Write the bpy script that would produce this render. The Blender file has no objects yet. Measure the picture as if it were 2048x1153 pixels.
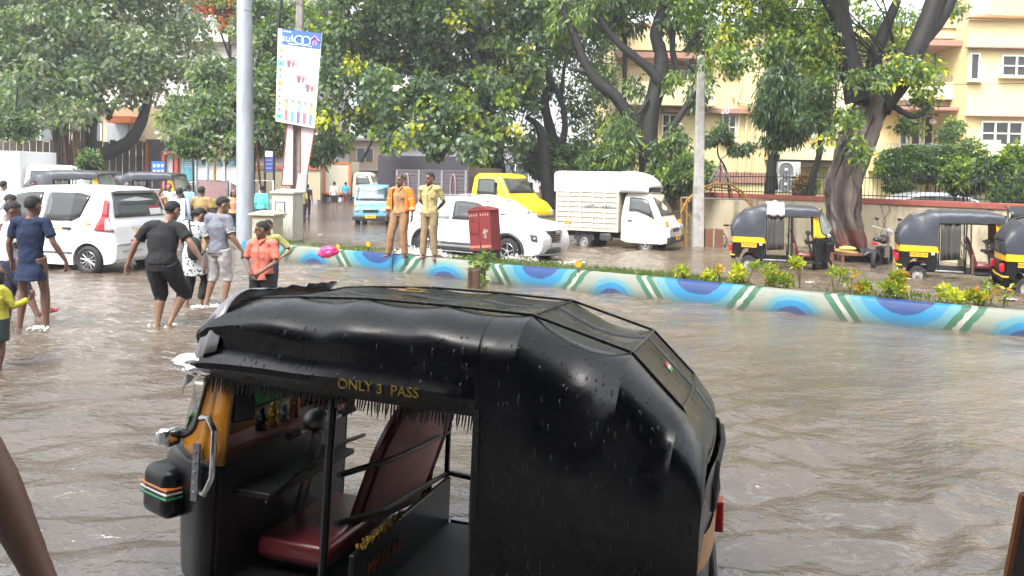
import bpy, bmesh, math, random
import numpy as np
from mathutils import Vector, Matrix, Euler, noise
R = math.radians
rnd = random.Random(7)
sc = bpy.context.scene
# ------------------------------------------------------------------ camera
CH, FPX = 2.05, 1500.0
PIT, ROL, PY0 = math.atan(0.03), 0.018, 400.0
cF = Vector((0, math.cos(PIT), -math.sin(PIT)))
_U0 = Vector((0, math.sin(PIT), math.cos(PIT))); _R0 = Vector((1, 0, 0))
cR = _R0*math.cos(ROL) + _U0*math.sin(ROL)
cU = _U0*math.cos(ROL) - _R0*math.sin(ROL)
CAM = Vector((0, 0, CH))
cd = bpy.data.cameras.new('camera'); cam = bpy.data.objects.new('camera', cd)
sc.collection.objects.link(cam)
cam.matrix_world = Matrix(((cR.x, cU.x, -cF.x, CAM.x), (cR.y, cU.y, -cF.y, CAM.y), (cR.z, cU.z, -cF.z, CAM.z), (0, 0, 0, 1)))
cd.sensor_width = 36; cd.lens = FPX/2048*36; cd.shift_y = -(576.5-PY0)/2048
cd.clip_start = 0.05; cd.clip_end = 2000
sc.camera = cam
# ------------------------------------------------------------------ sky, sun, exposure
SUN_EL, SUN_AZ = R(54), R(208)
w = bpy.data.worlds.new('World'); sc.world = w; w.use_nodes = True
nt = w.node_tree; nt.nodes.clear()
sky = nt.nodes.new('ShaderNodeTexSky'); sky.sky_type = 'NISHITA'; sky.sun_disc = False
sky.sun_elevation = SUN_EL; sky.sun_rotation = SUN_AZ; sky.air_density = 1.0; sky.dust_density = 4.0; sky.ozone_density = 1.0
hs = nt.nodes.new('ShaderNodeHueSaturation'); hs.inputs['Saturation'].default_value = 0.22; hs.inputs['Value'].default_value = 1.15
bg = nt.nodes.new('ShaderNodeBackground'); bg.inputs['Strength'].default_value = 0.15
wo = nt.nodes.new('ShaderNodeOutputWorld')
nt.links.new(sky.outputs[0], hs.inputs['Color']); nt.links.new(hs.outputs[0], bg.inputs[0]); nt.links.new(bg.outputs[0], wo.inputs[0])
sl = bpy.data.lights.new('sun', 'SUN'); sl.energy = 1.4; sl.angle = R(20); sl.color = (1, .97, .92)
so = bpy.data.objects.new('sun', sl); sc.collection.objects.link(so)
so.rotation_euler = Euler((R(90)-SUN_EL, 0, -SUN_AZ+math.pi), 'XYZ')
sc.view_settings.view_transform = 'Standard'; sc.view_settings.look = 'None'
sc.view_settings.exposure = 1.7; sc.view_settings.gamma = 1.0
sc.render.engine = 'CYCLES'
sc.cycles.use_denoising = True; sc.cycles.max_bounces = 6; sc.cycles.diffuse_bounces = 3
sc.cycles.glossy_bounces = 3; sc.cycles.transmission_bounces = 5; sc.cycles.transparent_max_bounces = 8
sc.cycles.caustics_reflective = False; sc.cycles.caustics_refractive = False
sc.cycles.use_adaptive_sampling = True; sc.cycles.adaptive_threshold = 0.02

# ------------------------------------------------------------------ picture <-> place helpers
def ray(px, py):
    return (cF + cR*((px-1024)/FPX) + cU*((PY0-py)/FPX))
def G(px, py, z=0.0):                       # point of height z seen at a pixel
    d = ray(px, py); t = (z-CH)/d.z
    return CAM + d*t
def AT(px, py, Y):                          # point at depth Y seen at a pixel
    d = ray(px, py); return CAM + d*(Y/d.y)
def W2P(p):
    v = Vector(p)-CAM; return (1024+FPX*v.dot(cR)/v.dot(cF), PY0-FPX*v.dot(cU)/v.dot(cF))
WATER = 0.0; ROAD = -0.18

# ------------------------------------------------------------------ mesh builder
class MB:
    def __init__(s): s.v = []; s.f = []; s.m = []; s.mi = 0; s.T = Matrix()
    def add(s, vs, fs):
        o = len(s.v); T = s.T
        s.v += [tuple(T @ Vector(p)) for p in vs]
        s.f += [tuple(i+o for i in f) for f in fs]; s.m += [s.mi]*len(fs)
        return s
    def box(s, c, d, rot=None):
        x, y, z = d[0]/2, d[1]/2, d[2]/2; M = Euler(rot).to_matrix() if rot else Matrix.Identity(3)
        vs = [Vector(c)+M @ Vector((a*x, b*y, e*z)) for a in (-1, 1) for b in (-1, 1) for e in (-1, 1)]
        return s.add(vs, [(0, 1, 3, 2), (4, 6, 7, 5), (0, 4, 5, 1), (2, 3, 7, 6), (0, 2, 6, 4), (1, 5, 7, 3)])
    def hexa(s, p):   # 8 points: bottom 4 ccw, top 4 ccw
        return s.add(p, [(3, 2, 1, 0), (4, 5, 6, 7), (0, 1, 5, 4), (1, 2, 6, 5), (2, 3, 7, 6), (3, 0, 4, 7)])
    def tube(s, pts, r, n=8, ref=None, ry=None, caps=True, closed=False):
        P = [Vector(p) for p in pts]; N = len(P)
        rr = r if hasattr(r, '__len__') else [r]*N
        r2 = rr if ry is None else (ry if hasattr(ry, '__len__') else [ry]*N)
        vs = []; fs = []; a = Vector(ref) if ref is not None else None
        for i in range(N):
            if closed: t = P[(i+1) % N]-P[i-1]
            else: t = P[min(i+1, N-1)]-P[max(i-1, 0)]
            if t.length < 1e-9: t = Vector((0, 0, 1))
            t.normalize()
            if a is None: a = t.orthogonal()
            q = a - t*a.dot(t)
            if q.length < 1e-6: q = t.orthogonal()
            q.normalize()
            if ref is None: a = q
            b = t.cross(q)
            for k in range(n):
                th = 2*math.pi*k/n
                vs.append(P[i]+q*(rr[i]*math.cos(th))+b*(r2[i]*math.sin(th)))
        L = N if closed else N-1
        for i in range(L):
            j = (i+1) % N
            for k in range(n):
                k2 = (k+1) % n; fs.append((i*n+k, i*n+k2, j*n+k2, j*n+k))
        if caps and not closed:
            fs.append(tuple(range(n-1, -1, -1))); fs.append(tuple((N-1)*n+k for k in range(n)))
        return s.add(vs, fs)
    def ell(s, c, r, n=12, m=8, rot=None, t0=0.0, t1=math.pi):
        M = Euler(rot).to_matrix() if rot else Matrix.Identity(3); c = Vector(c); vs = []; fs = []
        for i in range(m+1):
            a = t0+(t1-t0)*i/m
            for k in range(n):
                b = 2*math.pi*k/n
                vs.append(c+M @ Vector((r[0]*math.sin(a)*math.cos(b), r[1]*math.sin(a)*math.sin(b), r[2]*math.cos(a))))
        for i in range(m):
            for k in range(n):
                k2 = (k+1) % n; fs.append((i*n+k, (i+1)*n+k, (i+1)*n+k2, i*n+k2))
        return s.add(vs, fs)
    def lathe(s, prof, c=(0, 0, 0), axis=(0, 0, 1), n=20):
        ax = Vector(axis).normalized(); q = ax.orthogonal().normalized(); b = ax.cross(q); c = Vector(c); vs = []; fs = []
        for (r, h) in prof:
            for k in range(n):
                th = 2*math.pi*k/n; vs.append(c+ax*h+q*(r*math.cos(th))+b*(r*math.sin(th)))
        for i in range(len(prof)-1):
            for k in range(n):
                k2 = (k+1) % n; fs.append((i*n+k, i*n+k2, (i+1)*n+k2, (i+1)*n+k))
        return s.add(vs, fs)
    def prism(s, poly, d, o=(0, 0, 0), ux=(1, 0, 0), uy=(0, 0, 1)):   # polygon in the ux/uy plane, thickness d along ux x uy
        ux = Vector(ux); uy = Vector(uy); nn = ux.cross(uy).normalized(); o = Vector(o); n = len(poly)
        a = [o+ux*p[0]+uy*p[1] for p in poly]; vs = a+[p+nn*d for p in a]
        fs = [tuple(range(n-1, -1, -1)), tuple(range(n, 2*n))]+[(i, (i+1) % n, n+(i+1) % n, n+i) for i in range(n)]
        return s.add(vs, fs)
    def grid(s, fn, nu, nv, closeu=False):
        vs = [fn(i/nu, j/nv) for j in range(nv+1) for i in range(nu+(0 if closeu else 1))]; W_ = nu if closeu else nu+1
        fs = [(j*W_+i, j*W_+(i+1) % W_, (j+1)*W_+(i+1) % W_, (j+1)*W_+i) for j in range(nv) for i in range(nu)]
        return s.add(vs, fs)
    def build(s, name, mats, parent=None, bevel=0, smooth=35, thick=0, sub=0, bseg=2):
        me = bpy.data.meshes.new(name); me.from_pydata(s.v, [], s.f)
        if not isinstance(mats, (list, tuple)): mats = [mats]
        for m in mats: me.materials.append(m)
        if len(mats) > 1: me.polygons.foreach_set('material_index', s.m)
        if smooth:
            me.polygons.foreach_set('use_smooth', [True]*len(me.polygons))
            me.set_sharp_from_angle(angle=R(smooth))
        me.update()
        o = bpy.data.objects.new(name, me); sc.collection.objects.link(o)
        if parent: o.parent = parent
        if thick:
            md = o.modifiers.new('thickness', 'SOLIDIFY'); md.thickness = thick; md.offset = 0
        if bevel:
            md = o.modifiers.new('bevel', 'BEVEL'); md.width = bevel; md.segments = bseg; md.limit_method = 'ANGLE'; md.angle_limit = R(40)
            md.harden_normals = False
        if sub:
            md = o.modifiers.new('sub', 'SUBSURF'); md.levels = sub; md.render_levels = sub
        return o
def tag(o, label=None, cat=None, group=None, kind=None):
    if label: o['label'] = label
    if cat: o['category'] = cat
    if group: o['group'] = group
    if kind: o['kind'] = kind
    return o
def thing(name, label, cat, loc=(0, 0, 0), rz=0, group=None, rot=None, scale=1):
    o = bpy.data.objects.new(name, None); sc.collection.objects.link(o)
    o.empty_display_size = .2; o.location = loc; o.rotation_euler = rot if rot else (0, 0, rz)
    o.scale = (scale,)*3 if not hasattr(scale, '__len__') else scale
    return tag(o, label, cat, group)
def copy_tree(o, parent=None):
    c = o.copy(); sc.collection.objects.link(c); c.parent = parent
    for ch in list(o.children): copy_tree(ch, c)
    return c
def text(s, size, m, parent, M, name='lettering', ext=.002, align='CENTER', sx=1.0, shear=0, off=0):
    cu = bpy.data.curves.new(name, 'FONT'); cu.body = s; cu.size = size; cu.align_x = align; cu.align_y = 'CENTER'
    cu.extrude = ext; cu.shear = shear; cu.offset = off; cu.resolution_u = 3
    t = bpy.data.objects.new('tmp', cu); sc.collection.objects.link(t)
    me = bpy.data.meshes.new_from_object(t.evaluated_get(bpy.context.evaluated_depsgraph_get()))
    bpy.data.objects.remove(t)
    me.materials.clear(); me.materials.append(m); me.name = name
    o = bpy.data.objects.new(name, me); sc.collection.objects.link(o); o.parent = parent
    o.matrix_local = M @ Matrix.Diagonal((sx, 1, 1, 1))
    return o
def frame(o, x, y):     # matrix with origin o, text running along x, up along y
    x = Vector(x).normalized(); y = Vector(y); y = (y-x*y.dot(x)).normalized(); z = x.cross(y); o = Vector(o)
    return Matrix(((x.x, y.x, z.x, o.x), (x.y, y.y, z.y, o.y), (x.z, y.z, z.z, o.z), (0, 0, 0, 1)))

# ------------------------------------------------------------------ materials
_mc = {}
def mat(name, col, rough=.6, metal=0, var=.15, vscale=6, bump=0, bscale=40, spec=.5, coat=0, trans=0, dirt_or_shade=None, dscale=2.5, dlim=.55, alpha=1, stretch=None, emit=None):
    if name in _mc: return _mc[name]
    m = bpy.data.materials.new(name); m.use_nodes = True; n = m.node_tree.nodes; L = m.node_tree.links
    b = n['Principled BSDF']; b.inputs['Roughness'].default_value = rough; b.inputs['Metallic'].default_value = metal
    b.inputs['Specular IOR Level'].default_value = spec; b.inputs['Coat Weight'].default_value = coat; b.inputs['Coat Roughness'].default_value = .06
    b.inputs['Transmission Weight'].default_value = trans; b.inputs['Alpha'].default_value = alpha
    tc = n.new('ShaderNodeTexCoord'); src = tc.outputs['Object']
    if stretch:
        mp = n.new('ShaderNodeMapping'); mp.inputs['Scale'].default_value = stretch; L.new(src, mp.inputs[0]); src = mp.outputs[0]
    c = (*col, 1)
    if var:
        nz = n.new('ShaderNodeTexNoise'); nz.inputs['Scale'].default_value = vscale; nz.inputs['Detail'].default_value = 6; nz.inputs['Roughness'].default_value = .65
        L.new(src, nz.inputs['Vector'])
        rp = n.new('ShaderNodeValToRGB'); e = rp.color_ramp.elements
        e[0].position = .3; e[1].position = .7
        e[0].color = (*[x*(1-var) for x in col], 1); e[1].color = (*[min(1, x*(1+var)) for x in col], 1)
        L.new(nz.outputs['Fac'], rp.inputs[0]); out = rp.outputs[0]
        if dirt_or_shade:
            n2 = n.new('ShaderNodeTexNoise'); n2.inputs['Scale'].default_value = dscale; n2.inputs['Detail'].default_value = 8; n2.inputs['Roughness'].default_value = .7
            L.new(src, n2.inputs['Vector'])
            r2 = n.new('ShaderNodeValToRGB'); r2.color_ramp.elements[0].position = dlim; r2.color_ramp.elements[1].position = dlim+.18
            mx = n.new('ShaderNodeMix'); mx.data_type = 'RGBA'; L.new(n2.outputs['Fac'], r2.inputs[0]); L.new(r2.outputs[0], mx.inputs['Factor'])
            L.new(out, mx.inputs[6]); mx.inputs[7].default_value = (*dirt_or_shade, 1); out = mx.outputs[2]
        L.new(out, b.inputs['Base Color'])
    else: b.inputs['Base Color'].default_value = c
    if emit: b.inputs['Emission Color'].default_value = (*emit[0], 1); b.inputs['Emission Strength'].default_value = emit[1]
    if bump:
        nb = n.new('ShaderNodeTexNoise'); nb.inputs['Scale'].default_value = bscale; nb.inputs['Detail'].default_value = 5; L.new(src, nb.inputs['Vector'])
        bu = n.new('ShaderNodeBump'); bu.inputs['Strength'].default_value = min(1, bump*1.0); bu.inputs['Distance'].default_value = .02
        L.new(nb.outputs['Fac'], bu.inputs['Height']); L.new(bu.outputs[0], b.inputs['Normal'])
    _mc[name] = m; return m
def leafmat(name, col, var=.35):
    if name in _mc: return _mc[name]
    m = bpy.data.materials.new(name); m.use_nodes = True; n = m.node_tree.nodes; L = m.node_tree.links
    b = n['Principled BSDF']; b.inputs['Roughness'].default_value = .38; b.inputs['Specular IOR Level'].default_value = .5
    geo = n.new('ShaderNodeNewGeometry'); rp = n.new('ShaderNodeValToRGB'); e = rp.color_ramp.elements
    e[0].color = (*[x*(1-var) for x in col], 1); e[1].color = (col[0]*(1+var*1.6), col[1]*(1+var), col[2]*(1+var*.6), 1)
    L.new(geo.outputs['Random Per Island'], rp.inputs[0]); L.new(rp.outputs[0], b.inputs['Base Color'])
    tr = n.new('ShaderNodeBsdfTranslucent'); tc = n.new('ShaderNodeMix'); tc.data_type = 'RGBA'; tc.blend_type = 'MULTIPLY'; tc.inputs['Factor'].default_value = 1
    L.new(rp.outputs[0], tc.inputs[6]); tc.inputs[7].default_value = (1.9, 2.2, .8, 1); L.new(tc.outputs[2], tr.inputs['Color'])
    mx = n.new('ShaderNodeMixShader'); mx.inputs[0].default_value = .35; L.new(b.outputs[0], mx.inputs[1]); L.new(tr.outputs[0], mx.inputs[2])
    L.new(mx.outputs[0], n['Material Output'].inputs['Surface']); _mc[name] = m; return m
def glassmat(name, tint=(.75, .85, .85), dark=.5, rough=.03, haze=(.5, .55, .55), hz=.15):
    if name in _mc: return _mc[name]
    m = bpy.data.materials.new(name); m.use_nodes = True; n = m.node_tree.nodes; L = m.node_tree.links; n.clear()
    o = n.new('ShaderNodeOutputMaterial'); t = n.new('ShaderNodeBsdfTransparent'); t.inputs[0].default_value = (*[x*(1-dark) for x in tint], 1)
    d = n.new('ShaderNodeBsdfDiffuse'); d.inputs[0].default_value = (*haze, 1)
    g = n.new('ShaderNodeBsdfGlossy'); g.inputs['Roughness'].default_value = rough
    nz = n.new('ShaderNodeTexNoise'); nz.inputs['Scale'].default_value = 9; bu = n.new('ShaderNodeBump'); bu.inputs['Strength'].default_value = .08
    L.new(nz.outputs[0], bu.inputs['Height']); L.new(bu.outputs[0], g.inputs['Normal'])
    fr = n.new('ShaderNodeFresnel'); fr.inputs['IOR'].default_value = 1.6
    m1 = n.new('ShaderNodeMixShader'); m1.inputs[0].default_value = hz; L.new(t.outputs[0], m1.inputs[1]); L.new(d.outputs[0], m1.inputs[2])
    m2 = n.new('ShaderNodeMixShader'); L.new(fr.outputs[0], m2.inputs[0]); L.new(m1.outputs[0], m2.inputs[1]); L.new(g.outputs[0], m2.inputs[2])
    L.new(m2.outputs[0], o.inputs[0]); _mc[name] = m; return m
BLACK = mat('black_paint', (.012, .013, .016), .25, var=.3, coat=.3)
RUBBER = mat('rubber', (.018, .018, .02), .75, var=.3)
CHROME = mat('chrome', (.7, .7, .72), .18, 1, var=.1)
STEEL = mat('dull_steel', (.35, .36, .38), .45, .8, var=.2, dirt_or_shade=(.12, .08, .05))
YELLOW = mat('taxi_yellow', (.78, .43, .02), .35, var=.12, coat=.3, dirt_or_shade=(.35, .2, .05), dlim=.66)
PLATE_Y = mat('yellow_plate', (.85, .45, .02), .5, var=.1)
INK = mat('plate_ink', (.03, .025, .02), .6, var=0)
WHITE_CAR = mat('white_car_paint', (.72, .73, .75), .25, var=.04, vscale=2, coat=.6)
GLASS = glassmat('vehicle_glass', dark=.45, hz=.1)
DARK = mat('dark_interior', (.015, .015, .017), .8, var=.3)
RED_L = mat('red_lens', (.5, .012, .02), .15, var=.15, vscale=30, coat=.5)
CLEAR_L = mat('clear_lens', (.6, .62, .65), .12, .3, var=.2, vscale=40, coat=.6)
ORANGE_L = mat('amber_lens', (.8, .25, .02), .2, var=.1, coat=.5)
CONC = mat('concrete', (.36, .35, .33), .85, var=.22, vscale=7, bump=.4, bscale=30, dirt_or_shade=(.17, .16, .14))
WOOD = mat('brown_board', (.16, .07, .035), .7, var=.3, stretch=(1, 1, 8))
# ================================================================== ground, flood water
def struct(o, name=None): o['kind'] = 'structure'; return o
g = MB(); g.add([(-300, -60, ROAD-.02), (300, -60, ROAD-.02), (300, 500, ROAD-.02), (-300, 500, ROAD-.02)], [(0, 1, 2, 3)])
struct(g.build('ground', mat('asphalt', (.06, .055, .05), .8, var=.3), smooth=0))
def water_mat():
    m = bpy.data.materials.new('flood_water'); m.use_nodes = True; n = m.node_tree.nodes; L = m.node_tree.links
    b = n['Principled BSDF']; b.inputs['Roughness'].default_value = .07; b.inputs['IOR'].default_value = 2.0; b.inputs['Specular IOR Level'].default_value = .6
    tc = n.new('ShaderNodeTexCoord')
    def nz(scale, sx, sy, rot, det=4, rough=.55, dist=0.0):
        mp = n.new('ShaderNodeMapping'); mp.inputs['Scale'].default_value = (sx, sy, 1); mp.inputs['Rotation'].default_value = (0, 0, rot)
        t = n.new('ShaderNodeTexNoise'); t.inputs['Scale'].default_value = scale; t.inputs['Detail'].default_value = det; t.inputs['Roughness'].default_value = rough; t.inputs['Distortion'].default_value = dist
        L.new(tc.outputs['Object'], mp.inputs[0]); L.new(mp.outputs[0], t.inputs['Vector']); return t.outputs['Fac']
    c = n.new('ShaderNodeValToRGB'); c.color_ramp.elements[0].position = .3; c.color_ramp.elements[1].position = .72
    c.color_ramp.elements[0].color = (.092, .070, .048, 1); c.color_ramp.elements[1].color = (.152, .118, .084, 1)
    L.new(nz(.45, 1, 2.2, .3, 5, .6, .6), c.inputs[0])
    # churned foam: patchy
    fo = n.new('ShaderNodeValToRGB'); fo.color_ramp.elements[0].position = .53; fo.color_ramp.elements[1].position = .72
    L.new(nz(5, 1, 3.2, .35, 8, .7, .8), fo.inputs[0])
    pm = n.new('ShaderNodeValToRGB'); pm.color_ramp.elements[0].position = .52; pm.color_ramp.elements[1].position = .68
    sp_ = n.new('ShaderNodeSeparateXYZ'); L.new(tc.outputs['Object'], sp_.inputs[0])
    def mp_(v, a, b_, c_, d_):
        q = n.new('ShaderNodeMapRange'); q.interpolation_type = 'SMOOTHSTEP'
        for i_, k_ in enumerate((a, b_, c_, d_)): q.inputs[i_+1].default_value = k_
        L.new(v, q.inputs[0]); return q.outputs[0]
    def m2(op, a, b_):
        q = n.new('ShaderNodeMath'); q.operation = op
        for i_, k_ in enumerate((a, b_)):
            if isinstance(k_, float): q.inputs[i_].default_value = k_
            else: L.new(k_, q.inputs[i_])
        return q.outputs[0]
    rg = m2('MULTIPLY', m2('MULTIPLY', mp_(sp_.outputs[0], .5, -3.0, 0, 1), mp_(sp_.outputs[1], 7.0, 9.5, 0, 1)), mp_(sp_.outputs[1], 19.0, 14.0, 0, 1))
    L.new(m2('ADD', nz(.22, 1, 1.4, .2, 3), m2('MULTIPLY', rg, .3)), pm.inputs[0])
    mu = n.new('ShaderNodeMath'); mu.operation = 'MULTIPLY'; L.new(fo.outputs[0], mu.inputs[0]); L.new(pm.outputs[0], mu.inputs[1])
    mu2 = n.new('ShaderNodeMath'); mu2.operation = 'MULTIPLY'; L.new(mu.outputs[0], mu2.inputs[0]); mu2.inputs[1].default_value = .75
    mx = n.new('ShaderNodeMix'); mx.data_type = 'RGBA'; L.new(mu2.outputs[0], mx.inputs['Factor']); L.new(c.outputs[0], mx.inputs[6]); mx.inputs[7].default_value = (.50, .48, .45, 1)
    L.new(mx.outputs[2], b.inputs['Base Color'])
    # ripples: flow bands + chop
    def bump(h, st, d, prev=None):
        bu = n.new('ShaderNodeBump'); bu.inputs['Strength'].default_value = st; bu.inputs['Distance'].default_value = d; L.new(h, bu.inputs['Height'])
        if prev: L.new(prev, bu.inputs['Normal'])
        return bu.outputs[0]
    p = bump(nz(6.5, 1, 1.9, .22, 3, .55, .4), 1, .020)
    p = bump(nz(15, 1, 1.7, -.25, 3, .55, .3), 1, .009, p)
    L.new(p, b.inputs['Normal']); return m
WM = water_mat()
def wave(x, y):
    g = np.random.default_rng(12); s = 0; wx = x+.35*np.sin(.9*y+.5*x)+.2*np.sin(2.1*y+1); wy = y+.3*np.sin(.8*x+1)+.12*np.sin(2.3*x-1.1*y)
    amp = .75+.5*np.sin(.5*x+.3*y)*np.sin(.37*y-.6*x+1)
    for i in range(34):
        lam = .22*(1.11**i) if i < 20 else .3+.9*g.random(); th = math.pi/2+.25+g.normal()*.55; k = 2*math.pi/lam
        a = .026*lam*(.6+.8*g.random())/2.6*(1 if lam < .55 else .5)
        s = s+a*np.sin(k*(np.cos(th)*wx+np.sin(th)*wy)+g.random()*6.28)
    return s*amp*(1+.9*np.clip((7.5-y)/4, 0, 1))
nx, ny = 460, 640
xs = np.linspace(-14, 14, nx); ys = 1.2+(np.linspace(0, 1, ny)**1.5)*26
X_, Y_ = np.meshgrid(xs, ys); Z_ = wave(X_, Y_)
edge = np.minimum(1, np.minimum(np.minimum(14-abs(X_), (27.2-Y_)), (Y_-1.2))/1.5).clip(0, 1); Z_ *= edge
vs = np.stack([X_.ravel(), Y_.ravel(), Z_.ravel()], 1)
idx = (np.arange(ny-1)[:, None]*nx+np.arange(nx-1)[None]).ravel()
fs = np.stack([idx, idx+1, idx+nx+1, idx+nx], 1)
me = bpy.data.meshes.new('flood_water')
big = [(-14, 1.2, 0), (14, 1.2, 0), (14, 27.2, 0), (-14, 27.2, 0), (-260, -50, 0), (260, -50, 0), (260, 420, 0), (-260, 420, 0)]
n0 = len(vs); vs = np.vstack([vs, np.array(big)])
fl = fs.tolist()+[(n0+4, n0+5, n0+1, n0), (n0+5, n0+6, n0+2, n0+1), (n0+6, n0+7, n0+3, n0+2), (n0+7, n0+4, n0, n0+3)]
me.from_pydata(vs.tolist(), [], fl); me.materials.append(WM); me.polygons.foreach_set('use_smooth', [True]*len(me.polygons))
ow = bpy.data.objects.new('flood_water', me); sc.collection.objects.link(ow); struct(ow)

# ------------------------------------------------------------------ pavement, plus an unseen building and slab shaped to shade the near rickshaw
pl = MB(); pl.box((0, -1.2, .1), (24, 6.2, .6)); struct(pl.build('pavement', CONC, smooth=0, bevel=.02))
bb = thing('shade_building', 'unseen grey building behind the photographer, height and canopy slab set to shade the near rickshaw', 'building', (0, -4.2, 0))
m_ = MB(); m_.box((0, -3, 8), (34, 6, 16)); m_.build('wall', mat('shade_wall', (.07, .07, .07), .85, var=.2, dirt_or_shade=(.04, .04, .04)), bb, smooth=0)
m_ = MB(); m_.box((0, 2.1, 3.5), (34, 4.2, .22)); m_.build('shade_slab', mat('dark_slab', (.05, .05, .05), .9, var=.2), bb, smooth=0)

# ------------------------------------------------------------------ painted median kerb
A = Vector((9.6, 10.1-.606*(9.6-6.9), 0)); Bp = Vector((-5.55, 17.75, 0))
md = (Bp-A).normalized(); mn = Vector((md.y, -md.x, 0)); mn = mn if mn.y > 0 else -mn     # mn points away from the camera
def MP(px, py, z=0): return G(px, py, z)
def mline(px):     # distance along the kerb face from A seen at column px
    d = ray(px, 560); d.z = 0
    # A + md*t = CAM + d*s
    den = md.x*d.y-md.y*d.x; t = ((0-A.x)*d.y-(0-A.y)*d.x)/den
    return t
KH = .36
def kerb_mat(u0=0.0, us=1.0):
    m = bpy.data.materials.new('painted_kerb'); m.use_nodes = True; n = m.node_tree.nodes; L = m.node_tree.links; b = n['Principled BSDF']; b.inputs['Roughness'].default_value = .55
    uv = n.new('ShaderNodeTexCoord'); sp = n.new('ShaderNodeSeparateXYZ'); L.new(uv.outputs['Object'], sp.inputs[0])
    def mth(op, a, b_=None, c=None, cl=False):
        q = n.new('ShaderNodeMath'); q.operation = op; q.use_clamp = cl
        for i, v in enumerate((a, b_, c)):
            if v is None: continue
            if isinstance(v, (int, float)): q.inputs[i].default_value = v
            else: L.new(v, q.inputs[i])
        return q.outputs[0]
    nz = n.new('ShaderNodeTexNoise'); nz.inputs['Scale'].default_value = 9; nz.inputs['Detail'].default_value = 5; L.new(uv.outputs['Object'], nz.inputs['Vector'])
    jit = mth('MULTIPLY', mth('SUBTRACT', nz.outputs['Fac'], .5), .06)
    u = mth('MULTIPLY', mth('SUBTRACT', mth('ADD', sp.outputs['X'], jit), u0), 1/us); z = mth('ADD', sp.outputs['Z'], jit)
    P = 3.05      # period: stripe / arch (bottom) / stripe mirrored / bowl (top)
    um = mth('WRAP', u, P, 0.0)
    def ring(cu, cz):
        du = mth('MULTIPLY', mth('ABSOLUTE', mth('SUBTRACT', mth('WRAP', mth('ADD', u, P/2-cu), P, 0.0), P/2)), 1.0)
        dz = mth('MULTIPLY', mth('SUBTRACT', z, cz), 1.1)
        return mth('SQRT', mth('ADD', mth('MULTIPLY', du, du), mth('MULTIPLY', dz, dz)))
    r1 = mth('MULTIPLY', ring(0.0, -.12), 1/.6); r2 = ring(1.5, .55)
    r = mth('MINIMUM', r1, r2)
    rp = n.new('ShaderNodeValToRGB'); rp.color_ramp.interpolation = 'CONSTANT'; e = rp.color_ramp.elements
    cols = [(0, (.003, .035, .15)), (.43, (.003, .16, .32)), (.62, (.07, .22, .26)), (.76, (.16, .22, .20)), (.84, (.20, .22, .18))]
    e[0].position = 0; e[0].color = (*cols[0][1], 1); e[1].position = cols[1][0]; e[1].color = (*cols[1][1], 1)
    for p_, c_ in cols[2:]:
        q = e.new(p_); q.color = (*c_, 1)
    L.new(r, rp.inputs[0]); out = rp.outputs[0]
    # slanted green bars with a white gap, leaning opposite ways
    def bars(cu, sl, out):
        d = mth('SUBTRACT', mth('WRAP', mth('ADD', mth('ADD', u, P/2-cu), mth('MULTIPLY', mth('SUBTRACT', z, .17), sl)), P, 0.0), P/2)
        ad = mth('ABSOLUTE', d)
        wm = mth('LESS_THAN', ad, .045); gm = mth('MULTIPLY', mth('GREATER_THAN', ad, .04), mth('LESS_THAN', ad, .15))
        for k, col in ((wm, (.36, .35, .30)), (gm, (.015, .10, .05))):
            x = n.new('ShaderNodeMix'); x.data_type = 'RGBA'; L.new(k, x.inputs['Factor']); L.new(out, x.inputs[6]); x.inputs[7].default_value = (*col, 1); out = x.outputs[2]
        return out
    out = bars(.75, .7, out); out = bars(2.33, -.7, out)
    # wear
    n2 = n.new('ShaderNodeTexNoise'); n2.inputs['Scale'].default_value = 3.2; n2.inputs['Detail'].default_value = 9; n2.inputs['Roughness'].default_value = .75; L.new(uv.outputs['Object'], n2.inputs['Vector'])
    r2_ = n.new('ShaderNodeValToRGB'); r2_.color_ramp.elements[0].position = .50; r2_.color_ramp.elements[1].position = .68; L.new(n2.outputs['Fac'], r2_.inputs[0])
    # mud splashed up from the water line
    mud = mth('MULTIPLY', mth('SUBTRACT', .17, sp.outputs['Z']), 6.0, cl=True)
    fac = mth('MAXIMUM', mth('MULTIPLY', r2_.outputs[0], .26), mth('MULTIPLY', mth('MULTIPLY', mud, n2.outputs['Fac']), 1.1, cl=True))
    x = n.new('ShaderNodeMix'); x.data_type = 'RGBA'; L.new(fac, x.inputs['Factor']); L.new(out, x.inputs[6]); x.inputs[7].default_value = (.085, .08, .07, 1)
    L.new(x.outputs[2], b.inputs['Base Color'])
    bu = n.new('ShaderNodeBump'); bu.inputs['Strength'].default_value = .3; bu.inputs['Distance'].default_value = .02; L.new(n2.outputs['Fac'], bu.inputs['Height']); L.new(bu.outputs[0], b.inputs['Normal'])
    return m
KM = kerb_mat(); KM2 = kerb_mat(12.82, 1.22)
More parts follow.
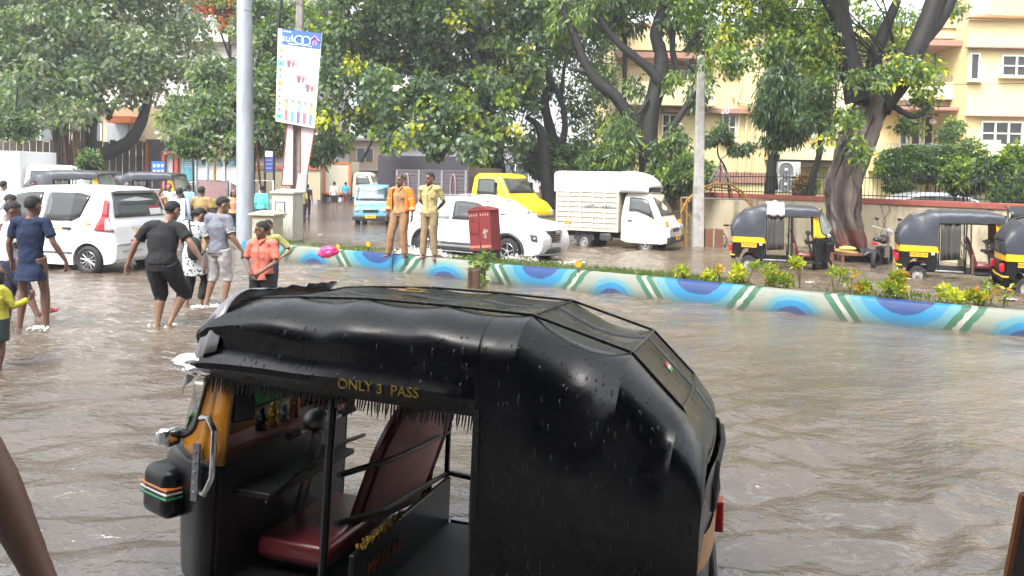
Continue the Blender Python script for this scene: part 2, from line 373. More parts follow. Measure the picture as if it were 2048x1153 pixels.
def kerb_block(t0, t1, label):
    """one kerb run along the median; local x along the kerb from A, local y towards the far side"""
    o = MB(); n = max(2, int((t1-t0)/.8)); rr = random.Random(int(t0*10)); prof = []
    sec = [(0, ROAD-.1), (-.025, 0), (0.0, KH-.03), (.03, KH), (.17, KH), (.18, KH-.06), (.18, ROAD-.1)]
    vs = []; fs = []
    for i in range(n+1):
        t = t0+(t1-t0)*i/n; dz = rr.uniform(-.012, .012)
        for (y, z) in sec: vs.append((t, y+rr.uniform(-.006, .006), z+(dz if z > .2 else 0)))
    k = len(sec)
    for i in range(n):
        for j in range(k-1): fs.append((i*k+j, (i+1)*k+j, (i+1)*k+j+1, i*k+j+1))
    fs.append(tuple(range(k))); fs.append(tuple(n*k+j for j in range(k-1, -1, -1)))
    o.add(vs, fs); ob = o.build('painted_kerb', KM if t0 < 5 else KM2, smooth=50)
    ob.matrix_world = Matrix(((md.x, mn.x, 0, A.x), (md.y, mn.y, 0, A.y), (0, 0, 1, 0), (0, 0, 0, 1)))
    tag(ob, label, 'kerb', 'painted kerbs of the median'); return ob
MT = Matrix(((md.x, mn.x, 0, A.x), (md.y, mn.y, 0, A.y), (0, 0, 1, 0), (0, 0, 0, 1)))
tL, tG0, tG1 = mline(483), mline(938), mline(968)
kerb_block(0, tG1-.02, 'long kerb right of the red cabinet painted with blue arcs and green bars')
kerb_block(tG0, mline(786), 'short worn kerb under the two standing men, painted with blue arcs')
kerb_block(mline(786)+.015, tL, 'kerb beside the pink cloth and boys, painted with pale blue arcs')
# kerb return at the left end and the far-side kerb
# soil strip of the median
MW = 1.15
so_ = MB(); n = 90; vs = []; fs = []; rr = random.Random(3)
for i in range(n+1):
    t = (tL+.0)*i/n
    for j, y in enumerate((.181, .45, .75, MW)): vs.append((t, y, KH-.05+(0 if j in (0, 3) else rr.uniform(-.03, .045))-(.16 if j == 3 else 0)))
for i in range(n):
    for j in range(3): fs.append((i*4+j, (i+1)*4+j, (i+1)*4+j+1, i*4+j+1))
so_.add(vs, fs); so_.box(((tL)/2, MW+.075, .0), (tL, .15, .4))
o = so_.build('median_soil', mat('soil', (.09, .07, .05), .9, var=.4, vscale=5, bump=.6, bscale=25, dirt_or_shade=(.07, .12, .03), dscale=1.2, dlim=.5), smooth=50); o.matrix_world = MT; struct(o)
# ================================================================== compound wall on the right
WY0, WS, WZ = 42.0, 1.9, 1.62
def wallp(px, z=0, off=0):     # point on the wall face at column px
    d = ray(px, 400); t = WY0/(d.y+WS*d.x); p = d*t; nrm = Vector((WS, 1, 0)).normalized()
    return Vector((p.x, p.y, z))+nrm*off
wd = Vector((1, -WS, 0)).normalized(); wn = Vector((WS, 1, 0)).normalized()   # along (to the right, nearer), away
CREAM = mat('cream_wall', (.50, .43, .30), .85, var=.1, vscale=1.5, dirt_or_shade=(.17, .14, .10), dscale=1.6, dlim=.48, stretch=(1, 1, .35), bump=.15, bscale=20)
RED_C = mat('red_oxide', (.30, .085, .06), .7, var=.2, dirt_or_shade=(.15, .06, .05))
p0 = wallp(1078); p1 = wallp(2160); Lw = (p1-p0).length
WMx = Matrix(((wd.x, wn.x, 0, p0.x), (wd.y, wn.y, 0, p0.y), (0, 0, 1, 0), (0, 0, 0, 1)))
cw = thing('compound_wall', 'cream compound wall with red coping running behind the parked rickshaws', 'wall'); cw.matrix_world = WMx
Lb = (wallp(1290)-p0).length
m_ = MB(); m_.box((Lb/2+Lw/2, .11, (WZ-.16+ROAD)/2), (Lw-Lb, .22, WZ-.16-ROAD)); m_.build('wall', CREAM, cw, smooth=0, bevel=.01)
m_ = MB(); m_.box((Lb/2, .11, (WZ-.16+ROAD)/2), (Lb, .22, WZ-.16-ROAD)); m_.build('stained_section', mat('stained_wall', (.30, .22, .13), .9, var=.35, vscale=3, stretch=(1, 1, .12), dirt_or_shade=(.10, .08, .06), dscale=1.5), cw, smooth=0)
m_ = MB(); m_.box((Lw/2, .11, WZ-.08), (Lw, .30, .16)); m_.build('coping', RED_C, cw, bevel=.015)
# spiked railing on top
rl = thing('iron_railing', 'thin black iron railing on top of the cream compound wall', 'railing'); rl.matrix_world = WMx
m_ = MB()
x = .1
while x < Lw-.1:
    m_.tube([(x, .11, WZ), (x, .11, WZ+.72)], .009, 4); m_.tube([(x, .11, WZ+.72), (x, .11, WZ+.80)], [.011, .001], 4); x += .135
m_.build('balusters', BLACK, rl, smooth=0)
m_ = MB()
for z in (.08, .6): m_.box((Lw/2, .11, WZ+z), (Lw, .025, .03))
m_.build('rails', BLACK, rl, smooth=0)
# garden ground behind the wall
gg = MB(); q = [wallp(1078, .9, .2), wallp(2160, .9, .2), Vector((40, 30, .9)), Vector((40, 60, .9)), Vector((0, 60, .9))]
gg.add(q, [(0, 1, 2, 3, 4)]); struct(gg.build('garden_ground', mat('garden_soil', (.05, .06, .025), .9, var=.5), smooth=0))

# ================================================================== cream apartment building
BW = mat('building_cream', (.72, .59, .31), .8, var=.08, vscale=.6, dirt_or_shade=(.55, .45, .28), dscale=.5, dlim=.62, stretch=(1, 1, .3))
BW2 = mat('building_pale', (.70, .62, .39), .8, var=.05, vscale=.6, dirt_or_shade=(.5, .45, .33), dscale=.6, dlim=.62, stretch=(1, 1, .3))
BRED = mat('building_red_band', (.36, .19, .14), .7, var=.12, dirt_or_shade=(.25, .12, .09))
WFR = mat('window_frame_white', (.68, .66, .62), .6, var=.05)
WGL = glassmat('window_glass', dark=.75, hz=.12, haze=(.25, .27, .28))
CURT = mat('curtain', (.30, .31, .33), .8, var=.2, vscale=3, stretch=(8, 1, .5))
YB = 36.0
def B(px, py, dy=0): return AT(px, py, YB+dy)
def xz(px, py, dy=0): p = B(px, py, dy); return p.x, p.z
def bbox(mb, pxa, pya, pxb, pyb, y0, y1):
    """box whose front rectangle is seen between two pixels at depth YB+y0, reaching back to YB+y1"""
    xa, za = xz(pxa, pya, y0); xb, zb = xz(pxb, pyb, y0); x0, x1 = sorted((xa, xb)); z0, z1 = sorted((za, zb))
    mb.box(((x0+x1)/2, YB+(y0+y1)/2, (z0+z1)/2), (x1-x0, y1-y0, z1-z0)); return x0, x1, z0, z1
apt = thing('apartment_building', 'cream and yellow apartment building with red floor bands behind the compound wall', 'building', (0, 0, 0))
zg = .9; zt = xz(1240, 50)[1]
z1 = xz(1500, 219)[1]; z2 = xz(1500, 84)[1]; z0p = xz(1530, 350)[1]
xL = xz(1231, 200)[0]; xM = xz(1540, 200, 0)[0]; xR = 34
m_ = MB(); m_.box(((xL+xR)/2, YB+5, (zg+zt)/2), (xR-xL, 10, zt-zg)); m_.build('wall', BW, apt, smooth=0)
def bandz(pxa, pxb, py, h, y0, name='floor_band', mt=BRED):
    m = MB(); xa, za = xz((pxa+pxb)/2, py, y0); x0 = xz(pxa, py, y0)[0]; x1 = xz(pxb, py, y0)[0]
    m.box(((x0+x1)/2, YB+y0+.3, za-h/2), (x1-x0, .6, h)); return m.build(name, mt, apt, smooth=0)
bandz(1228, 1560, 48, .16, -.35, 'roof_band'); bandz(1300, 1560, 83, .14, -.12); bandz(1330, 1560, 217, .22, -.5); bandz(1240, 1560, 344, .5, -.12, 'plinth_band')
def window(pxa, pya, pxb, pyb, y0=-.05, cols=2, rows=2, parent=None, tint=None, name='window'):
    xa, za = xz(pxa, pya, y0); xb, zb = xz(pxb, pyb, y0); wd_ = xb-xa; h = za-zb; cx = (xa+xb)/2; cz = (za+zb)/2; y = YB+y0
    par = parent or apt
    f = MB(); t = .07
    f.box((cx, y-.02, za), (wd_+t, .14, t)); f.box((cx, y-.02, zb), (wd_+t, .14, t))
    for i in range(cols+1): f.box((xa+wd_*i/cols, y-.015, cz), (t, .12, h-t))
    for j in range(1, rows): f.box((cx, y-.01, zb+h*j/rows), (wd_-t, .1, t*.8))
    fo = f.build(name, WFR, par, smooth=0)
    g_ = MB(); g_.box((cx, y+.0, cz), (wd_, .012, h)); g_.build('pane', WGL, fo, smooth=0)
    k = MB(); k.box((cx, y+.027, cz), (wd_, .03, h)); k.build('curtain', tint or CURT, fo, smooth=0)
    s = MB(); s.box((cx, y-.14, zb-.09), (wd_+.3, .28, .07)); s.build('sill', BW2, fo, smooth=0)
    return fo
window(1453, 92, 1474, 142, cols=1); window(1542, 95, 1562, 140, cols=1)
window(1325, 230, 1352, 275, cols=2); window(1445, 230, 1470, 280); window(1532, 232, 1552, 278)
window(1262, 70, 1290, 95, cols=2); window(1225, 235, 1240, 300, cols=1)
# first-floor recessed balcony left
def balcony(pxa, pxb, pyt, pyb, depth, rail_px=None, slab=True):
    m = MB(); x0, x1, za, zb = bbox(m, pxa, pyt, pxb, pyb, -depth, -.02); m.build('balcony_parapet', BW2, apt, smooth=0, bevel=.02)
    r = MB(); x = x0+.05
    while x < x1: r.box((x, YB-depth+.06, zb+.28), (.02, .02, .56)); x += .16
    r.box(((x0+x1)/2, YB-depth+.06, zb+.56), (x1-x0, .04, .03)); r.build('balcony_railing', mat('rail_grey', (.2, .2, .22), .5, var=.1), apt, smooth=0)
    return x0, x1
m_ = MB(); x0, x1, _, _ = bbox(m_, 1236, 103, 1432, 118, -.9, -.0); m_.build('balcony_soffit', BRED, apt, smooth=0)
m_ = MB(); bbox(m_, 1262, 55, 1432, 103, -.9, -.0); m_.build('balcony_fascia', BW, apt, smooth=0)
m_ = MB(); bbox(m_, 1310, 118, 1425, 162, -.01, .0); m_.build('balcony_shade', mat('deep_shade_wall', (.16, .12, .08), .8, var=.2), apt, smooth=0)  # flat dark sheet; the shade inside the balcony is painted as its colour
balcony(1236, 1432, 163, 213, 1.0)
# drainpipes
pm = mat('pipe_cream', (.68, .57, .36), .5, var=.1, dirt_or_shade=(.3, .24, .15))
def pipe(pts, r=.055):
    m = MB(); m.tube([B(a, b, -.14) for a, b in pts], r, 8); m.build('drainpipe', pm, apt)
pipe([(1487, 70), (1484, 140), (1481, 180), (1472, 205), (1474, 216)]); pipe([(1503, 85), (1500, 215)]); pipe([(1494, 222), (1488, 345)]); pipe([(1506, 222), (1500, 345)])
pipe([(1478, 225), (1474, 300), (1472, 345)]); pipe([(1464, 192), (1480, 206), (1508, 208)]); pipe([(1531, 60), (1528, 215)], .045)
text('20', .42, WFR, apt, frame(B(1450, 222.5, -.85), (1, 0, 0), (0, 0, 1)), 'house_number')
# lower-left small window bay
# centre-right balconies (projecting block)
zb = -1.6
bx = MB(); bbox(bx, 1680, 52, 1945, 78, zb, 0); bx.build('roof_parapet', BW, apt, smooth=0)
bx = MB(); bbox(bx, 1560, 50, 1950, 57, zb-.12, 0); bx.build('roof_band', BRED, apt, smooth=0)
bx = MB(); bbox(bx, 1560, 57, 1945, 78, -.2, 0); bx.build('roof_parapet', BW, apt, smooth=0)
bx = MB(); bbox(bx, 1840, 79, 1950, 93, zb-.6, 0); bx.build('balcony_hood', BRED, apt, smooth=0, bevel=.02)
bx = MB(); bbox(bx, 1590, 79, 1840, 88, -.5, 0); bx.build('floor_band', BRED, apt, smooth=0)
bx = MB(); bbox(bx, 1600, 160, 1840, 225, -.7, 0); bx.build('balcony_parapet', BW2, apt, smooth=0)
bx = MB(); bbox(bx, 1840, 164, 1936, 200, zb, 0); bx.build('balcony_parapet', BW2, apt, smooth=0, bevel=.02)
bx = MB(); bbox(bx, 1917, 93, 1938, 164, zb+.1, 0); bx.build('balcony_pier', BW2, apt, smooth=0)
bx = MB(); bbox(bx, 1800, 213, 1936, 222, zb-.5, 0); bx.build('balcony_hood', BRED, apt, smooth=0, bevel=.02)
bx = MB(); bbox(bx, 1800, 200, 1920, 213, zb+.2, 0); bx.build('gap_shade', mat('deep_shade_wall', (.16, .12, .08), .8), apt, smooth=0)  # solid block; shade below the parapet is put into its dark colour
bx = MB(); bbox(bx, 1770, 298, 1932, 345, zb, 0); bx.build('balcony_parapet', BW, apt, smooth=0, bevel=.02)
bx = MB(); bbox(bx, 1552, 290, 1700, 322, zb, 0); bx.build('balcony_parapet', BW, apt, smooth=0, bevel=.02)
bx = MB(); bbox(bx, 1552, 322, 1700, 335, zb+.3, 0); bx.build('gap_shade', mat('deep_shade_wall', (.16, .12, .08), .8), apt, smooth=0)  # another solid block coloured as the shade under a parapet
def rail(pxa, pxb, pyt, pyb, y0):
    m = MB(); x0, za = xz(pxa, pyt, y0); x1, zb_ = xz(pxb, pyb, y0); x = x0
    while x < x1: m.box((x, YB+y0+.05, (za+zb_)/2), (.022, .022, za-zb_)); x += .15
    m.box(((x0+x1)/2, YB+y0+.05, za), (x1-x0, .04, .04)); m.build('balcony_railing', mat('rail_grey', (.2, .2, .22), .5), apt, smooth=0)
rail(1840, 1936, 151, 164, zb+.05); rail(1600, 1700, 150, 160, -.65); rail(1552, 1700, 277, 290, zb+.05); rail(1770, 1920, 288, 298, zb+.05)
for a, b in ((1866, 1875), (1887, 1898), (1905, 1912)): window(a, 104, b, 162, -.04, 1, 1, name='grille_door')
for a, b in ((1800, 1812), (1822, 1838), (1848, 1864), (1874, 1890)): window(a, 232, b, 300, -.04, 1, 1, name='glass_door')
for a, b in ((1600, 1640), (1645, 1690)): window(a, 95, b, 155, -.04, 2, 1)
window(1610, 232, 1660, 275, -.04, 3, 1)
# right wing, nearer
wr = -2.6
bx = MB(); x0, x1, _, _ = bbox(bx, 1938, 40, 2400, 430, wr, 0); bx.build('right_wing', BW, apt, smooth=0)
for a, b, c in ((2400, 35, 43), (2400, 95, 101), (2400, 232, 239)):
    bx = MB(); bbox(bx, 1938, b, a, c, wr-.35, wr+.0); bx.build('floor_band', BRED, apt, smooth=0)
window(2004, 112, 2060, 153, wr-.04, 2, 2); window(1963, 244, 2042, 291, wr-.04, 3, 2); window(1941, 108, 1956, 160, wr-.04, 1, 1, tint=mat('pale_panel', (.55, .53, .46), .7))
# terrace slab and white planter grille below
bx = MB(); bbox(bx, 1935, 303, 2120, 317, wr-1.8, wr+.0); bx.build('terrace_slab', BW2, apt, smooth=0)
bx = MB(); bbox(bx, 1960, 340, 2120, 346, wr-2.6, wr-.6); bx.build('shed_roof', mat('rust_dark', (.09, .05, .035), .8, var=.3), apt, smooth=0)
gr = MB(); xg0, za = xz(1948, 318, wr-1.9); xg1, zb_ = xz(2100, 335, wr-1.9)
x = xg0
while x < xg1: gr.box((x, YB+wr-1.9, (za+zb_)/2), (.10, .05, za-zb_)); x += .22
gr.box(((xg0+xg1)/2, YB+wr-1.9, za-.03), (xg1-xg0, .06, .07)); gr.box(((xg0+xg1)/2, YB+wr-1.9, (za+zb_)/2), (xg1-xg0, .055, .05)); gr.build('terrace_grille', WFR, apt, smooth=0)
bx = MB(); x0, x1, z0_, z1_ = bbox(bx, 1972, 297, 2014, 303, wr-1.7, wr-1.3); bx.box(((x0+x1)/2, YB+wr-1.25, z1_+.2), (x1-x0, .06, .35))
for xx in (x0+.1, x1-.1): bx.box((xx, YB+wr-1.5, z0_-.15), (.06, .06, .3))
tag(bx.build('garden_bench', WFR, smooth=0), 'white bench on the terrace under the right hand windows', 'bench')
# lattice screen, globes, planters
lt = MB(); a = B(1913, 218, zb-.1); b = B(1928, 288, zb-.1)
for i in range(9):
    z = a.z+(b.z-a.z)*i/8
    lt.box(((a.x+b.x)/2, a.y, z), (.45, .03, .05), (0, .6, 0)); lt.box(((a.x+b.x)/2, a.y+.03, z), (.45, .03, .05), (0, -.6, 0))
for xx in (a.x, b.x): lt.box((xx, a.y+.015, (a.z+b.z)/2), (.05, .05, a.z-b.z+.3))
lt.build('lattice_screen', WFR, apt, smooth=0)
for i, (px, py) in enumerate(((1830, 240), (1866, 243), (1901, 243))):
    m = MB(); p = B(px, py, zb+.5); m.ell(p, (.16, .16, .14), 12, 8); m.tube([p+Vector((0, 0, .13)), p+Vector((0, 0, .55))], .012, 5)
    tag(m.build('hanging_pot', WFR), ['white pot hanging over the balcony nearest the big tree', 'middle white pot hanging over the first floor balcony', 'white pot hanging over the balcony nearest the lattice'][i], 'pot', 'white pots hanging over the balcony')
# air conditioner
ac = thing('air_conditioner', 'tall double fan air conditioner unit behind the railing under the balcony', 'air conditioner', B(1578, 386, -3.2))
s_ = (YB-3.2)/FPX; wv, hv = 44*s_, 62*s_
m_ = MB(); m_.box((0, .2, hv/2), (wv, .4, hv)); m_.build('casing', mat('ac_grey', (.42, .43, .42), .5, var=.12, dirt_or_shade=(.2, .18, .15)), ac, bevel=.02)
for zz in (.27, .74):
    m_ = MB(); c = (-wv*.17, -.02, hv*zz); m_.lathe([(.0, -.02), (.05, -.02), (.05, 0), (.27, .0), (.29, .02), (.31, .02)], c, (0, -1, 0), 20); f = m_.build('fan_grille', mat('ac_fan', (.12, .12, .13), .5), ac)
    m_ = MB(); m_.ell((c[0], c[1]-.03, c[2]), (.075, .03, .075), 10, 6); m_.build('fan_hub', mat('ac_light', (.6, .6, .58), .5), f)
m_ = MB()
for i in range(14): m_.box((wv*.36, -.012, .15+i*hv*.06), (.2, .02, .02))
m_.build('side_vent', mat('ac_light', (.6, .6, .58), .5), ac, smooth=0)
# rooftop water tank + terrace wall right top
wt = MB(); p = AT(1962, 30, YB+1.5); wt.lathe([(0, 1.6), (.35, 1.55), (.5, 1.35), (.5, .05), (.45, 0), (0, 0)], (p.x, p.y, p.z-.1), n=20)
tag(wt.build('water_tank', mat('pinkish_tank', (.55, .40, .40), .5)), 'pale pink round water tank on the roof of the cream building', 'water tank')
bx = MB(); bbox(bx, 1985, -60, 2300, 36, 1.0, 6); tag(bx.build('roof_room', mat('roof_room', (.42, .33, .23), .8, var=.2), smooth=0), 'brown plastered roof room above the right wing of the cream building', 'roof room')
# white car top behind the wall is built with the vehicles

# ================================================================== buildings to the left and centre, far behind the trees
def far_block(name, label, px0, px1, pyt, Y, col, rows, z_bot=0, band=None, depth=10, wcols=4, wcol=(.10, .11, .12)):
    t = thing(name, label, 'building')
    a = AT(px0, pyt, Y); b = AT(px1, pyt, Y); zt_ = a.z; mt = mat('far_wall_%.2f_%.2f' % (col[0], col[2]), col, .85, var=.12, vscale=.3, dirt_or_shade=tuple(c*.6 for c in col), dscale=.3)
    m = MB(); m.box(((a.x+b.x)/2, Y+depth/2, (zt_+z_bot)/2), (b.x-a.x, depth, zt_-z_bot)); m.build('wall', mt, t, smooth=0)
    h = (zt_-z_bot)/rows; wg = mat('far_glass', wcol, .2, var=.5, vscale=.6)
    for r_ in range(rows):
        m = MB(); m.box(((a.x+b.x)/2, Y-.3, z_bot+h*(r_+1)-.12), (b.x-a.x, .7, .22)); m.build('floor_slab', mat('far_slab', band or (.5, .47, .42), .8, var=.15), t, smooth=0)
        for c in range(wcols):
            cx = a.x+(b.x-a.x)*(c+.5)/wcols; ww = (b.x-a.x)/wcols*.55
            m = MB(); m.box((cx, Y-.03, z_bot+h*(r_+.45)), (ww, .08, h*.45)); f = m.build('window', wg, t, smooth=0)
            m = MB()
            for q in (-.5, 0, .5): m.box((cx+ww*q, Y-.09, z_bot+h*(r_+.45)), (.08, .05, h*.45))
            m.box((cx, Y-.09, z_bot+h*(r_+.67)), (ww, .05, .08)); m.build('frame', WFR, f, smooth=0)
    return t
far_block('apartment_block', 'grey apartment block with dark balconies behind the banyan at left', -160, 345, -160, 58, (.42, .40, .38), 6)
far_block('apartment_block', 'pale block with white ledges between banyan and lamp post', 330, 640, -140, 52, (.47, .44, .44), 5, wcols=3)
far_block('low_building', 'low peach building behind the trucks in the middle of the street', 640, 822, 275, 66, (.50, .36, .24), 2, band=(.45, .2, .12), wcols=3)
far_block('tall_building', 'tall white grey tower seen through the peepal leaves', 745, 1000, -220, 95, (.62, .60, .60), 9, wcols=4)
far_block('shed_building', 'low grey shed with shutters behind the blue truck', 790, 1080, 283, 62, (.40, .40, .42), 1, wcols=3)
far_block('low_house', 'beige shop with orange board behind the banyan roots', -60, 320, 205, 53, (.50, .40, .28), 2, wcols=4)
# ================================================================== auto rickshaw
def vinyl(name, col, rough, drops=True):
    m = bpy.data.materials.new(name); m.use_nodes = True; n = m.node_tree.nodes; L = m.node_tree.links; b = n['Principled BSDF']
    b.inputs['Base Color'].default_value = (*col, 1); b.inputs['Roughness'].default_value = rough; b.inputs['Specular IOR Level'].default_value = .5
    tc = n.new('ShaderNodeTexCoord'); a = n.new('ShaderNodeTexNoise'); a.inputs['Scale'].default_value = 2.2; a.inputs['Detail'].default_value = 3; L.new(tc.outputs['Object'], a.inputs['Vector'])
    bu = n.new('ShaderNodeBump'); bu.inputs['Strength'].default_value = .6; bu.inputs['Distance'].default_value = .02; L.new(a.outputs['Fac'], bu.inputs['Height']); last = bu.outputs[0]
    rr = n.new('ShaderNodeMapRange'); rr.inputs[3].default_value = rough*.8; rr.inputs[4].default_value = rough*1.8
    a2 = n.new('ShaderNodeTexNoise'); a2.inputs['Scale'].default_value = 5; a2.inputs['Detail'].default_value = 7; L.new(tc.outputs['Object'], a2.inputs['Vector']); L.new(a2.outputs['Fac'], rr.inputs[0]); L.new(rr.outputs[0], b.inputs['Roughness'])
    if drops:
        mp = n.new('ShaderNodeMapping'); mp.inputs['Scale'].default_value = (44, 44, 14); L.new(tc.outputs['Object'], mp.inputs[0])
        v = n.new('ShaderNodeTexVoronoi'); v.inputs['Randomness'].default_value = 1; v.inputs['Scale'].default_value = 1.0; L.new(mp.outputs[0], v.inputs['Vector'])
        sp = n.new('ShaderNodeSeparateXYZ'); L.new(v.outputs['Color'], sp.inputs[0])
        g_ = n.new('ShaderNodeMath'); g_.operation = 'GREATER_THAN'; g_.inputs[1].default_value = .5; L.new(sp.outputs[0], g_.inputs[0])
        r_ = n.new('ShaderNodeMapRange'); r_.inputs[1].default_value = .26; r_.inputs[2].default_value = .12; L.new(v.outputs['Distance'], r_.inputs[0])
        mu = n.new('ShaderNodeMath'); mu.operation = 'MULTIPLY'; L.new(g_.outputs[0], mu.inputs[0]); L.new(r_.outputs[0], mu.inputs[1])
        b2 = n.new('ShaderNodeBump'); b2.inputs['Strength'].default_value = .8; b2.inputs['Distance'].default_value = .004; L.new(mu.outputs[0], b2.inputs['Height']); L.new(last, b2.inputs['Normal']); last = b2.outputs[0]
    a3 = n.new('ShaderNodeTexNoise'); a3.inputs['Scale'].default_value = 11; a3.inputs['Detail'].default_value = 4; a3.inputs['Distortion'].default_value = 1.2; L.new(tc.outputs['Object'], a3.inputs['Vector'])
    b3 = n.new('ShaderNodeBump'); b3.inputs['Strength'].default_value = .5; b3.inputs['Distance'].default_value = .003; L.new(a3.outputs['Fac'], b3.inputs['Height']); L.new(last, b3.inputs['Normal']); last = b3.outputs[0]
    L.new(last, b.inputs['Normal']); return m
VIN_FG = vinyl('wet_black_vinyl', (.002, .0022, .003), .22)
VIN_BG = vinyl('grey_black_vinyl', (.04, .045, .058), .36, False)
SEAT_R = mat('red_seat_vinyl', (.17, .022, .03), .3, var=.15, coat=.4)
SEAT_P = mat('pink_seat_fabric', (.75, .42, .38), .5, var=.15, coat=.2)
AGLASS = glassmat('windscreen_glass', tint=(.75, .85, .78), dark=.3, hz=.35, haze=(.42, .5, .43))
ABODY = mat('auto_black_body', (.005, .0055, .007), .34, var=.3, coat=.1, spec=.35, dirt_or_shade=(.014, .013, .012), dscale=4, dlim=.6)
AYEL = mat('auto_orange_yellow', (.50, .20, .008), .35, var=.1, coat=.3, dirt_or_shade=(.25, .12, .03), dlim=.68)
PLASTIC = glassmat('clear_plastic_wrap', tint=(.95, .95, .97), dark=.05, hz=.42, haze=(.75, .75, .78), rough=.12)
GREENS = mat('green_sticker', (.05, .35, .08), .5, var=.3, vscale=20)
HOOPS = [(2.24, 1.56), (2.18, 1.62), (2.05, 1.65), (1.85, 1.665), (1.5, 1.68), (1.1, 1.675), (.70, 1.66), (.27, 1.535), (.06, 1.33), (-.04, 1.12)]
def auto(name, label, loc, yaw, fg=False, group=None, pitch=0, white_cloth=False, plate='MH03 1095', curtain=True, scale=1.0):
    T = thing(name, label, 'auto rickshaw', loc, yaw, group, scale=scale)
    VIN = VIN_FG if fg else VIN_BG
    YEL = AYEL if fg else TAXI_Y
    # profile sampling with straight segments between hoops
    prof = []; seg = 5 if fg else 3
    for i in range(len(HOOPS)-1):
        a, b = HOOPS[i], HOOPS[i+1]; k = seg if i >= 3 else 2
        for j in range(k):
            t = j/k; sag = math.sin(math.pi*t)*(.050 if i >= 6 else .016 if i >= 3 else 0)
            dx, dz = b[0]-a[0], b[1]-a[1]; l = math.hypot(dx, dz)
            prof.append((a[0]+dx*t+(dz/l)*(-sag)*-1, a[1]+dz*t-sag*abs(dx)/l, i, t))
    prof.append((HOOPS[-1][0], HOOPS[-1][1], len(HOOPS)-1, 0))
    for k_, p_ in enumerate(prof):
        if p_[0] < .866:
            z_ = p_[1]+(prof[k_-1][1]-p_[1])*.5; prof[k_:k_] = [(.867, z_, 5, .6), (.862, z_, 5, .62)]; break
    def Q(x, z, i):
        if x >= .864: return (x, (1.31 if fg else 1.44)-.03*max(0, (2.27-x)))
        f = 0; s = 0
        # fraction along rear arc
        pts = [(.86, 1.695)]+[h for h in HOOPS[6:]]
        tot = sum(math.hypot(pts[k+1][0]-pts[k][0], pts[k+1][1]-pts[k][1]) for k in range(len(pts)-1))
        acc = 0; best = 0; bd = 9
        for k in range(len(pts)-1):
            a, b = pts[k], pts[k+1]; l = math.hypot(b[0]-a[0], b[1]-a[1])
            t = max(0, min(1, ((x-a[0])*(b[0]-a[0])+(z-a[1])*(b[1]-a[1]))/l/l)); d = math.hypot(x-a[0]-(b[0]-a[0])*t, z-a[1]-(b[1]-a[1])*t)
            if d < bd: bd = d; best = (acc+l*t)/tot
            acc += l
        return (.86-(.88 if fg else .85)*best, .60 if fg else .86)
    SH = .40 if fg else .52; cols = [0, .12, .24, .34, .38 if fg else .48]
    NS = 16 if fg else 9
    rows = []
    for (x, z, i, t) in prof:
        row = []
        rearness = max(0, min(1, (.9-x)/.7)); cr = -.008+.03*rearness
        # outward normal at the rear
        nx_ = -rearness*.8; nz_ = 1-rearness*.6
        for y in cols:
            k = 1-(y/SH)**2; row.append((x+nx_*cr*k, y, z+nz_*cr*k))
        qx, qz = Q(x, z, i); RF_ = min(.40, .17/max(.1, math.hypot(qx-x, qz-z)))
        ridge = math.sin(math.pi*t) if i >= 3 else 0
        for k in range(NS+1):
            tt = k/NS
            if tt < .45: th = tt/.45*math.pi/2; y = SH+(.645-SH)*math.sin(th); wv = RF_*(1-math.cos(th))
            else: y = .645+.0*(tt-.45); wv = RF_+(1-RF_)*(tt-.45)/.55
            y -= (.0 if i >= 8 else .035 if i == 7 else .078 if i == 6 else .012)*ridge*math.sin(math.pi*min(1, tt*1.6)) if tt < .62 else 0
            px_, pz_ = x+(qx-x)*wv, z+(qz-z)*wv
            if fg:   # soft folds in the vinyl
                f = noise.noise(Vector((px_*1.6, tt*2.2, 3.1)))*.018+noise.noise(Vector((px_*4.5+pz_*2, tt*3, 7)))*.006
                fr = max(0, (px_-1.2))*.05*math.sin(tt*9+px_*2.5)
                y += (f+fr*.5)*math.sin(math.pi*min(1, tt+.08))
                if .72 < tt < .95 and px_ > .9: y += .022*math.sin((tt-.72)/.23*math.pi)
            row.append((px_, y, pz_))
        # inward lip at the edge
        if x >= .864: row.append((qx, .615, qz-.005)); row.append((qx, .60, qz+.03))
        else: row.append((qx, .63, qz)); row.append((qx, .62, qz))
        rows.append(row)
    m = MB(); nc = len(rows[0])
    for sgn in (1, -1):
        vs = [(a, b*sgn, c) for r_ in rows for (a, b, c) in r_]; fs = []
        for i in range(len(rows)-1):
            for j in range(nc-1):
                q = (i*nc+j, i*nc+j+1, (i+1)*nc+j+1, (i+1)*nc+j); fs.append(q if sgn < 0 else q[::-1])
        m.add(vs, fs)
    # rear side panels and the rear wall of the hood (down to the waist)
    ZB = .60 if fg else .86
    def rs(u, v):   # u along the pillar->rear, v down
        x = .865-.90*u; zt0 = (1.30 if fg else 1.42)-(.17 if fg else .29)*min(1, u*1.6); z = zt0+(ZB-zt0)*v
        y = .622+.030*min(1, v*3.5)-.05*max(0, (u-.8)/.2)**2+(.010 if fg else 0)*v
        return (x+.0, y, z)
    def RWX(y, z): return -.037-.055*(1-(y/.645)**2)+.03*(1.125-z)/.365
    def rw(u, v):
        y = -.643+1.286*u; q_ = max(0, abs(y)-SH)/(.645-SH); zt_ = 1.122-.17*(1-math.sqrt(max(0, 1-q_*q_))); z = zt_+((.74 if fg else .86)-zt_)*v
        return (RWX(y, z), y, z)
    m.grid(rw, 24, 6)
    cano = m.build('canopy', VIN, T, smooth=28 if fg else 40, thick=.006)
    # hoop piping on the hood
    m = MB()
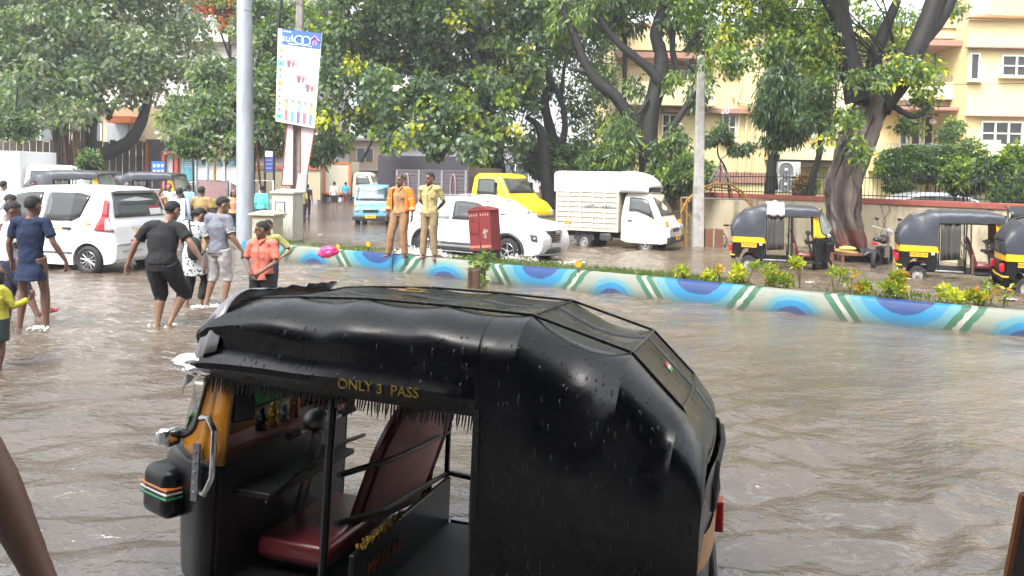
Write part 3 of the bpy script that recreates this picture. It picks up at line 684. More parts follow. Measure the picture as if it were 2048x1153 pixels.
    for hi in (6, 7, 8, 9) if fg else (6, 8):
        x, z = HOOPS[hi]; rearness = max(0, min(1, (.9-x)/.7)); cr = -.008+.03*rearness
        pts = []
        for sy in np.linspace(-.4, .4, 13):
            k = 1-(sy/SH)**2; pts.append((x-rearness*.8*cr*k-.003*rearness, sy, z+(1-rearness*.6)*cr*k+.004))
        m.tube(pts, .007, 6)
    for sgn in (1, -1):
        m.tube([(x-.004*(x < .5), sgn*SH, z+.005) for (x, z) in HOOPS[1:]], .007, 6)
        m.tube([(.855, sgn*.648, 1.30), (.85, sgn*.648, 1.1), (.845, sgn*.645, .86)], .012, 6)
    m.build('piping', VIN if fg else mat('hood_piping', (.10, .10, .11), .5), cano)
    # frame posts
    m = MB()
    for sgn in (1, -1):
        m.tube([(.865, sgn*.6, .34), (.87, sgn*.605, .9), (.87, sgn*.60, 1.40), (.8, sgn*.4, 1.60)], .016, 8)
        m.tube([(1.56, sgn*.585, .3), (1.55, sgn*.59, 1.0), (1.54, sgn*.585, 1.40), (1.5, sgn*.4, 1.61)], .02 if fg else .015, 8)
        m.tube([(2.12, sgn*.56, 1.40), (1.5, sgn*.585, 1.40), (.87, sgn*.59, 1.38)], .014, 6)
    for x in (.75, 1.2, 1.54, 2.0): m.tube([(x, y, 1.61) for y in (-.4, 0, .4)], .012, 6)
    m.build('frame', ABODY, T)
    # floor and lower body
    m = MB(); m.box((1.35, 0, .31), (1.9, 1.14, .05)); m.build('floor', mat('auto_floor', (.01, .01, .01), .6, var=.3), T, bevel=.01)
    m = MB()
    def lowprof(sgn):
        poly = [(.03, .40), (.16, .36), (.20, .50), (.32, .60), (.50, .60), (.62, .50), (.66, .36), (.80, .34), (.84, .52), (.82, .745), (.02, .745)]
        m.prism(poly, .03*sgn, (0, .625*sgn if sgn < 0 else .595, 0), (1, 0, 0), (0, 0, 1)) if False else None
        vs = [(x, sgn*.635, z) for x, z in poly]+[(x, sgn*.60, z) for x, z in poly]; n = len(poly)
        m.add(vs, [tuple(range(n)), tuple(range(2*n-1, n-1, -1))]+[(i, (i+1) % n, n+(i+1) % n, n+i) for i in range(n)])
    lowprof(1); lowprof(-1)
    def rp(u, v): y = -.625+1.25*u; k = 1-abs(y/.625)**4; return (.04-.09*k, y, .36+.385*v)
    m.grid(rp, 12, 2); m.box((.02, 0, .36), (.12, 1.2, .08))
    m.build('lower_body', ABODY, T, smooth=40, bevel=.006)
    # wheel-arch liners
    for sgn in (1, -1):
        m = MB(); m.tube([(.41+.22*math.cos(a), sgn*.60, .38+.23*math.sin(a)) for a in np.linspace(-.1, math.pi+.1, 12)], .03, 6, ref=(0, 1, 0), ry=.012); m.build('mudguard', ABODY, T)
    # yellow waist band
    m = MB()
    for sgn in (() if fg else (1, -1)):
        pl_ = [(.01, .745), (.86, .745), (.84, .80), (.80, .865), (.01, .872)]
        vs = [(x, sgn*.65, z) for x, z in pl_]+[(x, sgn*.615, z) for x, z in pl_]; n = len(pl_)
        m.add(vs, [tuple(range(n)), tuple(range(2*n-1, n-1, -1))]+[(i, (i+1) % n, n+(i+1) % n, n+i) for i in range(n)])
    def yb(u, v): y = -.64+1.28*u; k = 1-abs(y/.64)**4; return (.02-.095*k, y, .745+.127*v)
    m.grid(yb, 14, 2); m.build('waist_band', YEL, T, smooth=40, bevel=.008)
    # rear window
    m = MB(); wz = 1.02
    pts = [(RWX(y, z)-.004, y, z) for y, z in ((-.32, .92), (-.36, 1.02), (-.32, 1.11), (0, 1.12), (.32, 1.11), (.36, 1.02), (.32, .92), (0, .91))]
    m.tube([Vector(p)+Vector((-.004, 0, 0)) for p in pts], .012, 6, closed=True); rwf = m.build('rear_window', RUBBER, T)
    m = MB(); m.add([Vector(p)+Vector((.0, 0, 0)) for p in pts], [tuple(range(8))]); m.build('pane', mat('rear_pane', (.25, .27, .28), .15, var=.4), rwf, smooth=0)
    # tail lamps, bumper
    for sgn in (1, -1): m = MB(); m.box((-.06, sgn*.56, .60), (.09, .10, .16)); m.build('tail_lamp', RED_L, T, bevel=.012)
    m = MB(); m.tube([(.06, -.66, .42), (-.05, -.60, .42), (-.08, 0, .42), (-.05, .60, .42), (.06, .66, .42)], .02, 8); m.build('rear_bumper', YEL if not fg else ABODY, T)
    # plates
    for sgn in (() if fg else (1, -1)):
        m = MB(); m.box((.43, sgn*.642, .672), (.40, .012, .095)); pb = m.build('number_plate', PLATE_Y, T)
        text(plate, .085, INK, pb, frame((.43, sgn*.650, .672), (-sgn, 0, 0), (0, 0, 1)), 'plate_lettering', sx=.86)
    for sgn in (() if fg else (1, -1)): m = MB(); m.box((.74, sgn*.643, .71), (.07, .012, .06)); m.build('sticker', WHITE_CAR, T)
    # wheels
    def wheel(x, y, r=.205):
        m = MB(); s = 1 if y >= 0 else -1
        m.lathe([(r*.58, -.045), (r*.8, -.055), (r*.96, -.045), (r, -.025), (r, .025), (r*.96, .045), (r*.8, .055), (r*.58, .045)], (x, y, r), (0, s, 0), 28)
        wh = m.build('wheel', RUBBER, T)
        m = MB(); m.lathe([(r*.6, .04), (r*.5, .03), (r*.42, .01), (r*.25, .012), (r*.22, .035), (r*.12, .04), (r*.1, .055), (0, .057)], (x, y, r), (0, s, 0), 20)
        m.build('rim', mat('auto_rim', (.42, .40, .40), .5, .2, var=.2, dirt_or_shade=(.15, .1, .08)), wh)
    wheel(.42, .54); wheel(.42, -.54); wheel(2.30, .02, .2)
    m = MB(); m.tube([(2.30+.28*math.cos(a), .02, .22+.27*math.sin(a)) for a in np.linspace(-.15, 2.6, 12)], .085, 8, ref=(0, 1, 0), ry=.02)
    m.tube([(2.15, .0, .75), (2.30, .09, .2)], .02, 6); m.tube([(2.5, .02, .35), (2.72, .02, .22), (2.78, .02, .16)], [.07, .085, .06], 8, ref=(0, 1, 0), ry=.012); m.build('front_mudguard', ABODY, T)
    # front cowl:  plan curve
    def FX(y, z):     # x of the front skin
        base = 2.60-.26*max(0, (z-.90))-.10*max(0, z-1.3)
        return base-.42*(abs(y)/.60)**4
    # upper yellow surround with the windscreen hole
    def ringpts(hw0, hw1, z0, z1, rad, n):
        pts = []
        cs = [(1, 1), (-1, 1), (-1, -1), (1, -1)]; a0 = 0
        for ci, (sx, sz) in enumerate(cs):
            for k in range(n):
                a = ci*math.pi/2+(math.pi/2)*k/(n-1)
                hw = (hw1 if sz > 0 else hw0); cx = sx*(hw-rad); cz = (z1-rad if sz > 0 else z0+rad)
                pts.append((cx+rad*math.cos(a), cz+rad*math.sin(a)))
        return pts
    N_ = 7; outer = ringpts(.60, .56, .90, 1.60, .03, N_); inner = ringpts(.545, .525, .97, 1.585, .09, N_)
    m = MB(); nn = len(outer)
    mids = [((o_[0]+i_[0])/2, (o_[1]+i_[1])/2) for o_, i_ in zip(outer, inner)]
    lay = [[(FX(y, z)-.0, y, z) for y, z in L_] for L_ in (outer, mids, inner)]
    vs = [p for L_ in lay for p in L_]; fs = []
    for l in range(2):
        for i in range(nn): fs.append((l*nn+i, l*nn+(i+1) % nn, (l+1)*nn+(i+1) % nn, (l+1)*nn+i))
    m.add(vs, fs)
    for sgn in (1, -1):     # side returns of the cowl (the pillar seen from the side)
        zz = np.linspace(.90, 1.60, 8)
        def sd(u, v, sgn=sgn):
            z = .90+.70*v; y0 = .60-.04*v; xf = FX(y0, z); xb = xf-.05-.05*(1-v)
            return (xf+(xb-xf)*u, sgn*(y0+.004*u), z)
        m.grid(sd, 2, 8)
    cow = m.build('front_cowl', YEL, T, smooth=50, thick=.02)
    m = MB(); m.tube([(FX(y, z)+.006, y, z) for y, z in inner], .018, 6, closed=True); m.build('windscreen_seal', RUBBER, cow)
    m = MB(); vs = [(FX(y, z)-.004, y, z) for y, z in inner]; c = len(vs); mid = [(FX(y*.5, z)-.004, y*.5, (z-1.3)*.5+1.3) for y, z in inner]
    m.add(vs+mid+[(FX(0, 1.3)-.004, 0, 1.3)], [(i, (i+1) % nn, nn+(i+1) % nn, nn+i) for i in range(nn)]+[(nn+i, nn+(i+1) % nn, 2*nn) for i in range(nn)])
    m.build('windscreen', AGLASS, T, smooth=60)
    # black nose
    def nose(u, v):
        y = -.60+1.2*u; z = .90-.58*v; k = 1-abs(y/.60)**3.5
        bul = .10*math.exp(-((z-.80)/.09)**2)
        x = 2.12+(.40+bul+.06*(1-v))*(1-abs(y/.60)**4)+(.0)
        return (x, y, z)
    m = MB(); m.grid(nose, 18, 14); m.tube([(2.12+.46*(1-abs(y/.6)**4), y, .905) for y in np.linspace(-.6, .6, 15)], .02, 6)
    no = m.build('nose', ABODY, T, smooth=60, thick=.02)
    for sgn in (1, -1):
        m = MB(); m.box((2.48, sgn*.41, .70), (.24, .27, .24), (0, 0, -.35*sgn)); hp = m.build('headlamp_housing', ABODY, T, bevel=.05, bseg=4)
        m = MB(); m.lathe([(.1, .0), (.1, .02), (.07, .035), (0, .04)], (2.60, sgn*.40, .70), (1, 0, 0), 18); m.build('lens', CLEAR_L, hp)
        m = MB(); m.box((2.46, sgn*.52, .97), (.07, .10, .09)); ind = m.build('indicator', CHROME, T, bevel=.018)
        m = MB(); m.box((2.485, sgn*.53, .97), (.05, .07, .055)); m.build('lens', CLEAR_L, ind, bevel=.012)
    # leg shield, dashboard
    m = MB(); m.box((2.13, 0, .58), (.03, 1.16, .6)); m.box((2.20, 0, .90), (.16, 1.12, .06)); m.build('leg_shield', mat('dash_black', (.014, .012, .012), .5, var=.3), T, bevel=.01)
    m = MB(); m.tube([(2.125, -.57, .93), (2.125, .57, .93)], .020, 8); m.box((2.2, 0, .938), (.16, 1.1, .012)); m.build('dash_rim', mat('maroon_trim', (.20, .05, .045), .5, var=.2), T)
    m = MB(); m.box((2.0, .1, .75), (.2, .8, .03)); m.tube([(1.92, -.45, .80), (1.9, -.2, .83), (1.9, .3, .79), (1.92, .5, .72)], .013, 6); m.build('parcel_shelf', mat('grey_panel', (.008, .008, .009), .5), T, bevel=.01)
    # steering
    m = MB(); m.tube([(2.08, 0, .35), (1.96, 0, .92)], .03, 8); m.tube([(1.93, -.30, .98), (1.97, -.1, .95), (1.97, .1, .95), (1.93, .30, .98)], .014, 8)
    hb = m.build('handlebar', STEEL, T)
    for sgn in (1, -1): m = MB(); m.tube([(1.93, sgn*.32, .98), (1.95, sgn*.21, .97)], .02, 8); m.build('grip', RUBBER, hb)
    m = MB(); m.ell((1.97, 0, .985), (.07, .09, .06), 14, 8); m.build('speedometer', STEEL, hb)
    # driver seat and slanted backrest
    m = MB(); m.box((1.86, .02, .45), (.40, .70, .12)); m.build('driver_seat', SEAT_R, T, bevel=.045, bseg=4)
    m = MB(); m.box((1.86, .02, .33), (.3, .5, .2)); m.build('seat_box', ABODY, T, bevel=.01)
    yb0, yb1 = (-.50, .04) if fg else (-.3, .3)
    def br(u, v, off=0):
        k = 1-max(0, (v-.6)/.4)**2*.42; y = (yb0+yb1)/2+(u-.5)*(yb1-yb0)*k; return (1.72-.20*v+off-(.13*(1-u) if fg else 0), y, .46+.60*v)
    m = MB(); m.mi = 0; m.grid(lambda u, v: br(u, v), 8, 10); bk = m.build('driver_backrest', [SEAT_P], T, thick=.05, smooth=60, bevel=.01)
    m = MB(); ed = [br(0, v) for v in np.linspace(0, 1, 9)]+[br(u, 1) for u in np.linspace(.1, .9, 6)]+[br(1, v) for v in np.linspace(1, 0, 9)]
    m.tube(ed, .033, 8); m.build('edge_trim', SEAT_R, bk)
    # partition and rails behind the driver
    m = MB(); m.box((1.43, 0, .46), (.03, 1.14, .26)); pt = m.build('partition', ABODY, T, bevel=.008)
    if fg:
        text('MH 03 AB', .10, mat('orange_ink', (.28, .09, .015), .6, var=0), pt, frame((1.412, .27, .47), (0, -1, 0), (0, 0, 1)), sx=.8)
        m = MB(); rr = random.Random(5)
        for i in range(90):
            m.ell((1.425+rr.uniform(-.015, .015), .52-.46*i/90, .60+rr.uniform(-.012, .012)), (.008, .008, .009), 5, 4)
        m.build('flower_garland', mat('garland', (.26, .17, .02), .7, var=.3), T)
    m = MB(); m.tube([(1.45, -.585, .84), (1.45, -.2, .86), (1.44, .2, .90), (1.5, .585, .93)], .014, 7); m.tube([(1.45, -.585, .60), (1.45, .2, .66), (1.5, .585, .72)], .014, 7)
    m.tube([(1.45, -.585, .3), (1.45, -.59, 1.45)], .016, 7); m.build('partition_rail', ABODY, T)
    # passenger seat
    m = MB(); m.box((.62, 0, .52), (.42, 1.0, .13)); m.build('passenger_seat', SEAT_R, T, bevel=.04, bseg=3)
    m = MB(); m.box((.36, 0, .84), (.1, 1.05, .5), (0, -.15, 0)); m.build('passenger_backrest', SEAT_R, T, bevel=.04, bseg=3)
    for sgn in (1, -1): m = MB(); m.box((1.1, sgn*.6, .33), (.62, .06, .035)); m.build('footboard', STEEL, T, bevel=.006)
    # grab handle by the pillar, far side rails
    m = MB(); m.tube([(2.22, .60, 1.10), (2.15, .64, 1.12), (2.10, .655, 1.07), (2.10, .655, .86), (2.14, .65, .78), (2.20, .61, .77)], .014, 8); m.build('grab_handle', CHROME, T)
    m = MB(); m.box((2.22, .618, .86), (.035, .012, .26))
    for i in range(5): m.ell((2.22, .628, .77+.045*i), (.008, .008, .008), 6, 4)
    m.build('hinge_plate', STEEL, T)
    if fg:
        m = MB(); m.tube([(1.9, -.60, 1.34), (1.72, -.64, 1.28), (1.70, -.64, 1.15), (1.78, -.63, 1.10)], .009, 6); m.build('door_bar', ABODY, T); m = MB(); m.tube([(1.45, -.60, .60), (1.2, -.61, .58), (1.05, -.61, .56), (1.02, -.61, .44), (.98, -.61, .36)], .016, 6); m.build('door_bar', ABODY, T)
        m = MB(); m.box((1.63, -.52, .86), (.16, .10, .26)); m.build('meter_box', ABODY, T, bevel=.01)
        m = MB(); m.box((1.17, -.59, .545), (.22, .02, .07)); m.build('bracket', ABODY, T)
        # fringe along both eaves
        rr = random.Random(11)
        for sgn in (1, -1):
            x = .88; m = MB()
            while x < 2.2:
                z0 = 1.31-.03*(2.27-x); l = .066+rr.uniform(-.012, .014); dx = rr.uniform(-.012, .012)+.008
                m.tube([(x, sgn*.622, z0+.01), (x+dx*.4, sgn*.622, z0-l*.5), (x+dx, sgn*.62, z0-l)], [.0048, .0042, .0018], 4, caps=False); x += .0135
            m.build('fringe', mat('fringe_black', (.01, .01, .01), .6), T, smooth=0)
        # painted words on the eave
        t = text('ONLY', .062, mat('painted_yellow', (.24, .16, .02), .6, var=.3, vscale=30), T, frame((1.395, .676, 1.345), (-1, .0, .0), (0, .12, 1)), 'lettering', sx=1.0)
        t = text('3', .058, _mc['painted_yellow'], T, frame((1.28, .676, 1.34), (-1, .0, .0), (0, .12, 1)), 'lettering', sx=1.1)
        t = text('PASS', .062, _mc['painted_yellow'], T, frame((1.165, .676, 1.34), (-1, .0, .0), (0, .12, 1)), 'lettering', sx=1.0)
        # flag sticker and faded word on the hood back
        m = MB(); P_ = Vector((.165, .12, 1.45)); nrm = Vector((-.77, 0, .64)).normalized(); dn = Vector((-.64, 0, -.77))
        for k, c in enumerate(((.6, .1, .08), (.6, .6, .6), (.05, .3, .12))):
            m2 = MB(); a = P_+nrm*.012+dn*(.014*k); m2.add([a, a+Vector((0, -.09, 0)), a+Vector((0, -.09, 0))+dn*.014, a+dn*.014], [(0, 1, 2, 3)]); m2.build('flag_sticker', mat('flag_%d' % k, c, .5, var=.1), cano, smooth=0, thick=.002)
        # driver's mirror
        m = MB(); m.tube([(2.12, -.60, 1.38), (2.14, -.66, 1.36), (2.15, -.72, 1.30)], .008, 6); mi = m.build('mirror_arm', ABODY, T)
        m = MB(); m.box((2.15, -.70, 1.22), (.02, .11, .17), (0, .1, .4)); m.build('mirror', CHROME, mi, bevel=.01)
        m = MB(); m.box((2.13, .42, 1.14), (.02, .12, .17), (0, .15, -.5)); mf = m.build('inner_mirror', RUBBER, T, bevel=.015)
        m = MB(); m.box((2.118, .42, 1.14), (.006, .10, .15), (0, .15, -.5)); m.build('mirror_glass', CHROME, mf)
        # green sticker on the screen, tricolour on the nose
        m = MB(); m.add([(FX(y, z)-.012, y, z) for y, z in ((.46, .99), (-.46, .99), (-.46, 1.13), (-.15, 1.10), (.1, 1.15), (.46, 1.06))], [tuple(range(6))]); m.build('screen_sticker', GREENS, T, smooth=0)
        for k, c in enumerate(((.55, .16, .03), (.6, .6, .6), (.03, .28, .12))):
            o_ = MB(); o_.box((2.48, .41, .73-.022*k), (.246, .276, .018), (0, 0, -.35))
            o_.build('stripe', mat('stripe_%d' % k, c, .4, var=.1), T, bevel=.010)
    elif curtain:
        def cu(u, v): return (.90+.42*u+.02*math.sin(9*u), -.60-.02*math.sin(u*22)+.0*v, 1.42-.86*v+.04*u)
        m = MB(); m.grid(cu, 16, 4); m.build('side_curtain', mat('tarp_dark', (.06, .06, .055), .6, var=.3), T, thick=.004)
    if not fg:
        m = MB(); m.box((1.60, -.585, .50), (.07, .04, .45)); m.build('door_post', mat('brown_cloth', (.10, .05, .04), .8, var=.4), T, bevel=.02)
    if white_cloth:
        rr = random.Random(2)
        def wc(u, v):
            y = -.70+.72*v; x = .86+.42*u+.03*math.sin(5*v+u*3)+.06*(v < .3)*u
            z = 1.71+.02*abs(math.sin(u*7+v*5))+.02*math.sin(v*9)+.03*noise.noise(Vector((u*4, v*5, 2))) if v > .25 else 1.70-.28*(1-v/.25)+.02*math.sin(u*14)
            if abs(u-.55) < .15 and v > .3: z += .05*(1-abs(u-.55)/.15)
            return (x, y if v > .25 else -.665-.01*math.sin(u*12), z)
        m = MB(); m.grid(wc, 18, 16); tag(m.build('draped_cloth', mat('white_cloth', (.72, .66, .66), .8, var=.1, bump=.3), smooth=60, thick=.01), 'crumpled white cloth draped over the hood of the left parked rickshaw', 'cloth').matrix_world = T.matrix_basis if False else Matrix.Translation(Vector(loc)) @ Matrix.Rotation(yaw, 4, 'Z') @ Matrix.Diagonal((*(scale if hasattr(scale, '__len__') else (scale,)*3), 1))
    return T
TAXI_Y = TAXI_ = YELLOW
AO = Vector((.851, 3.293, -.235)); AYAW = R(163)
fga = auto('auto_rickshaw', 'nearest auto rickshaw with wet black vinyl hood, fringe and orange cowl', AO, AYAW, fg=True)
MA = Matrix.Translation(AO) @ Matrix.Rotation(AYAW, 4, 'Z') @ Matrix.Rotation(R(4.2), 4, 'X')
fga.matrix_world = MA
# plastic sheet bundled over the front of the hood (rests on it: its own thing)
def plast(seed, cx, cy, cz, rx, ry, rz, label, name, n=26):
    rr = random.Random(seed)
    def f(u, v):
        a = u*2*math.pi; b = v*math.pi
        d = Vector((math.sin(b)*math.cos(a), math.sin(b)*math.sin(a), math.cos(b)))
        k = 1+.22*noise.noise(d*2.3+Vector((seed, 0, 0)))+.16*noise.noise(d*5+Vector((0, seed, 0)))+.04*noise.noise(d*12)
        return (cx+rx*d.x*k, cy+ry*d.y*k, cz+rz*d.z*k)
    m = MB(); m.grid(f, n*2, n, True); return m
# draped sheet following the hood front
def sheet(u, v):
    y = -.46+1.10*u; s = v
    hx = 2.12+.17*s; 
    zc = 1.67-.22*s**1.6
    if y > .4: k = (y-.4)/.24; zc -= .26*k*k; y2 = .4+.25*math.sin(min(1, k)*math.pi/2)
    else: y2 = y
    n_ = .022*noise.noise(Vector((u*4, v*3, 1)))+.012*noise.noise(Vector((u*14, v*5, 4)))
    return (hx+n_*1.2, y2+n_, zc+.02+n_)
m = MB(); m.grid(sheet, 48, 18); o = m.build('plastic_sheet', PLASTIC, smooth=60, thick=.002); o.matrix_world = MA; tag(o, 'crumpled clear plastic sheet wrapped over the front of the nearest hood', 'plastic sheet')
m = plast(3, 2.24, .60, 1.345, .14, .075, .055, '', ''); o = m.build('plastic_bundle', PLASTIC, smooth=60); o.matrix_world = MA; tag(o, 'twisted bundle of clear plastic tied at the front pillar of the nearest rickshaw', 'plastic bundle')
# dashboard figures
for i, (y, h, c, lb) in enumerate(((.16, .12, (.02, .02, .02), 'small black figurine on the dashboard of the nearest rickshaw'), (.06, .125, (.5, .27, .03), 'small golden seated figurine on the dashboard'), (-.04, .09, (.12, .15, .2), 'small blue grey figurine on the dashboard'), (-.14, .17, (.30, .09, .03), 'tallest reddish figurine on the dashboard'))):
    m = MB(); b = Vector((2.2, y, .945)); m.lathe([(0, 0), (.03, 0), (.032, .02*h/.12), (.024, .35*h), (.03, .5*h), (.022, .68*h), (.010, .74*h), (.017, .84*h), (.012, .95*h), (.003, h), (0, h)], b, (0, 0, 1), 12)
    m.ell(b+Vector((-.012, .02, h*.45)), (.02, .012, .012), 8, 5); m.ell(b+Vector((-.012, -.02, h*.45)), (.02, .012, .012), 8, 5)
    o = m.build('dashboard_figurine', mat('idol%d' % i, c, .35, .3, var=.2)); o.matrix_world = MA; tag(o, lb, 'figurine', 'figurines on the dashboard')
m = MB(); m.box((1.45, .0, 1.675), (.13, .06, .010)); m.box((1.45, .0, 1.685), (.07, .03, .014)); o = m.build('roof_tag', mat('tag_yellow', (.22, .15, .05), .7), bevel=.004); o.matrix_world = Matrix.Translation((0, 0, .02)) @ MA; tag(o, 'little yellow wooden piece lying on the hood of the nearest rickshaw', 'offcut')
# ================================================================== cars and trucks
def ipl(pts, x):
    if x <= pts[0][0]: return pts[0][1]
    for a, b in zip(pts, pts[1:]):
        if x <= b[0]: t = (x-a[0])/(b[0]-a[0]); return a[1]+(b[1]-a[1])*t
    return pts[-1][1]
class Shell:
    """closed vehicle shell from a side profile (x forward, z up); width varies by plan and height"""
    def __init__(s, top, bot, W, plan, belt, roof, tumble, r=.10):
        s.top, s.bot, s.Wm, s.plan, s.belt, s.roof, s.tb, s.r = top, bot, W, plan, belt, roof, tumble, r
    def hw(s, x, z):
        w = s.Wm/2*ipl(s.plan, x)
        if z > s.belt: w *= 1-(1-s.tb)*((z-s.belt)/(s.roof-s.belt))**1.15
        else: w *= 1-.05*((s.belt-z)/s.belt)**2
        return w
    def loop(s, n=90):
        x0, x1 = s.top[0][0], s.top[-1][0]
        def resample(P, n):
            L = [0]
            for a, b in zip(P, P[1:]): L.append(L[-1]+math.hypot(b[0]-a[0], b[1]-a[1]))
            out = []
            for i in range(n):
                d = L[-1]*i/(n-1)
                for k in range(len(P)-1):
                    if d <= L[k+1]+1e-9: t = (d-L[k])/max(1e-9, L[k+1]-L[k]); out.append((P[k][0]+(P[k+1][0]-P[k][0])*t, P[k][1]+(P[k+1][1]-P[k][1])*t)); break
            return out
        return resample(s.top, n), resample(s.bot, n)
    def mesh(s, n=80):
        T_, B_ = s.loop(n); m = MB(); rows = []
        M = 16
        # across the top (and underside): v from -1..1 ; then sides
        ring = []
        for i in range(n):
            (xt, zt), (xb, zb) = T_[i], B_[i]; col = []
            mid = (zt+zb)/2
            # section from left-bottom up, over the top, to right-bottom
            hs_ = []
            for k in range(9):            # side going up
                t = k/8; z = zb+(zt-zb)*t; x = xb+(xt-xb)*t; hs_.append((x, z))
            r = min(s.r, (zt-zb)*.3)
            pts = []
            for (x, z) in hs_[:-1]: pts.append((x, s.hw(x, z), z if z < zt-r else zt-r*1.0+0*(z)))
            x, z = T_[i]; w = s.hw(x, z)
            for k in range(1, 5):
                a = k/4*math.pi/2; pts.append((x, w-r+r*math.cos(a), z-r+r*math.sin(a)))
            for y in (.66, .33): pts.append((x, (w-r)*y, z+.012*(1-y)))
            pts.append((x, 0, z+.012))
            full = pts+[(a, -b, c) for a, b, c in pts[-2::-1]]
            ring.append(full)
        vs = [p for r_ in ring for p in r_]; nc = len(ring[0]); fs = []
        for i in range(n-1):
            for j in range(nc-1): fs.append((i*nc+j, (i+1)*nc+j, (i+1)*nc+j+1, i*nc+j+1))
            fs.append((i*nc+nc-1, (i+1)*nc+nc-1, (i+1)*nc, i*nc))
        fs.append(tuple(range(nc))); fs.append(tuple((n-1)*nc+j for j in range(nc-1, -1, -1)))
        m.add(vs, fs); return m
    def side(s, topl, botl, sgn, off=.004, nv=4, nu=None, taper=0):   # patch between two polylines in side view
        m = MB(); nu = nu or 10
        def rs(P, t):
            t *= len(P)-1; i = min(int(t), len(P)-2); f = t-i; return (P[i][0]+(P[i+1][0]-P[i][0])*f, P[i][1]+(P[i+1][1]-P[i][1])*f)
        def f(u, v):
            a = rs(topl, u); b = rs(botl, u); x = a[0]+(b[0]-a[0])*v; z = a[1]+(b[1]-a[1])*v
            return (x, sgn*(s.hw(x, z)+off), z)
        m.grid(f, nu, nv); return m
    def front(s, P, half, off=.006, n=8, inset=.06, half2=None):   # patch following a side-view polyline across the width
        m = MB(); vs = []
        def f(u, v):
            t = v*(len(P)-1); i = min(int(t), len(P)-2); g = t-i; x = P[i][0]+(P[i+1][0]-P[i][0])*g; z = P[i][1]+(P[i+1][1]-P[i][1])*g
            h = half+((half2 if half2 is not None else half)-half)*v
            y = (u*2-1)*h; dx = P[-1][0]-P[0][0]; dz = P[-1][1]-P[0][1]; l = math.hypot(dx, dz) or 1
            nx, nz = dz/l, -dx/l
            if nx*(1 if x > (s.top[0][0]+s.top[-1][0])/2 else -1) < 0: nx, nz = -nx, -nz
            return (x+nx*off, y, z+nz*off)
        m.grid(f, n, max(3, len(P)*2)); return m
def boolcut(o, cutters):
    for c in cutters:
        md = o.modifiers.new('cut', 'BOOLEAN'); md.operation = 'DIFFERENCE'; md.object = c; md.solver = 'EXACT'
    dg = bpy.context.evaluated_depsgraph_get(); me = bpy.data.meshes.new_from_object(o.evaluated_get(dg)); o.modifiers.clear(); old = o.data; o.data = me; bpy.data.meshes.remove(old)
    for c in cutters: bpy.data.objects.remove(c)
    me.polygons.foreach_set('use_smooth', [True]*len(me.polygons)); me.set_sharp_from_angle(angle=R(32))
def arch(x, r, z, W, name='cutter'):
    m = MB(); m.lathe([(0, -W), (r, -W), (r, W), (0, W)], (x, 0, z), (0, 1, 0), 40); bm = m.build(name, DARK, smooth=0)
    b = bmesh.new(); b.from_mesh(bm.data); bmesh.ops.remove_doubles(b, verts=b.verts, dist=1e-5); bmesh.ops.recalc_face_normals(b, faces=b.faces); b.to_mesh(bm.data); b.free(); return bm
def fixn(o):
    b = bmesh.new(); b.from_mesh(o.data); bmesh.ops.remove_doubles(b, verts=b.verts, dist=1e-5); bmesh.ops.recalc_face_normals(b, faces=b.faces); b.to_mesh(o.data); b.free()
def cwheel(T, x, y, r, w=.18, spokes=10, rimm=None, steel=False):
    m = MB(); s = 1 if y > 0 else -1; c = (x, y, r)
    m.lathe([(r*.60, -w/2), (r*.78, -w/2-.012), (r*.95, -w/2+.01), (r, -w*.3), (r, w*.3), (r*.95, w/2-.01), (r*.78, w/2+.012), (r*.62, w/2)], c, (0, s, 0), 32); wh = m.build('wheel', RUBBER, T)
    m = MB(); RM = rimm or mat('alloy', (.45, .46, .48), .3, .7, var=.1)
    m.lathe([(r*.63, w/2-.005), (r*.60, w/2+.004), (r*.56, w/2-.03), (r*.56, -.02)], c, (0, s, 0), 28)
    if steel: m.lathe([(r*.57, w/2-.04), (r*.42, w/2-.01), (r*.30, w/2-.05), (r*.2, w/2-.045), (r*.16, w/2-.005), (0, w/2)], c, (0, s, 0), 24)
    else:
        for k in range(spokes):
            a = 2*math.pi*k/spokes; ca, sa = math.cos(a), math.sin(a); a2 = a+.22
            m.tube([(x+r*.10*ca, y+s*(w/2-.02), r+r*.10*sa), (x+r*.57*math.cos(a2), y+s*(w/2-.012), r+r*.57*math.sin(a2))], r*.062, 5, ref=(0, 1, 0), ry=r*.045)
        m.ell((x, y+s*(w/2-.015), r), (r*.14, .02, r*.14), 12, 6)
    rm_ = m.build('rim', RM, wh)
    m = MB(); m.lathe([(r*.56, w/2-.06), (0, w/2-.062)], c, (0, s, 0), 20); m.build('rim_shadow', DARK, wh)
def plate(T, s, c, x, y, w=.38, h=.11, m=None, name='number_plate', size=None):
    b = MB(); f = frame(c, x, y); z = Vector((f[0][2], f[1][2], f[2][2])); b.T = f; b.box((0, 0, 0), (w, h, .012)); p = b.build(name, m or PLATE_Y, T, smooth=0)
    text(s, size or h*.72, INK, p, f @ Matrix.Translation((0, 0, .009)), 'plate_lettering', sx=.9); return p

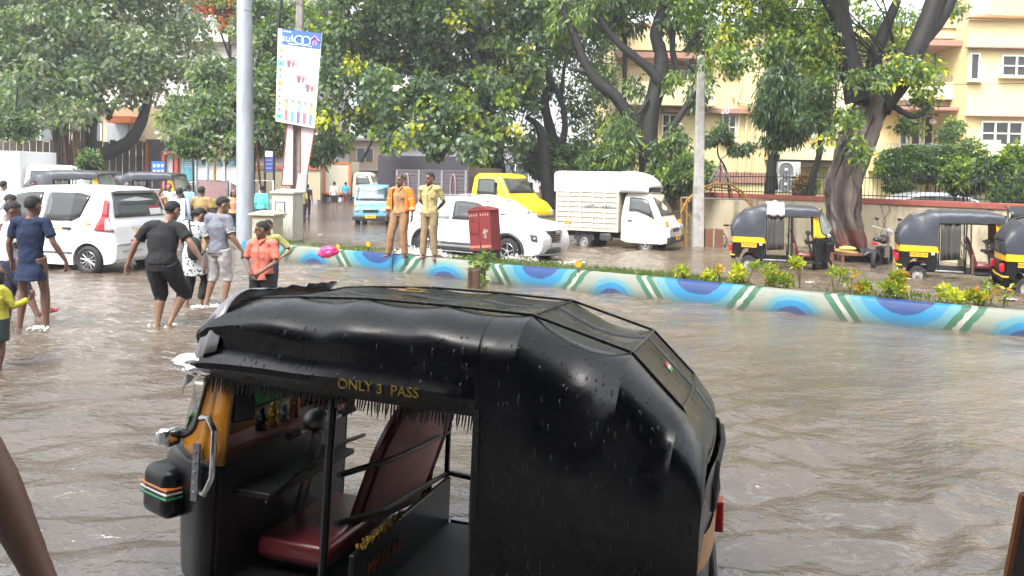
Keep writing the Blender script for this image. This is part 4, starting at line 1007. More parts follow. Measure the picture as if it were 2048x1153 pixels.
# ---------------------------------------------------------------- tall white hatchback, seen from its rear left corner
hb = thing('parked_hatchback', 'tall white taxi hatchback with red tail lamp standing in the water at left', 'car')
wg_top = [(.02, .35), (.0, .62), (.06, .95), (.12, 1.08), (.20, 1.40), (.30, 1.60), (.55, 1.665), (1.3, 1.69), (2.0, 1.67), (2.45, 1.58), (2.80, 1.28), (3.02, 1.06), (3.3, 1.01), (3.52, .92), (3.62, .78), (3.64, .55), (3.62, .32)]
wg_bot = [(.02, .33), (.08, .25), (.4, .20), (1.0, .19), (2.6, .19), (3.2, .20), (3.55, .24), (3.62, .31)]
W1 = Shell(wg_top, wg_bot, 1.64, [(0, .93), (.12, .985), (.4, 1), (3.0, 1), (3.4, .95), (3.64, .80)], .98, 1.68, .80)
b_ = W1.mesh().build('body', WHITE_CAR, hb, smooth=32); fixn(b_)
boolcut(b_, [arch(.60, .345, .27, 1.2), arch(3.03, .345, .27, 1.2)])
m = MB(); m.box((1.8, 0, .55), (3.2, 1.3, .5)); m.build('underbody', DARK, hb, smooth=0)
for x in (.60, 3.03):
    for y in (.72, -.72): cwheel(hb, x, y, .285, .17, 11)
for s in (1, -1):
    g = W1.side([(1.62, 1.55), (1.15, 1.555), (.80, 1.54), (.62, 1.50)], [(1.62, 1.02), (1.2, 1.02), (.95, 1.03), (.78, 1.10)], s); g.build('side_glass', GLASS, hb, thick=.004)
    g = W1.side([(2.62, 1.30), (2.35, 1.50), (2.0, 1.555), (1.70, 1.555)], [(2.80, 1.03), (2.4, 1.02), (2.0, 1.02), (1.72, 1.02)], s); g.build('side_glass', GLASS, hb, thick=.004)
    g = W1.side([(.98, 1.553), (.9, 1.55), (.80, 1.54), (.62, 1.50)], [(1.0, 1.02), (.97, 1.02), (.95, 1.03), (.78, 1.10)], s, .008); g.build('pillar_trim', BLACK, hb, thick=.004)
    g = W1.side([(1.95, .885), (1.9, .885), (1.05, .885)], [(1.95, .86), (1.9, .86), (1.05, .86)], s, .005); g.build('yellow_stripe', TAXI_Y, hb, thick=.003)
    m = MB(); m.box((1.05, s*(W1.hw(1.1, .88)+.015), .885), (.19, .03, .035)); m.build('door_handle', BLACK, hb, bevel=.008)
    g = W1.side([(.28, 1.36), (.22, 1.3), (.16, 1.12), (.11, 1.05)] if False else [(.30, 1.43), (.20, 1.42)], [(.30, 1.12), (.16, 1.12)], s, .012, nv=6, nu=4); g.build('tail_lamp', RED_L, hb, thick=.012)
    g = W1.side([(.30, 1.12), (.15, 1.12)], [(.44, .86), (.03, .84)], s, .012, nv=6, nu=4); tl = g.build('tail_lamp', RED_L, hb, thick=.012)
    g = W1.side([(.20, 1.08), (.14, 1.08)], [(.20, .86), (.02, .86)], s, .020, nv=4, nu=3); g.build('reverse_lens', CLEAR_L, tl, thick=.012)
    g = W1.side([(.62, 1.00), (.52, 1.00)], [(.62, .96), (.52, .96)], s, .008, nu=2); g.build('permit_sticker', TAXI_Y, hb, thick=.002)
    for x in (1.02, 1.68, 2.45):
        m = MB(); m.tube([(x, s*(W1.hw(x, z)+.001), z) for z in np.linspace(.30, 1.0, 8)], .004, 4); m.build('door_seam', DARK, hb)
    m = MB(); m.tube([(x, s*(W1.hw(x, .42)+.008), .42) for x in np.linspace(.95, 2.6, 8)], .014, 6); m.build('side_moulding', BLACK, hb)
# rear face pieces (x ~ 0, facing -x)
g = W1.front([(.285, 1.545), (.205, 1.36), (.125, 1.09)], .60, .018, half2=.68); g.build('rear_glass', GLASS, hb, thick=.006)
m = MB(); m.box((.245, 0, 1.595), (.22, 1.18, .035), (0, .12, 0)); m.build('roof_spoiler', WHITE_CAR, hb, bevel=.015)
m = MB(); m.box((.05, .0, .90), (.03, .62, .05)); m.build('tailgate_garnish', CHROME, hb, bevel=.01)
plate(hb, 'MH01 BT 4', (.018, -.0, .80), (0, -1, 0), (0, 0, 1), .46, .11)
m = MB(); m.box((-.005, .0, .60), (.04, 1.5, .03)); m.box((-.012, .35, .47), (.03, .5, .025)); m.build('bumper_trim', mat('bumper_grey', (.35, .35, .36), .5), hb, bevel=.006)
m = MB(); m.box((-.004, .18, .66), (.03, .42, .022)); m.build('maroon_strip', RED_L, hb)
g = W1.front([(.17, 1.24), (.135, 1.11)], .16, .026); gg_ = g.build('glass_sticker', mat('sticker_white', (.7, .68, .68), .5), hb, thick=.002)
for v in gg_.data.vertices: v.co.y -= .42
g = W1.front([(.185, 1.285), (.172, 1.245)], .16, .028); gr_ = g.build('glass_sticker', RED_L, hb, thick=.002)
for v in gr_.data.vertices: v.co.y -= .42
hyaw = math.atan2(.24, -.97)
wb = G(163, 549)   # waterline of the rear left wheel
fwd = Vector((math.cos(hyaw), math.sin(hyaw), 0)); lft = Vector((-fwd.y, fwd.x, 0))
o0 = wb+Vector((0, .2, 0))-fwd*.64-lft*.86
hb.scale = (1.06,)*3; hb.location = (o0.x, o0.y, -.06); hb.rotation_euler = (0, 0, hyaw)

# ---------------------------------------------------------------- white SUV ploughing through, seen front three-quarter
sv = thing('moving_suv', 'white SUV with dark mesh grille pushing a bow wave past the median', 'car')
st = [(0, .45), (-.02, .75), (.04, 1.02), (.22, 1.22), (.50, 1.50), (.75, 1.58), (1.6, 1.635), (2.2, 1.61), (2.65, 1.50), (3.05, 1.26), (3.30, 1.10), (3.7, 1.045), (4.05, .98), (4.22, .86), (4.30, .70), (4.30, .50), (4.22, .32)]
sb = [(0, .43), (.08, .34), (.5, .24), (1.2, .22), (3.0, .22), (3.7, .24), (4.1, .27), (4.21, .31)]
S1 = Shell(st, sb, 1.79, [(0, .88), (.25, .97), (.6, 1), (3.3, 1), (3.9, .95), (4.3, .76)], 1.0, 1.62, .78)
b_ = S1.mesh().build('body', WHITE_CAR, sv, smooth=32); fixn(b_); boolcut(b_, [arch(.82, .40, .33, 1.3), arch(3.42, .40, .33, 1.3)])
m = MB(); m.box((2.1, 0, .6), (3.8, 1.4, .5)); m.build('underbody', DARK, sv, smooth=0)
SG = mat('suv_glass_pale', (.30, .36, .38), .06, var=.3, vscale=2.5, coat=.4)
for x in (.82, 3.42):
    for y in (.79, -.79): cwheel(sv, x, y, .335, .2, 5)
for s in (1, -1):
    g = S1.side([(1.62, 1.53), (1.1, 1.515), (.72, 1.44), (.45, 1.30)], [(1.62, 1.05), (1.2, 1.06), (.8, 1.08), (.50, 1.16)], s); g.build('side_glass', SG, sv, thick=.004)
    g = S1.side([(2.70, 1.39), (2.45, 1.49), (2.1, 1.525), (1.70, 1.53)], [(3.02, 1.07), (2.6, 1.06), (2.1, 1.05), (1.72, 1.05)], s); g.build('side_glass', GLASS, sv, thick=.004)
    g = S1.side([(.42, .50), (1.2, .47), (3.0, .47), (3.02, .5)], [(.42, .28), (1.2, .25), (3.0, .25), (3.02, .28)], s, .012); g.build('side_cladding', mat('dark_cladding', (.03, .03, .032), .5, var=.2), sv, thick=.01)
    g = S1.side([(1.0, .40), (3.0, .40)], [(1.0, .34), (3.0, .34)], s, .025); g.build('sill_strip', STEEL, sv, thick=.01)
    for xc in (.82, 3.42):
        m = MB(); P_ = [(xc+.435*math.cos(a), s*(S1.hw(xc+.43*math.cos(a), .33+.43*math.sin(a))+.006), .33+.435*math.sin(a)) for a in np.linspace(-.1, math.pi+.1, 16)]
        m.tube(P_, .035, 6, ref=(0, 1, 0), ry=.045) if False else m.tube(P_, .04, 6); m.build('arch_cladding', _mc['dark_cladding'], sv)
    m = MB(); m.box((3.0, s*1.0, 1.12), (.16, .22, .14)); m.build('mirror', WHITE_CAR, sv, bevel=.04, bseg=3)
    for x in (1.05, 1.68, 2.75):
        m = MB(); m.tube([(x, s*(S1.hw(x, z)+.001), z) for z in np.linspace(.5, 1.03, 6)], .004, 4); m.build('door_seam', DARK, sv)
    for x in (1.25, 2.3):
        m = MB(); m.box((x, s*(S1.hw(x, .92)+.012), .93), (.18, .025, .03)); m.build('door_handle', WHITE_CAR, sv, bevel=.008)
    g = S1.side([(4.02, .80), (4.18, .76)], [(4.06, .62), (4.2, .60)], s, .01, nu=4); hl = g.build('headlamp', mat('lamp_dark', (.08, .08, .09), .2, var=.5, vscale=40, coat=.5), sv, thick=.01)
    m = MB(); m.box((4.13, s*(S1.hw(4.12, .70)+.012), .69), (.05, .02, .05), (0, 0, -.5*s)); m.build('headlamp_lens', CLEAR_L, hl)
g = S1.front([(2.56, 1.52), (2.85, 1.36), (3.14, 1.19)], .60, .012, half2=.74); g.build('windscreen', GLASS, sv, thick=.006)
def sgr(u, v, o=0):
    y = (u*2-1)*(.62-.1*v); return (4.315-.30*abs(y/.7)**2.2+o, y, .86-.30*v)
m = MB(); m.grid(sgr, 14, 6); gr = m.build('grille', mat('grille_dark', (.025, .027, .03), .35), sv, thick=.02)
m = MB()
for k in range(5):
    v = .1+k*.2; m.tube([sgr(u, v, .018) for u in np.linspace(.02, .98, 14)], .011, 5)
m.build('grille_bar', CHROME, gr)
m = MB(); m.ell((4.335, 0, .80), (.012, .085, .045), 16, 6); m.build('badge', CHROME, gr)
m = MB(); m.grid(lambda u, v: (4.30-.30*abs((u*2-1))**2.2+.01, (u*2-1)*.66, .40-.13*v), 14, 3); m.build('lower_grille', _mc['grille_dark'], sv, thick=.02)
m = MB(); m.tube([(4.31-.30*abs(u)**2.2, u*.66, .27) for u in np.linspace(-1, 1, 11)], .022, 6); m.build('skid_plate', STEEL, sv)
m = MB(); m.box((4.33, 0, .50), (.012, .46, .10)); m.build('number_plate', mat('pale_plate', (.45, .45, .47), .4), sv)
for y in (.62, -.62):
    m = MB(); m.tube([(.6, y, 1.60), (1.0, y, 1.655), (1.9, y, 1.66), (2.2, y, 1.62)], .018, 6); m.build('roof_rail', STEEL, sv)
sy = R(-33); f_ = Vector((math.cos(sy), math.sin(sy), 0)); l_ = Vector((-f_.y, f_.x, 0))
fw = G(1017, 523); o0 = fw+Vector((0, .1, 0))-f_*3.42+l_*.80
sv.location = (o0.x, o0.y, -.10); sv.rotation_euler = (0, 0, sy)
SUVM = Matrix.Translation(sv.location) @ Matrix.Rotation(sy, 4, 'Z')
# spray thrown up by the wheels: real droplets and ragged sheets of water
FOAM = mat('white_spray', (.78, .77, .75), .35, var=.1, trans=.15)
def spray(name, label, c, n, spread, h, seed):
    g = np.random.default_rng(seed); a = g.normal(size=n)*spread[0]; b = g.normal(size=n)*spread[1]
    lump = .55+.45*np.sin(a*9+seed)*np.cos(a*23); z = np.abs(g.normal(size=n))*.42*h*np.exp(-(a/spread[0])**2*.3)*lump
    r = g.uniform(.003, .011, n)*(1.7-np.clip(z/h, 0, 1)); cs, sn = math.cos(sy), math.sin(sy)
    C_ = np.stack([c[0]+a*cs-b*sn, c[1]+a*sn+b*cs, c[2]+z-.08], 1); e = r[:, None]
    O = np.array([(1, 0, 0), (0, 1, 0), (-1, 0, 0), (0, -1, 0), (0, 0, 1.5), (0, 0, -1.5)]); V = (C_[:, None, :]+O[None]*e[:, None, :]*np.stack([g.uniform(.8, 2.6, n), np.ones(n), g.uniform(.7, 1.8, n)], 1)[:, None, :]).reshape(-1, 3)
    F_ = np.array([(0, 1, 4), (1, 2, 4), (2, 3, 4), (3, 0, 4), (1, 0, 5), (2, 1, 5), (3, 2, 5), (0, 3, 5)]); fs = (np.arange(n)[:, None, None]*6+F_[None]).reshape(-1, 3)
    me = bpy.data.meshes.new(name); me.from_pydata(V.tolist(), [], fs.tolist()); me.materials.append(FOAM); me.polygons.foreach_set('use_smooth', [True]*len(fs)); o = bpy.data.objects.new(name, me); sc.collection.objects.link(o); tag(o, label, 'spray', kind='stuff'); return o
pc = SUVM @ Vector((3.75, -.95, .1)); spray('wheel_spray', 'white spray from the front wheel of the SUV', pc, 6500, (.42, .16), .34, 1)
pc = SUVM @ Vector((2.4, -1.05, .1)); spray('wheel_spray', 'low wash along the side of the SUV', pc, 6000, (1.1, .15), .14, 2)
pc = SUVM @ Vector((.9, -.98, .1)); spray('wheel_spray', 'white spray from the rear wheel of the SUV behind the two men', pc, 6500, (.5, .2), .40, 3)
pc = SUVM @ Vector((4.6, -.1, .1)); spray('bow_wave', 'foam pushed ahead of the SUV bumper', pc, 3500, (.3, .5), .14, 4)

# ---------------------------------------------------------------- small white box truck
def small_truck(name, label, cabcol, loc, yaw, box=None, flat=None, plate_s='MH02', group=None, scale=1, facedetail=True, stripe=None):
    T = thing(name, label, 'truck', loc, yaw, group, scale=scale)
    ct = [(2.10, .42), (2.10, .9), (2.12, 1.2), (2.20, 1.72), (2.32, 1.80), (2.95, 1.80), (3.10, 1.74), (3.36, 1.32), (3.52, 1.02), (3.66, .88), (3.74, .78), (3.76, .55), (3.74, .40)]
    cb = [(2.10, .40), (2.3, .34), (2.8, .33), (3.5, .33), (3.72, .38)]
    S = Shell(ct, cb, 1.48, [(2.1, 1), (3.2, 1), (3.55, .97), (3.76, .86)], 1.08, 1.80, .85, r=.07)
    b = S.mesh(60).build('cab', cabcol, T, smooth=32); fixn(b); boolcut(b, [arch(2.95, .33, .30, 1.2)])
    m = MB(); m.box((2.9, 0, .55), (1.3, 1.2, .3)); m.box((1.3, 0, .48), (3.0, .75, .12)); m.build('chassis', DARK, T, smooth=0)
    for s in (1, -1):
        g = S.side([(2.36, 1.66), (2.6, 1.66), (2.85, 1.64), (3.02, 1.56)], [(2.36, 1.24), (2.6, 1.24), (2.95, 1.16), (3.26, 1.05)], s); g.build('side_glass', GLASS, T, thick=.004)
        m = MB()
        for P_ in ([(2.26, 1.70), (2.26, .45)], [(2.26, 1.70), (2.9, 1.69), (3.1, 1.55), (3.32, 1.12), (3.34, .5)]):
            m.tube([(x, s*(S.hw(x, z)+.001), z) for x, z in P_], .005, 4)
        m.build('door_seam', DARK, T)
        m = MB(); m.box((2.42, s*(S.hw(2.4, .98)+.012), .98), (.14, .02, .03)); m.build('door_handle', BLACK, T)
        m = MB(); m.tube([(3.18, s*.70, 1.12), (3.2, s*.86, 1.15)], .01, 5); m.box((3.2, s*.88, 1.2), (.06, .12, .17)); m.build('mirror', BLACK, T, bevel=.01)
        m = MB(); m.box((3.735, s*.52, .80), (.09, .24, .17), (0, 0, -.25*s)); hl = m.build('headlamp', CLEAR_L, T, bevel=.03)
        m = MB(); m.box((3.66, s*.66, .93), (.10, .05, .15), (0, 0, -.4*s)); m.build('indicator', ORANGE_L, hl, bevel=.015)
        cwheel(T, 2.95, s*.62, .27, .15, steel=True, rimm=mat('steel_rim', (.32, .31, .3), .5, .3, dirt_or_shade=(.1, .08, .06))); cwheel(T, .75, s*.62, .27, .17, steel=True, rimm=_mc['steel_rim'])
    g = S.front([(3.10, 1.71), (3.22, 1.53), (3.46, 1.13)], .58, .012, half2=.66); g.build('windscreen', GLASS, T, thick=.006)
    m = MB(); m.box((3.765, 0, .73), (.02, .62, .12)); m.build('grille', mat('grille_dark', (.025, .027, .03), .35), T, bevel=.01)
    m = MB(); m.box((3.78, 0, .80), (.02, .09, .05)); m.build('badge', CHROME, T, bevel=.01)
    m = MB(); m.box((3.75, 0, .44), (.14, 1.46, .20)); m.build('bumper', mat('bumper_black', (.02, .02, .022), .5), T, bevel=.04)
    plate(T, plate_s, (3.835, .0, .50), (0, 1, 0), (0, 0, 1), .42, .12)
    if box:
        BX, BT, H = box
        x0, x1, z0, zm, z1 = -.30, 2.02, .62, 1.78, H
        m = MB(); m.box(((x0+x1)/2, 0, (z0+zm)/2), (x1-x0, 1.50, zm-z0)); bd = m.build('cargo_box', BX, T, smooth=0, bevel=.01)
        for s in (1, -1):
            m = MB()
            for k in range(7): m.box(((x0+x1)/2, s*.762, z0+.12+k*.155), (x1-x0-.08, .03, .055))
            m.build('panel_ribs', BX, bd, bevel=.01)
            for k in range(6): 
                m = MB(); m.box((x0+.03+(x1-x0-.06)*k/5, s*.775, (z0+zm)/2), (.05, .045, zm-z0)); m.build('post', BX, bd, bevel=.006)
            m = MB(); m.box(((x0+x1)/2, s*.772, z0+.02), (x1-x0, .05, .05)); m.build('bottom_rail', BX, bd)
            m = MB(); m.box((.15, s*.786, .86), (.24, .012, .09)); sg = m.build('side_plate', PLATE_Y, T)
            text('MH02', .075, INK, sg, frame((.15, s*.796, .86), (-s, 0, 0), (0, 0, 1)), 'plate_lettering')
            text('TEMPO', .17, mat('blue_lettering', (.03, .09, .20), .6, var=.1), bd, frame((1.02 if s < 0 else 1.66, s*.802, 1.36), (-s, 0, 0), (0, 0, 1)), sx=.95)
            text('SERVICE', .17, _mc['blue_lettering'], bd, frame((1.66 if s < 0 else 1.02, s*.802, 1.36), (-s, 0, 0), (0, 0, 1)), sx=.82)
            m = MB()
            for (x, z) in ((-.06, zm+.10), (-.06, z1-.14), (1.74, zm+.10), (1.74, z1-.14)): m.add([(x, s*.786, z), (x+.07, s*.786, z), (x, s*.786, z+.07)], [(0, 1, 2)])
            m.build('corner_marks', mat('mark_red', (.4, .05, .05), .6), bd, smooth=0, thick=.002)
        # white upper canopy with overhanging aerodynamic nose
        def up(u, v):
            x = x0-.08+(2.02-x0+.08)*u; a = v*math.pi; y = -.775*math.cos(a); 
            z = zm+ (z1-zm)*min(1, 2.6*math.sin(a)**.9) if 0 < v < 1 else zm
            return (x, y, z)
        sec = [(-.78, zm), (-.78, z1-.10), (-.72, z1-.03), (-.5, z1+.01), (0, z1+.03), (.5, z1+.01), (.72, z1-.03), (.78, z1-.10), (.78, zm)]
        m = MB(); n = len(sec); vs = [(x, y, z) for x in (x0-.08, 2.02) for y, z in sec]; m.add(vs, [(i, i+1, n+i+1, n+i) for i in range(n-1)]+[tuple(range(n)), tuple(range(2*n-1, n-1, -1))])
        m.build('upper_canopy', BT, T, smooth=25, bevel=.01)
        def ns(u, v):
            t = u; x = 2.025+1.12*t; hz = (z1-zm+.0)*math.sqrt(max(0, 1-(t*.97)**2.2)); a = v
            yy, zz = ipl([(i/(n-1), p[0]) for i, p in enumerate(sec)], a), ipl([(i/(n-1), p[1]) for i, p in enumerate(sec)], a)
            return (x-.12*t*(abs(yy)/.78)**2, yy*(1-.10*t*t), zm+.02+(zz-zm)*hz/(z1-zm))
        m = MB(); m.grid(ns, 16, 24); m.add([(2.03, -.76, zm+.02), (2.03, .76, zm+.02), (2.95, .70, zm+.02), (3.1, 0, zm+.02), (2.95, -.70, zm+.02)], [(0, 1, 2, 3, 4)]); m.build('wind_deflector', BT, T, smooth=60, thick=.012)
        m = MB(); m.box((1.55, -.66, .46), (.42, .22, .24)); m.build('fuel_tank', mat('tank_black', (.05, .05, .05), .4), T, bevel=.05)
        m = MB(); m.tube([(.42, -.74, .62), (.50, -.74, .5), (.62, -.74, .62)], .01, 4)
        m.tube([(.75+.33*math.cos(a), -.70, .30+.33*math.sin(a)) for a in np.linspace(.1, 3.0, 10)], .02, 6, ref=(0, 1, 0), ry=.07); m.build('mudguard', RUBBER, T)
    if flat:
        m = MB(); m.box((.95, 0, .66), (2.2, 1.5, .08)); m.box((.95, .74, .86), (2.2, .03, .34)); m.box((.95, -.74, .86), (2.2, .03, .34)); m.box((2.04, 0, 1.1), (.04, 1.5, .85)); m.build('load_bed', flat, T, bevel=.008)
    return T
BOXW = mat('box_cream', (.58, .53, .44), .5, var=.06, dirt_or_shade=(.38, .32, .22), dscale=3, dlim=.6)
CABW = mat('cab_cream', (.66, .62, .54), .3, var=.04, coat=.4)
FIBW = mat('fibre_white', (.74, .74, .76), .35, var=.04, coat=.2)
ty = R(-28); f_ = Vector((math.cos(ty), math.sin(ty), 0)); l_ = Vector((-f_.y, f_.x, 0)); fw = G(1316, 503); o0 = fw-f_*2.95+l_*.70
small_truck('box_truck', 'small cream and white box truck parked by the compound wall', CABW, (o0.x, o0.y, -.13), ty, box=(BOXW, FIBW, 2.38), scale=(.87, 1, 1))
# ---------------------------------------------------------------- light blue mini truck facing the camera
p = G(755, 449); small_truck('mini_truck', 'light blue mini truck facing us behind the man in orange', mat('light_blue_paint', (.13, .37, .56), .3, var=.08, coat=.4), (p.x-.45, p.y+3.2, -.16), R(-86), flat=mat('light_blue_bed', (.06, .2, .4), .5), plate_s='MH04 FJ')
# ---------------------------------------------------------------- yellow cabbed lorry
yl = thing('yellow_lorry', 'yellow cabbed lorry with long grey ribbed body behind the SUV', 'truck')
YP = mat('lorry_yellow', (.80, .58, .02), .3, var=.06, coat=.4)
yt = [(4.30, .9), (4.30, 1.6), (4.36, 2.25), (4.50, 2.36), (5.2, 2.36), (5.45, 2.30), (5.85, 1.68), (6.0, 1.50), (6.35, 1.38), (6.62, 1.18), (6.70, .98), (6.70, .72)]
yb = [(4.30, .85), (4.8, .62), (5.6, .6), (6.4, .6), (6.68, .7)]
S2 = Shell(yt, yb, 1.95, [(4.3, 1), (5.8, 1), (6.3, .95), (6.7, .80)], 1.5, 2.36, .86, r=.10)
b_ = S2.mesh(60).build('cab', YP, yl, smooth=32); fixn(b_)
for s in (1, -1):
    g = S2.side([(4.55, 2.16), (4.9, 2.18), (5.2, 2.16), (5.30, 2.12)], [(4.55, 1.62), (4.9, 1.60), (5.3, 1.58), (5.42, 1.58)], s); g.build('side_glass', GLASS, yl, thick=.004)
    m = MB(); m.tube([(x, s*(S2.hw(x, z)+.002), z) for x, z in ((4.44, 2.22), (4.44, .8))], .008, 4); m.tube([(x, s*(S2.hw(x, z)+.002), z) for x, z in ((5.45, 2.2), (5.6, 1.5), (5.6, .8))], .008, 4); m.build('door_seam', DARK, yl)
    m = MB(); m.tube([(5.45, s*.95, 1.7), (5.5, s*1.15, 1.75)], .015, 5); m.box((5.5, s*1.17, 1.85), (.06, .14, .4)); m.build('mirror', BLACK, yl, bevel=.015)
    m = MB(); m.box((6.62, s*.62, 1.0), (.14, .30, .2), (0, 0, -.3*s)); m.build('headlamp', CLEAR_L, yl, bevel=.04)
    for x in (5.2, 1.6): cwheel(yl, x, s*.80, .38, .22, steel=True, rimm=_mc['steel_rim'])
g = S2.front([(5.47, 2.25), (5.62, 2.03), (5.86, 1.67)], .76, .012, half2=.86); g.build('windscreen', GLASS, yl, thick=.006)
m = MB(); m.box((6.66, 0, .88), (.14, 1.5, .1)); m.box((6.68, 0, .66), (.16, 1.8, .2)); m.build('bumper', STEEL, yl, bevel=.03)
LG = mat('lorry_grey', (.085, .08, .09), .7, var=.2, dirt_or_shade=(.12, .1, .09), stretch=(.3, 1, 3))
m = MB(); m.box((2.55, 0, .98), (3.4, 2.1, .12)); m.box((2.55, 1.03, 1.7), (3.4, .05, 1.5)); m.box((2.55, -1.03, 1.7), (3.4, .05, 1.5)); m.box((4.22, 0, 1.75), (.05, 2.1, 1.6)); m.box((.87, 0, 1.7), (.05, 2.1, 1.5)); lb = m.build('load_body', LG, yl, smooth=0)
for k in range(11):
    m = MB(); m.box((2.55, -1.065, 1.06+k*.135), (3.4, .02, .06)); m.build('plank_rib', LG, lb)
for k in range(4):
    m = MB(); m.box((.92+k*1.08, -1.08, 1.7), (.10, .04, 1.5)); m.build('post', mat('pale_post', (.20, .18, .20), .6), lb)
for k, x in enumerate((1.4, 2.5, 3.6)):
    m = MB(); m.tube([(x+.12*math.cos(a), -1.10, 1.75+.55*math.sin(a)) for a in np.linspace(0, 2*math.pi, 21)[:-1]], .03, 6, closed=True); m.build('painted_oval', mat('oval_pink', (.30, .18, .20), .6), lb)
m = MB(); m.box((2.9, -.95, .66), (.9, .3, .34)); m.build('side_tank', STEEL, yl, bevel=.03)
yy = R(-33); f_ = Vector((math.cos(yy), math.sin(yy), 0)); p = AT(1028, 400, 26.2); o0 = Vector((p.x, p.y, 0))-f_*5.5
yl.location = (o0.x, o0.y+.6, -.18); yl.rotation_euler = (0, 0, yy)
# ---------------------------------------------------------------- far lorries
def box_lorry(name, label, loc, yaw, L_, H, body, panels=None, cab=None, frames=None, cabside=1, group=None, door=None):
    T = thing(name, label, 'truck', loc, yaw, group)
    m = MB(); m.box((L_/2, 0, .8+H/2), (L_, 2.2, H)); bd = m.build('cargo_box', body, T, smooth=0, bevel=.03)
    if frames:
        for k in range(4):
            m = MB(); m.box((.08+(L_-.16)*k/3, -1.12, .8+H/2), (.16, .05, H)); m.build('panel_frame', frames, bd)
        m = MB(); m.box((L_/2, -1.125, .87), (L_, .04, .14)); m.box((L_/2, -1.125, .8+H-.08), (L_, .04, .16)); m.build('panel_frame', frames, bd)
    if door:
        m = MB(); m.box((-.01, .0, .8+H*.48), (.04, 1.7, H*.82)); m.build('doorway_shade', DARK, bd, smooth=0)  # flat dark panel; the unlit inside of the box is painted, not modelled
        m = MB(); m.box((-.45, -1.12, .8+H*.48), (.95, .05, H*.9), (0, 0, .3)); m.build('rear_door', door, T, bevel=.01)
    c = L_; ct = [(c+.1, .7), (c+.1, 1.5), (c+.15, 2.3), (c+.3, 2.4), (c+1.0, 2.4), (c+1.25, 2.3), (c+1.65, 1.5), (c+1.8, 1.25), (c+1.85, .9), (c+1.85, .65)]
    S = Shell(ct, [(c+.1, .65), (c+.6, .55), (c+1.6, .55), (c+1.84, .62)], 2.0, [(c, 1), (c+1.5, .98), (c+1.85, .88)], 1.4, 2.4, .88, r=.1); b = S.mesh(40).build('cab', cab, T); fixn(b)
    for s in (1, -1):
        g = S.side([(c+.35, 2.15), (c+1.15, 2.15)], [(c+.35, 1.5), (c+1.45, 1.4)], s); g.build('side_glass', GLASS, T, thick=.004)
        for x in (c+.9, 1.2): cwheel(T, x, s*.85, .40, .24, steel=True, rimm=_mc['steel_rim'])
    g = S.front([(c+1.27, 2.22), (c+1.42, 1.95), (c+1.62, 1.52)], .8, .012); g.build('windscreen', GLASS, T, thick=.006)
    m = MB(); m.box((L_/2, 0, .68), (L_, .9, .2)); m.box((c+1.82, 0, .65), (.15, 2, .25)); m.build('chassis', DARK, T)
    return T
p = G(540, 405); box_lorry('delivery_truck', 'cream delivery truck with orange framed panels behind the sign pole', (p.x, p.y+2, -.18), R(-4), 5.6, 2.3, mat('lorry_cream', (.46, .43, .33), .6, var=.08), cab=mat('lorry_cream', (.46, .43, .33)), frames=mat('orange_frame', (.50, .14, .04), .6, var=.1))
p = G(705, 396); box_lorry('delivery_truck', 'blue box truck with an open rear doorway beyond the light blue mini truck', (p.x+.5, p.y+4, -.18), R(50), 4.2, 2.3, mat('truck_blue', (.03, .16, .34), .5, var=.1), cab=mat('truck_blue', (.03, .16, .34)), door=mat('truck_blue', (.03, .16, .34)))
p = G(775, 400); box_lorry('delivery_truck', 'pale grey container truck behind the light blue mini truck', (p.x-.6, p.y+7, -.18), R(-40), 3.5, 2.2, mat('pale_container', (.45, .50, .55), .6, var=.1), cab=mat('pale_container', (.45, .50, .55)))
p = AT(820, 400, 44); box_lorry('delivery_truck', 'dark purple lorry with a tall body showing above the grey lorry', (p.x-1.5, p.y, -.18), R(-12), 5.5, 2.55, mat('lorry_purple', (.05, .045, .06), .6, var=.2), cab=mat('lorry_purple', (.05, .045, .06)))
# white bus/truck at the left edge
p = AT(-60, 400, 33); T = box_lorry('white_truck', 'large white truck with a slanting cab at the left edge behind the rickshaws', (p.x-1.8, p.y, -.18), R(-6), 5.2, 2.15, mat('fibre_white'+'', (.74, .74, .76)), cab=mat('fibre_white', (.7, .7, .7)))
# white car behind the wall at right: roof shows above the coping
T = thing('white_car', 'white car parked in the garden, its roof just above the compound wall', 'car')
ct2 = [(0, .5), (0, .8), (.15, 1.0), (.5, 1.1), (.9, 1.40), (1.4, 1.50), (2.2, 1.50), (2.8, 1.35), (3.3, 1.02), (3.9, .9), (4.1, .7), (4.1, .4)]
S3 = Shell(ct2, [(0, .45), (.1, .3), (2, .22), (4, .3), (4.09, .38)], 1.7, [(0, .9), (.4, 1), (3.6, 1), (4.1, .85)], .95, 1.5, .8)
b_ = S3.mesh(60).build('body', WHITE_CAR, T); fixn(b_)
for s in (1, -1):
    g = S3.side([(.8, 1.28), (1.4, 1.42), (2.2, 1.42), (2.8, 1.28)], [(.6, 1.0), (1.4, 1.0), (2.2, 1.0), (3.1, 1.0)], s); g.build('side_glass', GLASS, T, thick=.004)
    for x in (.8, 3.3): cwheel(T, x, s*.74, .3, .18)
p = AT(1862, 384, 23.5); T.location = (p.x-1.95, p.y, p.z-1.52); T.rotation_euler = (0, 0, R(-6))
gp = MB(); gp.box((p.x, p.y, (p.z-1.52+ROAD)/2-.02), (5.2, 3.0, p.z-1.52-ROAD)); struct(gp.build('garden_drive', CONC, smooth=0))

